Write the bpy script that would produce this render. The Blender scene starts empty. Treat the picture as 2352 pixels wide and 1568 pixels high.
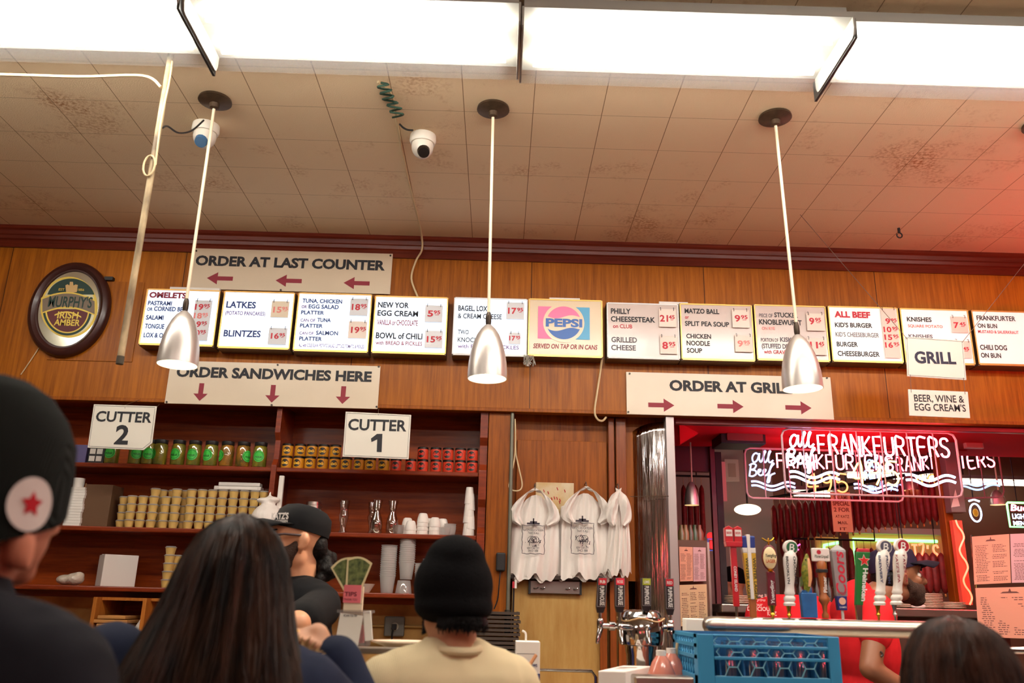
import bpy, bmesh, math, random
from mathutils import Vector, Matrix
random.seed(7)
S = bpy.context.scene
COL = S.collection
PI = math.pi

# ---------------------------------------------------------------- camera
YAW, PIT, ROL, FPX, EYE = 0.0106, 0.3006, 0.0242, 1943.0, 1.5
_fw = Vector((math.sin(YAW)*math.cos(PIT), math.cos(YAW)*math.cos(PIT), math.sin(PIT)))
_r0 = Vector((math.cos(YAW), -math.sin(YAW), 0)); _u0 = _r0.cross(_fw)
_rt = math.cos(ROL)*_r0 + math.sin(ROL)*_u0
_up = -math.sin(ROL)*_r0 + math.cos(ROL)*_u0
cam = bpy.data.cameras.new('camera'); camo = bpy.data.objects.new('camera', cam); COL.objects.link(camo)
cam.sensor_width = 36; cam.lens = 36*FPX/2352; cam.clip_start = 0.05; cam.clip_end = 60
M3 = Matrix((_rt, _up, -_fw)).transposed()
camo.matrix_world = Matrix.Translation((0, 0, EYE)) @ M3.to_4x4()
cam.dof.use_dof = True; cam.dof.focus_distance = 4.75; cam.dof.aperture_fstop = 3.2
S.camera = camo

# ---------------------------------------------------------------- view, world, light levels
S.view_settings.view_transform = 'Standard'; S.view_settings.look = 'None'
S.view_settings.gamma = 1; S.view_settings.use_curve_mapping = False
S.view_settings.exposure = -0.32
W = bpy.data.worlds.new('world'); S.world = W; W.use_nodes = True
W.node_tree.nodes['Background'].inputs[0].default_value = (0.9, 0.75, 0.6, 1)
W.node_tree.nodes['Background'].inputs[1].default_value = 0.03
TUBE = 66.0          # fluorescent tubes
NEON = 6.0           # neon tubes
BULB = 15.0           # watts of a pendant bulb

# ---------------------------------------------------------------- the picture's geometry: a pixel of the photograph and a depth give a point
def ray(x, y): return _rt*(x-1176)/FPX - _up*(y-784)/FPX + _fw
def at(x, y, Y):
    d = ray(x, y); return Vector((0, 0, EYE)) + d*(Y/d.y)
def atz(x, y, Z):
    d = ray(x, y); return Vector((0, 0, EYE)) + d*((Z-EYE)/d.z)

# ---------------------------------------------------------------- materials
def lin(c):
    return tuple((v/255/12.92 if v/255 <= .04045 else ((v/255+.055)/1.055)**2.4) for v in c) + (1,)
MATS = {}
def M(name, c, rough=.5, metal=0, em=0, emc=None, noise=0, nscale=8, bump=0, bscale=200, coat=0, trans=0, stretch=(1, 1, 1), c2=None, spec=None):
    if name in MATS: return MATS[name]
    m = bpy.data.materials.new(name); m.use_nodes = True; MATS[name] = m
    nt = m.node_tree; b = nt.nodes['Principled BSDF']
    col = lin(c)
    b.inputs['Base Color'].default_value = col
    b.inputs['Roughness'].default_value = rough; b.inputs['Metallic'].default_value = metal
    b.inputs['Coat Weight'].default_value = coat; b.inputs['Coat Roughness'].default_value = .15
    if spec is not None: b.inputs['Specular IOR Level'].default_value = spec
    if em:
        b.inputs['Emission Color'].default_value = lin(emc or c); b.inputs['Emission Strength'].default_value = em
    if trans: b.inputs['Transmission Weight'].default_value = trans
    if noise or bump:
        tc = nt.nodes.new('ShaderNodeTexCoord'); mp = nt.nodes.new('ShaderNodeMapping')
        mp.inputs['Scale'].default_value = stretch
        nt.links.new(tc.outputs['Object'], mp.inputs['Vector'])
    if noise:
        n = nt.nodes.new('ShaderNodeTexNoise'); n.inputs['Scale'].default_value = nscale; n.inputs['Detail'].default_value = 5
        nt.links.new(mp.outputs[0], n.inputs['Vector'])
        r = nt.nodes.new('ShaderNodeValToRGB')
        d = lin(c2) if c2 else tuple(v*(1-noise) for v in col[:3]) + (1,)
        r.color_ramp.elements[0].color = d; r.color_ramp.elements[0].position = .35
        r.color_ramp.elements[1].color = col; r.color_ramp.elements[1].position = .65
        nt.links.new(n.outputs['Fac'], r.inputs['Fac']); nt.links.new(r.outputs['Color'], b.inputs['Base Color'])
    if bump:
        n2 = nt.nodes.new('ShaderNodeTexNoise'); n2.inputs['Scale'].default_value = bscale; n2.inputs['Detail'].default_value = 3
        nt.links.new(mp.outputs[0], n2.inputs['Vector'])
        bp = nt.nodes.new('ShaderNodeBump'); bp.inputs['Strength'].default_value = bump; bp.inputs['Distance'].default_value = .01
        nt.links.new(n2.outputs['Fac'], bp.inputs['Height']); nt.links.new(bp.outputs[0], b.inputs['Normal'])
    return m
def glassy(name, c, fac=.12, rough=.02, diff=0.0):
    """thin clear ware: mostly see-through, a little gloss, optionally a little milky"""
    if name in MATS: return MATS[name]
    m = bpy.data.materials.new(name); m.use_nodes = True; MATS[name] = m
    nt = m.node_tree; nt.nodes.remove(nt.nodes['Principled BSDF']); out = nt.nodes['Material Output']
    t = nt.nodes.new('ShaderNodeBsdfTransparent'); t.inputs[0].default_value = lin(c)
    g = nt.nodes.new('ShaderNodeBsdfGlossy'); g.inputs['Roughness'].default_value = rough
    d = nt.nodes.new('ShaderNodeBsdfTranslucent'); d.inputs[0].default_value = (.9, .88, .86, 1)
    d2 = nt.nodes.new('ShaderNodeBsdfDiffuse'); d2.inputs[0].default_value = (.9, .88, .86, 1)
    md = nt.nodes.new('ShaderNodeMixShader'); md.inputs[0].default_value = .5
    nt.links.new(d.outputs[0], md.inputs[1]); nt.links.new(d2.outputs[0], md.inputs[2])
    a = nt.nodes.new('ShaderNodeMixShader'); a.inputs[0].default_value = diff
    nt.links.new(t.outputs[0], a.inputs[1]); nt.links.new(md.outputs[0], a.inputs[2])
    x = nt.nodes.new('ShaderNodeMixShader'); x.inputs[0].default_value = fac
    nt.links.new(a.outputs[0], x.inputs[1]); nt.links.new(g.outputs[0], x.inputs[2])
    nt.links.new(x.outputs[0], out.inputs['Surface'])
    return m
def wood(name, c, c2, rough=.35, seam=0, coat=.25, gs=(9, 9, .45), seamx=0):
    """varnished veneer with upright grain; seam > 0 draws panel joints every seam metres"""
    if name in MATS: return MATS[name]
    m = bpy.data.materials.new(name); m.use_nodes = True; MATS[name] = m
    nt = m.node_tree; L = nt.links.new; b = nt.nodes['Principled BSDF']
    b.inputs['Roughness'].default_value = rough; b.inputs['Coat Weight'].default_value = coat; b.inputs['Coat Roughness'].default_value = .22; b.inputs['Specular IOR Level'].default_value = .18
    tc = nt.nodes.new('ShaderNodeTexCoord'); mp = nt.nodes.new('ShaderNodeMapping'); mp.inputs['Scale'].default_value = gs
    L(tc.outputs['Object'], mp.inputs[0])
    n = nt.nodes.new('ShaderNodeTexNoise'); n.inputs['Scale'].default_value = 6; n.inputs['Detail'].default_value = 9; n.inputs['Roughness'].default_value = .68
    L(mp.outputs[0], n.inputs['Vector'])
    n2 = nt.nodes.new('ShaderNodeTexNoise'); n2.inputs['Scale'].default_value = .9; n2.inputs['Detail'].default_value = 2
    L(tc.outputs['Object'], n2.inputs['Vector'])
    ad = nt.nodes.new('ShaderNodeMath'); ad.operation = 'MULTIPLY_ADD'; ad.inputs[1].default_value = .55; L(n2.outputs['Fac'], ad.inputs[0]); L(n.outputs['Fac'], ad.inputs[2])
    r = nt.nodes.new('ShaderNodeValToRGB'); e = r.color_ramp.elements
    e[0].position = .55; e[0].color = lin(c2); e[1].position = 1.0; e[1].color = lin(c)
    L(ad.outputs[0], r.inputs['Fac']); col = r.outputs['Color']
    if seam:
        sp = nt.nodes.new('ShaderNodeSeparateXYZ'); L(tc.outputs['Object'], sp.inputs[0])
        a1 = nt.nodes.new('ShaderNodeMath'); a1.operation = 'ADD'; a1.inputs[1].default_value = 100*seam-seamx; L(sp.outputs[0], a1.inputs[0])
        md = nt.nodes.new('ShaderNodeMath'); md.operation = 'MODULO'; md.inputs[1].default_value = seam; L(a1.outputs[0], md.inputs[0])
        lt = nt.nodes.new('ShaderNodeMath'); lt.operation = 'LESS_THAN'; lt.inputs[1].default_value = .005; L(md.outputs[0], lt.inputs[0])
        mx = nt.nodes.new('ShaderNodeMix'); mx.data_type = 'RGBA'; L(lt.outputs[0], mx.inputs[0]); L(col, mx.inputs[6])
        mx.inputs[7].default_value = tuple(v*.3 for v in lin(c2)[:3]) + (1,); col = mx.outputs[2]
    L(col, b.inputs['Base Color'])
    return m

# ---------------------------------------------------------------- mesh builder
def frame(d):
    d = d.normalized(); a = Vector((0, 0, 1)) if abs(d.z) < .9 else Vector((1, 0, 0))
    x = d.cross(a).normalized(); return x, d.cross(x).normalized()
class MB:
    def __init__(s): s.v = []; s.f = []
    def add(s, vs, fs):
        o = len(s.v); s.v += [Vector(p) for p in vs]; s.f += [tuple(i+o for i in f) for f in fs]; return s
    def box(s, x0, x1, y0, y1, z0, z1, R=None, c=None):
        vs = [Vector((x, y, z)) for z in (z0, z1) for y in (y0, y1) for x in (x0, x1)]
        if R is not None:
            c = Vector(c) if c is not None else Vector((0, 0, 0)); vs = [R @ p + c for p in vs]
        return s.add(vs, [(0, 2, 3, 1), (4, 5, 7, 6), (0, 1, 5, 4), (2, 6, 7, 3), (0, 4, 6, 2), (1, 3, 7, 5)])
    def ring_loft(s, rings, cap=True):
        n = len(rings[0]); vs = [p for r in rings for p in r]; fs = []
        for i in range(len(rings)-1):
            for k in range(n):
                a = i*n+k; b = i*n+(k+1) % n; fs.append((a, b, b+n, a+n))
        if cap: fs.append(tuple(range(n))[::-1]); fs.append(tuple(range((len(rings)-1)*n, len(rings)*n)))
        return s.add(vs, fs)
    def cyl(s, p0, p1, r0, r1=None, n=16, cap=True):
        p0 = Vector(p0); p1 = Vector(p1); r1 = r0 if r1 is None else r1; x, y = frame(p1-p0)
        R = [[p + r*(math.cos(2*PI*k/n)*x + math.sin(2*PI*k/n)*y) for k in range(n)] for p, r in ((p0, r0), (p1, r1))]
        return s.ring_loft(R, cap)
    def lathe(s, prof, c=(0, 0, 0), n=24, cap=True, R=None):
        c = Vector(c); rings = []
        for r, z in prof:
            ring = [Vector((r*math.cos(2*PI*k/n), r*math.sin(2*PI*k/n), z)) for k in range(n)]
            if R is not None: ring = [R @ p for p in ring]
            rings.append([p + c for p in ring])
        return s.ring_loft(rings, cap)
    def tube(s, path, r, n=8, closed=False):
        P = [Vector(p) for p in path]; m = len(P); rings = []; px = None
        for i in range(m):
            d = (P[(i+1) % m]-P[i-1]) if closed else (P[min(i+1, m-1)]-P[max(i-1, 0)])
            if d.length < 1e-9: d = Vector((0, 0, 1))
            d.normalize()
            if px is None: x, _ = frame(d)
            else:
                x = px - d*px.dot(d)
                x = x.normalized() if x.length > 1e-6 else frame(d)[0]
            px = x; y = d.cross(x); rr = r[i] if isinstance(r, (list, tuple)) else r
            rings.append([P[i] + rr*(math.cos(2*PI*k/n)*x + math.sin(2*PI*k/n)*y) for k in range(n)])
        if closed: rings.append(rings[0]); return s.ring_loft(rings, False)
        return s.ring_loft(rings)
    def ell(s, c, rad, R=None, nu=20, nv=12):
        c = Vector(c); rings = []
        for j in range(nv+1):
            t = PI*j/nv; t = min(max(t, .02), PI-.02)
            ring = [Vector((rad[0]*math.sin(t)*math.cos(2*PI*k/nu), rad[1]*math.sin(t)*math.sin(2*PI*k/nu), -rad[2]*math.cos(t))) for k in range(nu)]
            rings.append([(R @ p if R is not None else p) + c for p in ring])
        return s.ring_loft(rings)
    def caps(s, p0, p1, r0, r1, n=16):
        """closed capsule with two end radii"""
        p0 = Vector(p0); p1 = Vector(p1); d = (p1-p0); L = d.length; d = d/L if L > 1e-6 else Vector((0, 0, 1)); x, y = frame(d); rings = []
        for t in (-.98, -.8, -.45, 0):
            rings.append((p0 + d*r0*t, r0*math.sqrt(1-t*t)))
        for t in (0, .45, .8, .98):
            rings.append((p1 + d*r1*t, r1*math.sqrt(1-t*t)))
        return s.ring_loft([[c + r*(math.cos(2*PI*k/n)*x + math.sin(2*PI*k/n)*y) for k in range(n)] for c, r in rings])
    def prism(s, poly, y0, y1):
        """outline in x, z given depth y0..y1"""
        n = len(poly); vs = [(x, y0, z) for x, z in poly] + [(x, y1, z) for x, z in poly]
        fs = [tuple(range(n)), tuple(range(n, 2*n))[::-1]] + [(i, i+n, (i+1) % n + n, (i+1) % n) for i in range(n)]
        return s.add(vs, fs)
    def poly(s, pts): return s.add(pts, [tuple(range(len(pts)))])
    def grid(s, rows):
        m = len(rows[0]); return s.add([p for r in rows for p in r], [(i*m+k, i*m+k+1, (i+1)*m+k+1, (i+1)*m+k) for i in range(len(rows)-1) for k in range(m-1)])
    def xf(s, mat):
        s.v = [mat @ p for p in s.v]; return s
    def build(s, name, mat, parent=None, smooth=False, bevel=0, fix=True):
        return mesh_obj(name, s.v, s.f, mat, parent, smooth, bevel, fix)
def wloc(o):
    v = Vector((0, 0, 0))
    while o: v += o.location; o = o.parent
    return v
def mesh_obj(name, v, f, mat, parent=None, smooth=False, bevel=0, fix=True):
    me = bpy.data.meshes.new(name)
    if parent: L = wloc(parent)
    else:
        xs = [p[0] for p in v]; ys = [p[1] for p in v]; L = Vector(((min(xs)+max(xs))/2, (min(ys)+max(ys))/2, min(p[2] for p in v)))
    me.from_pydata([tuple(Vector(p)-L) for p in v], [], f); me.update()
    if fix:
        bm = bmesh.new(); bm.from_mesh(me); bmesh.ops.recalc_face_normals(bm, faces=bm.faces); bm.to_mesh(me); bm.free()
    if mat: me.materials.append(mat)
    if smooth:
        me.polygons.foreach_set('use_smooth', [True]*len(me.polygons)); me.set_sharp_from_angle(angle=math.radians(42))
    o = bpy.data.objects.new(name, me); COL.objects.link(o)
    if parent: o.parent = parent
    else: o.location = L
    if bevel:
        b = o.modifiers.new('bevel', 'BEVEL'); b.width = bevel; b.segments = 2; b.limit_method = 'ANGLE'
    return o
def tag(o, label=None, cat=None, group=None, kind=None):
    if label: o['label'] = label
    if cat: o['category'] = cat
    if group: o['group'] = group
    if kind: o['kind'] = kind
    return o
def struct(o, label=None): 
    o['kind'] = 'structure'
    return tag(o, label)
def thing(name, label, cat, loc, group=None, rz=0):
    o = bpy.data.objects.new(name, None); COL.objects.link(o); o.location = loc; o.rotation_euler = (0, 0, rz); o.empty_display_size = .05
    return tag(o, label, cat, group)
def copy_tree(o, parent=None):
    c = o.copy(); COL.objects.link(c); c.parent = parent
    for ch in list(o.children): copy_tree(ch, c)
    return c
class Proto:
    """first call places the thing itself, later calls place copies"""
    def __init__(s, o): s.o = o; s.used = False
    def put(s, loc, label, group=None, rz=0, sc=1):
        o = copy_tree(s.o) if s.used else s.o
        s.used = True; o.location = loc; o.rotation_euler = (0, 0, rz); o.scale = (sc, sc, sc) if not isinstance(sc, tuple) else sc
        return tag(o, label, None, group)
ORD = 'first second third fourth fifth sixth seventh eighth ninth tenth eleventh twelfth thirteenth fourteenth fifteenth sixteenth seventeenth eighteenth nineteenth twentieth'.split()
def nth(i): return ORD[i] if i < 20 else 'twenty-' + ORD[i-20] if i < 29 else 'thirtieth' if i == 29 else 'thirty-' + ORD[i-30]

# ---------------------------------------------------------------- lettering (built-in font turned into meshes)
_TC = {}
def glyphs(s, bold):
    k = (s, bold)
    if k not in _TC:
        c = bpy.data.curves.new('lettering', 'FONT'); c.body = s; c.size = 1; c.offset = bold; c.resolution_u = 3
        o = bpy.data.objects.new('lettering', c); COL.objects.link(o)
        dg = bpy.context.evaluated_depsgraph_get(); me = bpy.data.meshes.new_from_object(o.evaluated_get(dg))
        v = [tuple(p.co) for p in me.vertices]; f = [tuple(p.vertices) for p in me.polygons]
        bpy.data.objects.remove(o); bpy.data.curves.remove(c); bpy.data.meshes.remove(me)
        xs = [p[0] for p in v] or [0, 1]
        _TC[k] = (v, f, min(xs), max(xs))
    return _TC[k]
CAP = None
def capheight():
    global CAP
    if CAP is None: CAP = max(p[1] for p in glyphs('H', 0)[0])
    return CAP
class Letters:
    def __init__(s): s.mb = MB()
    def put(s, text, o, ex, ez, width, height, bold=0, shear=0):
        """text from point o along ex (width metres), capitals height metres along ez"""
        v, f, a, b = glyphs(text, bold); k = width/(b-a); h = height/capheight()
        s.mb.add([o + ex*((p[0]-a)*k + shear*p[1]*h) + ez*(p[1]*h) for p in v], f); return s
    def px(s, text, x0, y0, x1, y1, h, Y, bold=0, shear=0):
        A = at(x0, y0, Y); B = at(x1, y1, Y); C = at(x0, y0-h, Y)
        o = Vector((A.x, Y, (A.z+B.z)/2)); return s.put(text, o, Vector((1, 0, 0)), Vector((0, 0, 1)), B.x-A.x, C.z-A.z, bold, shear)
    def build(s, mat, parent, name='lettering'): return s.mb.build(name, mat, parent, fix=False)
X_, Z_ = Vector((1, 0, 0)), Vector((0, 0, 1))
def smoothpath(pts, n=6):
    P = [Vector(p) for p in pts]; out = []
    for i in range(len(P)-1):
        a = P[max(i-1, 0)]; b = P[i]; c = P[i+1]; d = P[min(i+2, len(P)-1)]
        for k in range(n):
            t = k/n; out.append(.5*((2*b)+(c-a)*t+(2*a-5*b+4*c-d)*t*t+(3*b-a-3*c+d)*t**3))
    return out + [P[-1]]

# ---------------------------------------------------------------- palette
WOOD = wood('orange_veneer', (176, 102, 16), (120, 60, 5), rough=.42, coat=.04, seam=1.06, seamx=.62)
WOODR = wood('red_brown_wood', (142, 56, 22), (100, 33, 11), rough=.4, gs=(1.2, 9, 9))
WOODD = wood('dark_red_wood', (154, 66, 16), (110, 40, 8), rough=.35, gs=(.6, 9, 9))
WOODP = wood('pillar_veneer', (164, 90, 16), (110, 52, 6), rough=.45, coat=.04)
CROWN = wood('mahogany_trim', (112, 40, 20), (76, 22, 10), rough=.35, coat=.12, gs=(.5, 9, 9))
PLY = wood('pale_plywood', (196, 160, 96), (172, 128, 68), rough=.5, coat=.05, gs=(4, 4, .6))
WHITE = M('white_paint', (228, 222, 214), .5)
PAPER = M('white_paper', (232, 228, 220), .8)
SIGNC = M('cream_sign', (214, 196, 170), .3, noise=.06, nscale=3, coat=.2)
SIGNW = M('white_sign_board', (226, 220, 206), .4, coat=.15)
BLACK = M('black_print', (22, 22, 30), .6)
NAVY = M('navy_print', (24, 44, 108), .6)
MAROON = M('maroon_print', (138, 26, 46), .6)
REDP = M('red_print', (190, 34, 52), .6)
PINKP = M('faded_red_print', (226, 128, 122), .6)
PURP = M('purple_print', (110, 60, 120), .6)
GREYP = M('grey_print', (96, 92, 100), .6)
WHITEP = M('white_print', (236, 232, 226), .6)
BRASS = M('brass_edge', (205, 160, 90), .35, .8)
STEEL = M('brushed_steel', (190, 184, 176), .28, 1, bump=.05, bscale=40, stretch=(1, 1, 30))
CHROME = M('chrome', (186, 182, 180), .1, 1)
ALU = M('brushed_aluminium', (206, 198, 192), .38, .85)
DARK = M('black_plastic', (22, 21, 22), .5)
CORD = M('cream_cord', (206, 182, 140), .6)
GOLD = M('gold_metal', (212, 160, 56), .25, 1)
# ================================================================ the room
YF = 4.84            # face of the wood wall above the counter
YS, YB = 4.88, 5.18  # shelf fronts, shelf backs
HC = 3.65
ZF = 1.5 + 1.048*YF/4.74   # lower edge of the wood wall
def ceiling_mat():
    m = bpy.data.materials.new('stained_ceiling_tile'); m.use_nodes = True; nt = m.node_tree; L = nt.links.new; b = nt.nodes['Principled BSDF']
    b.inputs['Roughness'].default_value = .85
    tc = nt.nodes.new('ShaderNodeTexCoord'); sp = nt.nodes.new('ShaderNodeSeparateXYZ'); L(tc.outputs['Object'], sp.inputs[0])
    def line(out, off, step, w):
        a = nt.nodes.new('ShaderNodeMath'); a.operation = 'ADD'; a.inputs[1].default_value = 100*step-off; L(out, a.inputs[0])
        d = nt.nodes.new('ShaderNodeMath'); d.operation = 'MODULO'; d.inputs[1].default_value = step; L(a.outputs[0], d.inputs[0])
        c = nt.nodes.new('ShaderNodeMath'); c.operation = 'LESS_THAN'; c.inputs[1].default_value = w; L(d.outputs[0], c.inputs[0]); return c.outputs[0]
    lx = line(sp.outputs[0], .105, .315, .0034); ly = line(sp.outputs[1], .15, .295, .002)
    mxl = nt.nodes.new('ShaderNodeMath'); mxl.operation = 'MAXIMUM'; L(lx, mxl.inputs[0]); L(ly, mxl.inputs[1])
    n1 = nt.nodes.new('ShaderNodeTexNoise'); n1.inputs['Scale'].default_value = 1.7; n1.inputs['Detail'].default_value = 9; n1.inputs['Roughness'].default_value = .7; L(tc.outputs['Object'], n1.inputs['Vector'])
    r1 = nt.nodes.new('ShaderNodeValToRGB'); r1.color_ramp.elements[0].position = .54; r1.color_ramp.elements[0].color = (0, 0, 0, 1); r1.color_ramp.elements[1].position = .72; r1.color_ramp.elements[1].color = (1, 1, 1, 1); L(n1.outputs['Fac'], r1.inputs['Fac'])
    n3 = nt.nodes.new('ShaderNodeTexNoise'); n3.inputs['Scale'].default_value = 60; n3.inputs['Detail'].default_value = 4; L(tc.outputs['Object'], n3.inputs['Vector'])
    r3 = nt.nodes.new('ShaderNodeValToRGB'); r3.color_ramp.elements[0].position = .42; r3.color_ramp.elements[1].position = .6; L(n3.outputs['Fac'], r3.inputs['Fac'])
    mu = nt.nodes.new('ShaderNodeMath'); mu.operation = 'MULTIPLY'; L(r1.outputs['Color'], mu.inputs[0]); L(r3.outputs['Color'], mu.inputs[1])
    mx = nt.nodes.new('ShaderNodeMix'); mx.data_type = 'RGBA'; mx.inputs[6].default_value = lin((234, 208, 170)); mx.inputs[7].default_value = lin((170, 108, 58)); L(mu.outputs[0], mx.inputs[0])
    mx2 = nt.nodes.new('ShaderNodeMix'); mx2.data_type = 'RGBA'; L(mxl.outputs[0], mx2.inputs[0]); L(mx.outputs[2], mx2.inputs[6]); mx2.inputs[7].default_value = lin((140, 106, 72))
    L(mx2.outputs[2], b.inputs['Base Color'])
    bp = nt.nodes.new('ShaderNodeBump'); bp.inputs['Strength'].default_value = .35; bp.inputs['Distance'].default_value = .004
    n4 = nt.nodes.new('ShaderNodeTexNoise'); n4.inputs['Scale'].default_value = 180; L(tc.outputs['Object'], n4.inputs['Vector']); L(n4.outputs['Fac'], bp.inputs['Height']); L(bp.outputs[0], b.inputs['Normal'])
    return m
XL, XR, YN, YE = -5.2, 6.4, -5.5, 8.6
o = MB().box(XL, XR, YN, YE, HC, HC+.1).build('ceiling', ceiling_mat()); struct(o)
for p in o.data.vertices: p.co += o.location
o.location = (0, 0, 0)
FLOOR = M('terrazzo_floor', (108, 100, 90), .4, noise=.25, nscale=40)
struct(MB().box(XL, XR, YN, YE, -.1, 0).build('floor', FLOOR))
BEIGE = M('beige_wall_paint', (150, 138, 118), .7, noise=.12, nscale=2)
struct(MB().box(XL-.1, XL, YN, YE, 0, HC).build('wall_left', BEIGE))
struct(MB().box(XR, XR+.1, YN, YE, 0, HC).build('wall_right', BEIGE))
struct(MB().box(XL, XR, YN-.1, YN, 0, HC).build('wall_front', BEIGE))
struct(MB().box(XL, XR, YE, YE+.1, 0, HC).build('wall_rear', M('brown_far_wall', (88, 62, 48), .7)))
# wood wall above the counter (its upper part hangs over the shelves and the bay)
struct(MB().box(XL, XR, YF, YF+.06, ZF+.022, HC-.13).build('wall_back', WOOD))
struct(MB().box(XL, XR, YF-.008, YF+.06, ZF, ZF+.022).build('trim_1', WOODP, bevel=.003))
# crown moulding in two steps
prof = [(YF, HC-.135), (YF-.012, HC-.135), (YF-.012, HC-.088), (YF-.02, HC-.08), (YF-.024, HC-.06), (YF-.03, HC-.055), (YF-.034, HC-.03), (YF-.045, HC-.02), (YF-.045, HC), (YF, HC)]
mb = MB(); mb.ring_loft([[Vector((x, y, z)) for y, z in prof] for x in (XL, XR)]); struct(mb.build('trim_2', CROWN))
# solid wall behind the shelves, up to the bay
YELL = M('stained_yellow_wall', (196, 150, 78), .55, noise=.35, nscale=5, c2=(150, 104, 50))
struct(MB().box(XL, 1.0, YB+.02, YB+.1, 0, HC).build('wall_back_lower', YELL))
struct(MB().box(XL, 1.0, YF+.06, YB+.02, ZF+.03, ZF+.06).build('trim_3', WOODD))
# ---------------------------------------------------------------- fluorescent fixtures
def lens_mat():
    m = bpy.data.materials.new('prismatic_lens'); m.use_nodes = True; nt = m.node_tree; L = nt.links.new; nt.nodes.remove(nt.nodes['Principled BSDF'])
    t = nt.nodes.new('ShaderNodeBsdfTransparent'); t.inputs[0].default_value = (.98, .98, .97, 1)
    d = nt.nodes.new('ShaderNodeBsdfTranslucent'); d.inputs[0].default_value = (.16, .158, .152, 1)
    a = nt.nodes.new('ShaderNodeMixShader'); a.inputs[0].default_value = .10; L(t.outputs[0], a.inputs[1]); L(d.outputs[0], a.inputs[2])
    L(a.outputs[0], nt.nodes['Material Output'].inputs['Surface']); return m
LENS = lens_mat()
TUBEM = M('fluorescent_tube', (255, 255, 255), .5, em=TUBE, emc=(255, 250, 240))
HOUSE = M('white_enamel_housing', (150, 146, 138), .4)
def fixture():
    t = thing('ceiling_light', 'x', 'ceiling light', (0, 0, 0))
    MB().box(-.6, .6, -.15, .15, .1, .15).box(-.6, .6, -.19, .19, .075, .1).build('housing', HOUSE, t)
    mb = MB(); pr = [(-.192, .078), (-.192, .03), (-.18, .006), (-.165, 0), (.165, 0), (.18, .006), (.192, .03), (.192, .078)]
    mb.ring_loft([[Vector((x, y, z)) for y, z in pr] for x in (-.6, .6)], False); mb.build('diffuser', LENS, t, smooth=True)
    for y in (-.095, .095): MB().cyl((-.555, y, .048), (.555, y, .048), .019, n=12).build('tube', TUBEM, t, smooth=True)
    for x in (-.604, .604):
        MB().prism([(y, z) for y, z in pr], x-.004, x+.004).xf(Matrix.Rotation(PI/2, 4, 'Z') @ Matrix.Scale(1, 4)).build('end_plate', HOUSE, t)
    return t
fx = fixture()
# end plates were turned from the y axis to the x axis: y -> x
P_ = Proto(fx)
GR = 'four-foot fluorescent fixtures on the ceiling'
FXL = {-1.797: 'long fluorescent fixture whose end meets the dark joint by the hanging pipe', -.577: 'long fluorescent fixture between the dark joint and the lamp over the steel tap drum', .643: 'long fluorescent fixture above the cola panel, ending at the slanting dark joint', 1.863: 'long fluorescent fixture above the pink lit ceiling tiles', -3.017: 'long fluorescent fixture beyond the hanging pipe', 3.083: 'long fluorescent fixture over the beer tap tower'}
for x, lb in FXL.items(): P_.put((x, 2.75+.02*(x+.6)/1.2, 3.5), lb, GR)
for k, x in enumerate((.7, 1.95, 3.2)): P_.put((x, 1.05, 3.5), f'fluorescent fixture over the queue, {nth(k)} in its row', 'fixtures behind the queue')
for y in (-1.6,):
    for k in range(3): P_.put((-2.6+k*2.6, y, 3.5), 'fluorescent fixture in a row behind the queue', 'fixtures behind the queue')
# dark joint strips between fixtures
JM = M('dark_joint', (40, 36, 32), .6)
tag(MB().box(-1.196, -1.186, 2.545, 2.95, 3.494, 3.58).build('joint_strip', JM), 'dark joint strip between two fixtures by the hanging pipe', 'joint strip')
tag(MB().box(1.248, 1.258, 2.59, 3.0, 3.494, 3.58).build('joint_strip', JM), 'dark joint strip between two fixtures by the pink tiles', 'joint strip')

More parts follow.
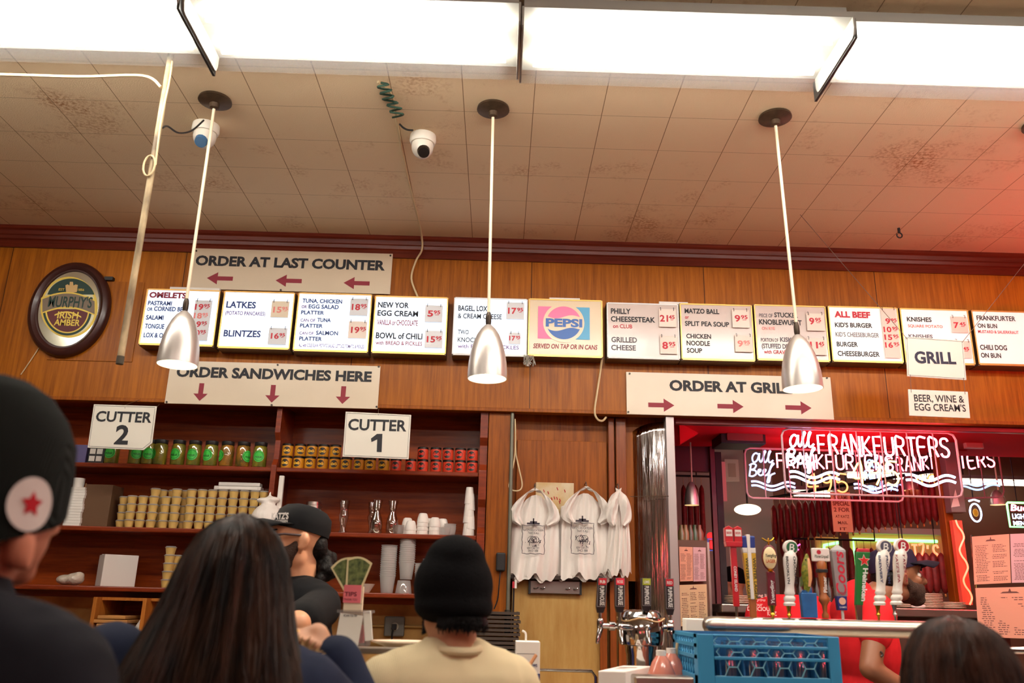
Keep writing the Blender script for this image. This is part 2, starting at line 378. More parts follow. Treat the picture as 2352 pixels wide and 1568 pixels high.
# ---------------------------------------------------------------- pendant lamps
SHADE = M('spun_aluminium_shade', (214, 206, 200), .34, .75, bump=.03, bscale=30, stretch=(1, 1, 12))
INNER = M('white_shade_inside', (245, 240, 230), .6)
BULBM = M('bulb_glass', (255, 250, 240), .4, em=30, emc=(255, 232, 196))
CANO = M('tarnished_canopy', (96, 76, 58), .45, .6, noise=.4, nscale=20)
ROD = M('cream_rod', (224, 206, 176), .5)
def pendant(cx, cy, sx, sz, lb):
    """canopy at cx, cy on the ceiling; shade rim centre at x = sx, height sz"""
    t = thing('pendant_lamp', lb, 'pendant lamp', (cx, cy, HC), 'spun metal pendant lamps')
    MB().lathe([(.0, -.001), (.072, -.001), (.074, -.012), (.05, -.02), (.022, -.024), (.02, -.045), (.008, -.05)], (cx, cy, HC), 28).build('canopy', CANO, t, True)
    top = Vector((cx, cy, HC-.04)); rim = Vector((sx, cy, sz)); ax = (top-rim).normalized(); ht = rim+ax*.27
    MB().cyl(top, ht, .0068, n=10).build('rod', ROD, t, True)
    Q = Vector((0, 0, 1)).rotation_difference(ax).to_matrix()
    MB().lathe([(.010, .232), (.012, .245), (.012, .27), (.009, .285), (.006, .29)], rim, 12, R=Q).build('socket', M('dark_bronze', (60, 48, 38), .4, .7), t, True)
    outer = [(.081, 0), (.081, .03), (.078, .07), (.071, .115), (.06, .155), (.046, .19), (.03, .215), (.013, .232)]
    inner = [(r-.003, z) for r, z in outer]
    MB().lathe(outer, rim, 40, False, Q).build('lamp_shade', SHADE, t, True)
    MB().lathe([(.081, 0), (.078, .0)] + inner[1:-1] + [(.008, .227)], rim, 40, False, Q).build('shade_lining', INNER, t, True)
    MB().lathe([(.002, .02), (.02, .025), (.03, .045), (.028, .07), (.014, .1), (.014, .13)], rim, 16, True, Q).build('bulb', BULBM, t, True)
    l = bpy.data.lights.new('pendant_bulb_light', 'SPOT'); l.energy = BULB*3; l.color = (1, .84, .64); l.shadow_soft_size = .035; l.spot_size = math.radians(125); l.spot_blend = .5
    lo = bpy.data.objects.new('bulb_light', l); COL.objects.link(lo); lo.parent = t; lo.location = rim + ax*.012 - Vector((cx, cy, HC))
    return t
for px, py, rx, ry, lb in [(490, 220, 407, 838, 'metal pendant lamp hanging in front of the omelets menu'), (1133, 247, 1119, 870, 'metal pendant lamp hanging in front of the bagel menu'), (1773, 279, 1844, 893, 'metal pendant lamp hanging slightly askew before the order at grill sign')]:
    cxy = atz(px, py, HC); r_ = at(rx, ry, 3.36); pendant(cxy.x, 3.36, r_.x, r_.z, lb)

cxy = atz(2349, 306, HC); pendant(cxy.x+.03, 3.36, cxy.x+.05, 2.36, 'metal pendant lamp at the far end, only its dark ceiling canopy in view')
hk = atz(2064, 524, HC); tag(MB().cyl((hk.x, hk.y, HC), (hk.x, hk.y, HC-.03), .008, n=8).tube([(hk.x+.016*math.cos(q*PI/5), hk.y, HC-.045+.016*math.sin(q*PI/5)) for q in range(-6, 4)], .004, 6).build('ceiling_hook', DARK, None, True), 'small dark hook screwed into the pink lit ceiling tiles', 'hook')
# ---------------------------------------------------------------- ceiling cameras, pipe and wires
CAMW = M('camera_white', (226, 218, 204), .35)
for px, py, lb, ri in [(474, 288, 'white dome security camera with blue lens beside the first pendant canopy', 1), (972, 312, 'white dome security camera with dark lens by the ceiling cable', 0)]:
    c = atz(px, py, HC); t = thing('security_camera', lb, 'camera', (c.x, c.y, HC), 'dome cameras on the ceiling')
    MB().lathe([(.0, -.001), (.062, -.001), (.064, -.03), (.058, -.045), (.0, -.046)], c, 28).build('base_ring', CAMW, t, True)
    MB().ell(c+Vector((0, 0, -.06)), (.053, .053, .06)).build('dome', CAMW, t, True)
    d = Vector((.25 if not ri else -.05, -.72, -1)).normalized(); e = c+Vector((0, 0, -.062))
    MB().cyl(e+d*.035, e+d*.062, .033, .027, 20).build('lens', M('blue_lens', (70, 110, 150), .1) if ri else M('dark_lens', (30, 24, 22), .1), t, True)
YP = 3.02
pA, pB = at(383, 185, YP), at(272, 836, YP)
t = thing('hanging_pipe', 'thin scuffed cream pipe hanging from the ceiling beside the oval bar mirror', 'pipe', (pA.x, YP, HC))
pm = M('scuffed_cream_paint', (206, 182, 140), .55, noise=.55, nscale=14, c2=(104, 84, 62), stretch=(1, 1, .4))
MB().cyl((pA.x, YP, HC), (pA.x, YP, pB.z+.02), .0125, n=12).build('pipe_tube', pm, t, True)
MB().cyl((pA.x, YP, pB.z), (pA.x, YP, pB.z+.03), .0135, n=12).build('end_cap', M('dirty_tip', (70, 62, 48), .6), t, True)
w = [(pA.x+.014, YP-.01, 3.6)] + [(pA.x+.016+.006*math.sin(z*9), YP-.012, z) for z in (3.5, 3.4, 3.3, 3.2, 3.12)]
MB().tube(smoothpath(w), .004).build('cable', CORD, t, True)
z0 = at(340, 385, YP).z
MB().tube([(pA.x+.022*math.cos(a)-.006, YP-.016, z0+.045*math.sin(a)) for a in [k*PI/8 for k in range(16)]], .004, closed=True).build('cable_loop', CORD, t, True)
def cable(name, pts, r, mat, lb, cat='cable', n=6, sm=6): return tag(MB().tube(smoothpath(pts, sm), r, n).build(name, mat, None, True), lb, cat)
c0 = atz(0, 160, 3.62)
cable('ceiling_wire', [(-3.2, 2.99, 3.49), (-2.1, 2.98, 3.492), (-1.75, 2.99, 3.5), (-1.5, 3.0, 3.52), (pA.x-.01, 3.0, 3.47)], .006, CORD, 'cream wire running under the fixture edge to the hanging pipe')
cw = at(440, 305, YP+.18)
cable('black_wire', [(pA.x+.01, YP+.01, 3.3), at(385, 290, 3.1), at(410, 305, 3.2), at(440, 300, 3.3), at(468, 276, 3.36)], .004, DARK, 'thin black wire looping from the pipe to a dome camera')
pts = [atz(868, 188, HC-.006), atz(895, 210, HC-.006), atz(908, 250, HC-.006), atz(915, 300, HC-.006), atz(930, 380, HC-.006), atz(948, 455, HC-.006), atz(962, 510, HC-.006), Vector((atz(970, 540, HC).x, YF-.056, HC-.03))]
e = Vector((at(972, 548, YF).x, YF-.05, HC-.1))
cable('wall_cable', pts + [e, at(955, 600, YF-.03), at(945, 640, YF-.02), at(960, 683, YF-.03)], .0062, CORD, 'cream cable crossing the ceiling and drooping to the egg cream menu')
GRN = M('green_twine', (38, 66, 52), .8)
mb = MB()
pth = [atz(875+16*math.sin(k*1.9)+k*2.2, 190+k*4.2, HC-.012-.012*(k % 3)) for k in range(20)]
tag(mb.tube(smoothpath(pth, 3), .005, 6).build('twine_tangle', GRN, None, True), 'dark green twine tangled round the ceiling cable', 'twine')
cable('camera_lead', [atz(918, 285, HC-.01), atz(926, 293, HC-.03), atz(936, 298, HC-.03), atz(948, 299, HC-.02)], .005, DARK, 'short black lead running to the dark-lensed dome camera')
# ================================================================ signs on the wood wall
def c1(x, y): return x/3.92, y/3.92+500
def c2(x, y): return x/3.92+600, y/3.92+550
def c3(x, y): return x/3.92+1150, y/3.92+600
def c4(x, y): return x/3.92+1752, y/3.92+600
def rectpx(x0, y0, x1, y1, Y):
    """x0,x1,z0,z1 at depth Y of the upright rectangle through two opposite picture corners, judged at its middle"""
    ym = (y0+y1)/2; xm = (x0+x1)/2
    return at(x0, ym, Y).x, at(x1, ym, Y).x, at(xm, y1, Y).z, at(xm, y0, Y).z
def arrow(mb, cx, cy, L, H, ang, Y):
    c = at(cx, cy, Y); s = at(cx+L/2, cy, Y).x-c.x; h = s*H/L
    pts = [(s, .2*h*2/2), (s, -.2*h*2/2)]
    P = [(1, .17), (-.18, .17), (-.18, .5), (-1, 0), (-.18, -.5), (-.18, -.17), (1, -.17)]
    ca, sa = math.cos(ang), math.sin(ang)
    mb.poly([(c.x + (ca*x*s - sa*z*2*h), Y, c.z + (sa*x*s + ca*z*2*h)) for x, z in P])
SCREW = M('dark_screw', (60, 52, 46), .4, .6)
def screws(t, pts, Y):
    for x, y in pts:
        c = at(x, y, Y); MB().cyl((c.x, Y+.001, c.z), (c.x, Y-.004, c.z), .006, n=10).build('screw', SCREW, t, True)
def board(name, label, cat, box, Y, mat, th=.006, bevel=.001):
    x0, x1, z0, z1 = rectpx(*box, Y); t = thing(name, label, cat, ((x0+x1)/2, Y+th, z0))
    MB().box(x0, x1, Y, Y+th, z0, z1).build('panel', mat, t, bevel=bevel); return t
YB1 = YF-.014
t = board('counter_sign', 'cream wall sign reading ORDER AT LAST COUNTER with three arrows', 'sign', (440, 576, 899.5, 669), YB1, SIGNC)
Letters().px('ORDER AT LAST COUNTER', 448, 608.3, 884, 619.5, 20.5, YB1-.0015, .042).build(BLACK, t)
for x, y in ((505, 639), (663, 644.5), (819, 650)):
    mb = MB(); arrow(mb, x, y, 60, 30, 0, YB1-.0015); mb.build('arrow_print', MAROON, t, fix=False)
screws(t, [(897, 587), (451, 576), (645, 666)], YB1)
t = board('sandwich_sign', 'glossy cream wall sign reading ORDER SANDWICHES HERE with arrows downward', 'sign', (384, 834, 871, 932.5), YB1, SIGNC)
Letters().px('ORDER SANDWICHES HERE', 404, 865.5, 853, 873.8, 21.5, YB1-.0015, .042).build(BLACK, t)
for x, y in ((461, 900), (626, 904), (788, 907)):
    mb = MB(); arrow(mb, x, y, 42, 33, PI/2, YB1-.0015); mb.build('arrow_print', MAROON, t, fix=False)
screws(t, [(383, 923), (624, 930), (865, 934), (870, 842), (638, 838)], YB1)
t = board('grill_order_sign', 'cream wall sign reading ORDER AT GRILL with three arrows', 'sign', (1439, 860, 1911, 957), YB1, SIGNC)
Letters().px('ORDER AT GRILL', 1538, 896, 1820, 902.5, 22, YB1-.0015, .042).build(BLACK, t)
for x, y in ((1519, 930), (1678, 933), (1834, 936)):
    mb = MB(); arrow(mb, x, y, 60, 31, PI, YB1-.0015); mb.build('arrow_print', MAROON, t, fix=False)
screws(t, [(1446, 858), (1443, 946), (1899, 868)], YB1)

# ---------------------------------------------------------------- the row of menu light boxes
YM = 4.735
def face(nm, em, c=(236, 238, 240)):
    return M(nm, c, .25, em=em, emc=(202, 226, 255) if em > .5 else (255, 240, 224), coat=.3)
LITF = face('lit_menu_face', 1.0); WARMF = face('warm_lit_menu_face', .38); OFFF = M('unlit_menu_face', (204, 188, 180), .22, coat=.4); COLAF = M('cola_face', (222, 200, 168), .3, coat=.2)
BOXM = M('menu_box_side', (96, 74, 54), .5)
CARDM = M('price_card_plastic', (206, 206, 210), .35); CARDW = M('warm_price_card', (226, 208, 194), .4); CARDB = M('yellowed_price_card', (222, 206, 182), .5)
YC = YM-.012
def price(big, small, x0, b, x1, h, mat, t):
    w = x1-x0; n = len(big)
    fr = .56 if n == 2 else .44
    L = Letters(); L.px(big, x0, b, x0+w*fr, b+.2, h, YC-.001, .03); L.px(small, x0+w*(fr+.04), b-h*.42, x1, b-h*.4, h*.58, YC-.001, .03)
    A = at(x0+w*(fr+.16), b-h*.2, YC-.001); B = at(x0+w*.9, b-h*.2, YC-.001); L.mb.box(A.x, B.x, YC-.001, YC-.0008, A.z, A.z+.003)
    L.build(mat, t, 'price_print')
CLIP = M('black_clip', (40, 40, 44), .5)
def card(box, rows, mat, label, group=None):
    x0, x1, z0, z1 = rectpx(*box, YC); t = thing('price_card', label, 'price card', ((x0+x1)/2, YC, z0), 'price cards hung on the menu boxes')
    MB().box(x0, x1, YC, YC+.003, z0, z1).build('card', mat, t)
    for x in (x0+.012, x1-.012):
        MB().tube([(x, YC+.008, z1+.012), (x, YC-.003, z1+.008), (x, YC-.005, z1-.004), (x, YC-.002, z1-.01)], .0016, 6).build('clip', CLIP, t)
    for r in rows: price(*r, t)
def cv(f, *a): # crop box -> pixel box
    p = f(a[0], a[1]); q = f(a[2], a[3]); return p[0], p[1], q[0], q[1]
ZM0, ZM1 = 0, 0
def menu(label, xs, ys, fm, edge, lines, art=None):
    xl, xr = xs; yt, yb = ys; x0, x1, z0, z1 = rectpx(xl, yt, xr, yb, YM)
    t = thing('menu_light_box', label, 'menu sign', ((x0+x1)/2, YF, z0), 'menu boxes in a row on the wood wall')
    MB().box(x0, x1, YM+.004, YF, z0-.008, z1+.006).build('housing', BOXM, t)
    MB().box(x0+.006, x1-.006, YM, YM+.004, z0+.006, z1-.004).build('face_panel', fm, t)
    f = MB().box(x0, x0+.007, YM-.004, YM+.01, z0, z1).box(x1-.007, x1, YM-.004, YM+.01, z0, z1).box(x0+.007, x1-.007, YM-.003, YM+.01, z0-.006, z0+.006).box(x0+.007, x1-.007, YM-.003, YM+.01, z1-.004, z1+.004)
    f.build('frame', edge, t)
    by = {}
    for f_, s, a, b, c_, d, h, m, *bd in lines:
        p = f_(a, b); q = f_(c_, d); L = by.setdefault(m.name, (Letters(), m))[0]
        L.px(s, p[0], p[1], q[0], q[1], h/3.92 if f_ is not PX else h, YM-.002, bd[0] + .016 if bd else .028, bd[1] if len(bd) > 1 else 0)
    for L, m in by.values(): L.build(m, t)
    return t
def PX(x, y): return x, y
EB = BRASS; ED = M('dark_edge', (66, 52, 42), .5); EW = M('white_edge', (226, 226, 222), .4)
menu('lit menu box headed OMELETS with prices for pastrami, salami and tongue', (328, 499), (666, 792), LITF, EB, [
    (c1, 'OMELETS:', 1342, 714, 1692, 726, 46, MAROON, .03), (c1, 'PASTRAMI', 1330, 785, 1545, 788, 36, NAVY), (c1, 'OR', 1322, 836, 1372, 836, 28, NAVY), (c1, 'CORNED BEEF', 1384, 837, 1690, 842, 37, NAVY),
    (c1, 'SALAMI', 1312, 915, 1470, 917, 38, NAVY), (c1, 'TONGUE', 1302, 995, 1476, 997, 40, NAVY), (c1, 'LOX & ONION', 1290, 1075, 1580, 1080, 40, NAVY)])
menu('lit menu box listing LATKES above BLINTZES', (507, 672), (671, 799), LITF, EB, [
    (PX, 'LATKES', 519, 706.5, 587, 707, 14, NAVY, .012), (PX, '(POTATO PANCAKES)', 517.5, 722, 609, 725, 8.5, PURP, 0), (PX, 'BLINTZES', 513, 771.5, 598, 774, 14, NAVY, .012)])
menu('lit menu box listing tuna, chicken and salmon platters', (679, 850.5), (675, 806), LITF, EB, [
    (c2, 'TUNA, CHICKEN', 370, 568, 728, 573, 34, NAVY), (c2, 'OR', 362, 617, 410, 617, 26, PURP), (c2, 'EGG SALAD', 425, 619, 697, 624, 34, NAVY), (c2, 'PLATTER', 358, 672, 565, 674, 32, NAVY),
    (c2, 'CAN OF', 352, 738, 485, 739, 26, PURP, 0), (c2, 'TUNA', 503, 739, 625, 741, 32, NAVY), (c2, 'PLATTER', 348, 790, 553, 792, 32, NAVY), (c2, 'CAN OF', 342, 854, 470, 856, 26, PURP, 0), (c2, 'SALMON', 492, 857, 690, 859, 34, NAVY),
    (c2, 'PLATTER', 340, 908, 545, 910, 34, NAVY), (c2, 'ALL with COLE SLAW, POTATO SALAD, LETTUCE, TOMATO & PICKLES', 335, 965, 925, 977, 30, PURP, 0)])
menu('lit menu box listing egg cream above bowl of chili', (857, 1027), (682, 810.5), LITF, EB, [
    (c2, 'NEW YOR', 1050, 612, 1328, 613, 46, BLACK), (c2, 'EGG CREAM', 1045, 687, 1412, 688, 46, BLACK), (c2, 'VANILLA or CHOCOLATE', 1042, 768, 1408, 773, 46, MAROON, 0),
    (c2, 'BOWL of CHILI', 1030, 890, 1450, 894, 50, BLACK), (c2, 'with BREAD & PICKLES', 1028, 945, 1448, 953, 34, MAROON, 0)])
menu('lit menu box listing bagel with lox and cream cheese', (1040.5, 1211), (686, 815), LITF, EW, [
    (c2, 'BAGEL, LOX', 1773, 640, 2036, 642, 44, BLACK), (c2, '& CREAM CHEESE', 1770, 710, 2166, 713, 42, BLACK, 0), (c2, 'TWO', 1770, 850, 1868, 851, 38, BLACK, 0), (c2, 'KNOCKWURST', 1768, 922, 2120, 926, 40, BLACK, 0),
    (c2, 'with BREAD & PICKLES', 1768, 978, 2320, 984, 32, PURP, 0)])
t = menu('unlit cream menu box with round cola emblem between pink and blue blocks', (1213, 1384), (689, 817.5), COLAF, EB, [
    (c3, 'SERVED ON TAP OR IN CANS', 292, 788, 868, 786, 40, MAROON, .004, .12)])
# cola emblem
c = at(*c3(568, 553), YM-.002); R_ = at(*c3(568+185, 553), YM).x-c.x; y_ = YM-.002
px0 = at(*c3(335, 555), y_).x; px1 = at(*c3(802, 555), y_).x; zt = at(*c3(568, 410), y_).z; zb = at(*c3(568, 700), y_).z
PINK = M('cola_pink', (228, 112, 158), .4); CYAN = M('cola_cyan', (74, 160, 202), .4); BLUE = M('cola_blue', (30, 92, 172), .4)
mb = MB(); mb.poly([(px0, y_, zb), (px0+.37*(px1-px0), y_, zb), (px0+.37*(px1-px0), y_, zt), (px0, y_, zt)]); mb.build('pink_block_print', PINK, t, fix=False)
mb = MB(); mb.poly([(px0+.63*(px1-px0), y_, zb), (px1, y_, zb), (px1, y_, zt), (px0+.63*(px1-px0), y_, zt)]); mb.build('blue_block_print', CYAN, t, fix=False)
MB().poly([(c.x+R_*math.cos(k*PI/24), y_-.0006, c.z+R_*math.sin(k*PI/24)) for k in range(48)]).build('disc_print', COLAF, t, fix=False)
r2 = R_*.84; off = R_*.28
th = [math.asin(.36)+k*(PI-2*math.asin(.36))/20 for k in range(21)]
top = [(c.x+r2*math.cos(a), c.z+r2*math.sin(a)) for a in th]
x0_, x1_ = top[-1][0], top[0][0]
wv = [(x0_+(x1_-x0_)*k/20, c.z+r2*.36+R_*.09*math.sin(2*PI*k/20)*-1+.0) for k in range(1, 20)]
MB().poly([(x, y_-.0012, z) for x, z in top+wv]).build('pink_wave_print', PINK, t, fix=False)
bot = [(c.x+r2*math.cos(a), c.z-r2*math.sin(a)) for a in th]
wv = [(x0_+(x1_-x0_)*k/20, c.z-r2*.40-R_*.09*math.sin(2*PI*k/20)) for k in range(1, 20)]
MB().poly([(x, y_-.0012, z) for x, z in bot+wv]).build('blue_wave_print', BLUE, t, fix=False)
L = Letters(); p, q = c3(405, 585), c3(735, 588); L.px('PEPSI', *p, *q, 66/3.92, y_-.0018, .045); L.build(BLUE, t)
menu('unlit pinkish menu box listing Philly cheesesteak and grilled cheese', (1394, 1560), (698, 822), OFFF, EW, [
    (c3, 'PHILLY', 992, 470, 1170, 471, 44, BLACK, .014), (c3, 'CHEESESTEAK', 992, 540, 1392, 549, 44, BLACK), (c3, 'on CLUB', 1012, 600, 1185, 602, 34, REDP, 0), (c3, 'GRILLED', 997, 727, 1228, 729, 44, GREYP), (c3, 'CHEESE', 995, 798, 1218, 800, 44, GREYP)])
menu('unlit pinkish menu box listing matzo ball, split pea and chicken noodle soup', (1563, 1730.5), (700, 826), OFFF, EB, [
    (c3, 'MATZO BALL', 1657, 468, 1968, 470, 40, BLACK, .014), (c3, 'or', 1660, 515, 1695, 516, 30, REDP, 0), (c3, 'SPLIT PEA SOUP', 1660, 582, 2058, 585, 40, BLACK, .01), (c3, 'CHICKEN', 1672, 692, 1895, 694, 38, BLACK, .01), (c3, 'NOODLE', 1675, 756, 1885, 758, 40, BLACK, .01), (c3, 'SOUP', 1677, 822, 1815, 823, 40, BLACK, .01)])
menu('unlit pinkish menu box listing knoblewurst and stuffed derma', (1735, 1901), (702.5, 827), OFFF, EB, [
    (PX, 'PIECE OF', 1744, 728, 1775, 728.5, 8, GREYP, 0), (c4, 'STUCKEL', 105, 503, 315, 505, 40, BLACK, .01), (PX, 'KNOBLEWURST', 1744, 744.5, 1842, 746.5, 11, BLACK), (PX, 'ON RYE', 1750, 757, 1780, 757.5, 6.5, PINKP, 0),
    (PX, 'PORTION OF', 1748, 784, 1788, 785, 8, GREYP, 0), (c4, 'KISKA', 158, 723, 300, 725, 38, GREYP), (PX, '(STUFFED DERMA)', 1750, 799, 1835, 801, 10, GREYP), (c4, 'with GRAVY', 12, 830, 225, 833, 32, REDP, 0)])
menu('lit white menu box headed ALL BEEF listing burgers', (1906.5, 2068), (706, 830), WARMF, EB, [
    (c4, 'ALL BEEF', 647, 503, 970, 506, 50, REDP, .03), (c4, "KID'S BURGER", 652, 592, 987, 595, 38, BLACK), (c4, "KID'S CHEESEBURGER", 658, 678, 1048, 682, 38, GREYP, 0), (c4, 'BURGER', 668, 765, 858, 767, 40, BLACK), (c4, 'CHEESEBURGER', 677, 852, 1055, 855, 42, BLACK)])
menu('lit white menu box listing KNISHES partly covered by hanging GRILL sign', (2073, 2231), (711, 834.5), WARMF, EB, [
    (c4, 'KNISHES', 1300, 540, 1522, 543, 38, BLACK), (c4, 'SQUARE POTATO', 1308, 594, 1622, 598, 24, PINKP), (c4, 'KNISHES', 1315, 690, 1532, 692, 32, GREYP)])
menu('lit white menu box listing frankfurter and chili dog on bun', (2239, 2404), (716, 838), WARMF, EB, [
    (c4, 'FRANKFURTER', 1928, 530, 2278, 536, 40, BLACK, .01), (c4, 'ON BUN', 1937, 597, 2112, 600, 36, BLACK, .01), (c4, 'MUSTARD & SAUERKRAUT', 1940, 645, 2306, 653, 26, REDP, 0), (c4, 'CHILI DOG', 1960, 795, 2202, 798, 42, BLACK), (c4, 'ON BUN', 1967, 865, 2148, 868, 40, BLACK)])
card(cv(c1, 1735, 742, 1888, 1105), [('19', '95', *c1(1752, 826), c1(1888, 0)[0], 12.5, REDP), ('18', '95', *c1(1742, 904), c1(1872, 0)[0], 12, PINKP), ('19', '95', *c1(1735, 980), c1(1862, 0)[0], 12, REDP), ('20', '95', *c1(1722, 1058), c1(1852, 0)[0], 12, REDP)], CARDM, 'tall grey price strip with four prices on the omelets menu')
card(cv(c2, 90, 555, 247, 700), [('15', '95', *c2(105, 655), c2(240, 0)[0], 12.5, PINKP)], CARDB, 'yellowed price card reading 15.95 beside LATKES')
card(cv(c2, 64, 795, 228, 945), [('16', '95', *c2(84, 890), c2(213, 0)[0], 12, REDP)], CARDM, 'grey price card reading 16.95 beside BLINTZES')
card(cv(c2, 800, 532, 960, 684), [('18', '95', *c2(813, 632), c2(950, 0)[0], 13, REDP)], CARDM, 'price card reading 18.95 beside tuna, chicken or egg salad')
card(cv(c2, 785, 736, 948, 888), [('19', '95', *c2(806, 838), c2(942, 0)[0], 13, REDP)], CARDW, 'price card reading 19.95 beside the canned fish platters')
card(cv(c2, 1475, 592, 1632, 742), [('5', '95', *c2(1496, 690), c2(1612, 0)[0], 13, REDP)], CARDM, 'price card reading 5.95 beside EGG CREAM')
card(cv(c2, 1473, 820, 1633, 974), [('15', '95', *c2(1489, 922), c2(1624, 0)[0], 13, REDP)], CARDM, 'price card reading 15.95 beside BOWL of CHILI')
card(cv(c3, 52, 370, 212, 520), [('17', '95', *c3(66, 470), c3(202, 0)[0], 13, REDP)], CARDM, 'price card reading 17.95 beside bagel and lox')
card(cv(c3, 72, 642, 178, 745), [('17', '95', *c3(76, 710), c3(176, 0)[0], 10, REDP)], CARDM, 'small price card reading 17.95 hung from a wire beside knockwurst')
card(cv(c3, 1425, 430, 1578, 590), [('21', '45', *c3(1434, 540), c3(1567, 0)[0], 14, REDP)], CARDW, 'price card reading 21.45 beside cheesesteak')
card(cv(c3, 1435, 672, 1590, 832), [('8', '95', *c3(1456, 785), c3(1574, 0)[0], 15, REDP)], CARDW, 'price card reading 8.95 beside grilled cheese')
card(cv(c3, 2085, 438, 2238, 596), [('9', '95', *c3(2108, 540), c3(2224, 0)[0], 14, REDP)], CARDW, 'price card reading 9.95 beside matzo ball soup')
card(cv(c3, 2110, 665, 2268, 815), [('9', '95', *c3(2134, 765), c3(2246, 0)[0], 13, PINKP)], CARDW, 'price card with faded pink 9.95 beside chicken noodle soup')
card(cv(c4, 396, 470, 555, 624), [('9', '95', *c4(420, 565), c4(526, 0)[0], 14, REDP)], CARDW, 'price card reading 9.95 beside knoblewurst')
card(cv(c4, 400, 692, 572, 842), [('11', '45', *c4(428, 780), c4(554, 0)[0], 14, REDP)], CARDW, 'price card reading 11.45 beside stuffed derma')
card(cv(c4, 1082, 425, 1222, 868), [('9', '95', *c4(1106, 560), c4(1208, 0)[0], 11.5, REDP), ('10', '95', *c4(1090, 635), c4(1216, 0)[0], 11.5, REDP), ('15', '95', *c4(1098, 705), c4(1224, 0)[0], 11.5, REDP), ('16', '95', *c4(1104, 775), c4(1230, 0)[0], 11.5, REDP)], CARDW, 'tall cream price strip with four burger prices')
card(cv(c4, 1700, 498, 1845, 640), [('7', '45', *c4(1722, 598), c4(1828, 0)[0], 12.5, REDP)], CARDW, 'price card reading 7.45 beside square potato knishes')
card(cv(c4, 1735, 716, 1878, 868), [('7', '45', *c4(1752, 820), c4(1860, 0)[0], 12.5, REDP)], CARDW, 'price card peeking out beyond the GRILL sign edge')
# small white ledges on top of the boxes
for k, (a, b, y0, y1, lb) in enumerate([(1262, 1332, 684, 690, 'small pale strip on top of the cola menu box'), (1514, 1580, 693, 697.5, 'small pale strip on top of the Philly cheesesteak menu box'), (390, 505, 660, 667, 'white strip leaning on top of the omelets menu box')]):
    x0, x1, z0, z1 = rectpx(a, y0, b, y1, YM+.03); tag(MB().box(x0, x1, YM+.03, YM+.05, z0-.006, z1).build('ledge_strip', WHITE), lb, 'strip')
x0, x1, z0, z1 = rectpx(1204, 812, 1225, 838, YM-.01)
mb = MB()
for k in range(14):
    a = k*.7; mb.tube([(x0+(x1-x0)*(k/14), YM+.005, z1), (x0+(x1-x0)*(k/14)+.012*math.sin(a), YM-.02-.008*math.cos(a*2), (z0+z1)/2), (x0+(x1-x0)*(k/14)+.02*math.sin(a*1.7), YM-.015, z0+.01*math.sin(a*3))], .0035, 5)
tag(mb.build('tape_wad', glassy('clear_tape', (226, 226, 206), .15, .2, .35), None, True), 'crumpled clear tape hanging under the joint beside the cola menu box', 'tape')

# ---------------------------------------------------------------- hanging boards
def hung(name, label, corners, Y, mat, border=True, cut=None):
    TL, TR, BR, BL = [at(x, y, Y) for x, y in corners]; t = thing(name, label, 'sign', (((BL+BR)/2).x, Y, ((BL+BR)/2).z), 'white boards hung on wires')
    pts = [BL] + ([BR+(BL-BR)*.12, BR+(TR-BR)*.16] if cut else [BR]) + [TR, TL]
    MB().prism([(p.x, p.z) for p in pts], Y, Y+.006).build('panel', mat, t, bevel=.001)
    if border:
        cx = sum(p.x for p in (TL, TR, BR, BL))/4; cz = sum(p.z for p in (TL, TR, BR, BL))/4
        ins = [Vector((cx+(p.x-cx)*.955, Y-.001, cz+(p.z-cz)*.94)) for p in ([BL, BR, TR, TL] if not cut else pts)]
        MB().tube(ins, .0011, 4, True).build('border_line', GREYP, t)
    return t
WIRE = M('thin_wire', (110, 90, 76), .5, .5)
YG = 4.35
def c5(x, y): return x/3.92, y/3.92+830
def c6(x, y): return x/3.92+550, y/3.92+880
t = hung('grill_board', 'white hanging board reading GRILL', [(2080.5, 772.5), (2212, 782), (2220, 872.5), (2084, 863.5)], YG, SIGNW)
Letters().px('GRILL', *c4(1372, 905), *c4(1745, 928), 25, YG-.0015, .035).build(M('ink_navy', (24, 28, 56), .6), t)
for a, b in (((1803, 452), (2084, 779)), ((2420, 520), (2210, 786))):
    A = at(*a, YG+.0); B = at(*b, YG); top = A + (A-B)*((HC-A.z)/(A.z-B.z)) if A.z < HC else A + (B-A)*((A.z-HC)/(A.z-B.z))
    MB().tube([top, B+Vector((0, -.002, 0))], .0016, 5).build('wire', WIRE, t)
YW = YG-.0
t = hung('beer_board', "white board reading BEER, WINE & EGG CREAM'S under the GRILL board", [(2086, 893.5), (2223, 899.5), (2228.5, 960), (2089, 954)], YW, SIGNW, False)
Letters().px('BEER, WINE &', *c4(1366, 1258), *c4(1816, 1273), 15.5, YW-.0015, .013).px("EGG CREAM'S", *c4(1370, 1338), *c4(1832, 1354), 15.5, YW-.0015, .013).build(BLACK, t)
for a, b in (((2091, 860), (2093, 901)), ((2213, 867), (2217, 905))):
    MB().tube([at(*a, YW-.003), at(*b, YW-.003)], .0013, 5).build('wire', WIRE, t)
YCU = 4.62
t = hung('cutter_two_board', 'white hanging board reading CUTTER 2 with clipped corner', [(215.5, 928), (360, 932.5), (347, 1034), (201, 1027.5)], YCU, SIGNW, True, True)
Letters().px('CUTTER', *c5(858, 532), *c5(1360, 552), 22.5, YCU-.0015, .026).px('2', *c5(1024, 738), *c5(1148, 741), 41, YCU-.0015, .03).build(BLACK, t)
MB().tube([at(287, 937, YCU-.002), at(288, 930, YCU+.01), at(320, 918, YF-.01)], .0014, 5).build('wire', WIRE, t); MB().tube([at(356, 940, YCU-.002), at(366, 928, YF-.01)], .0012, 5).build('wire', WIRE, t)
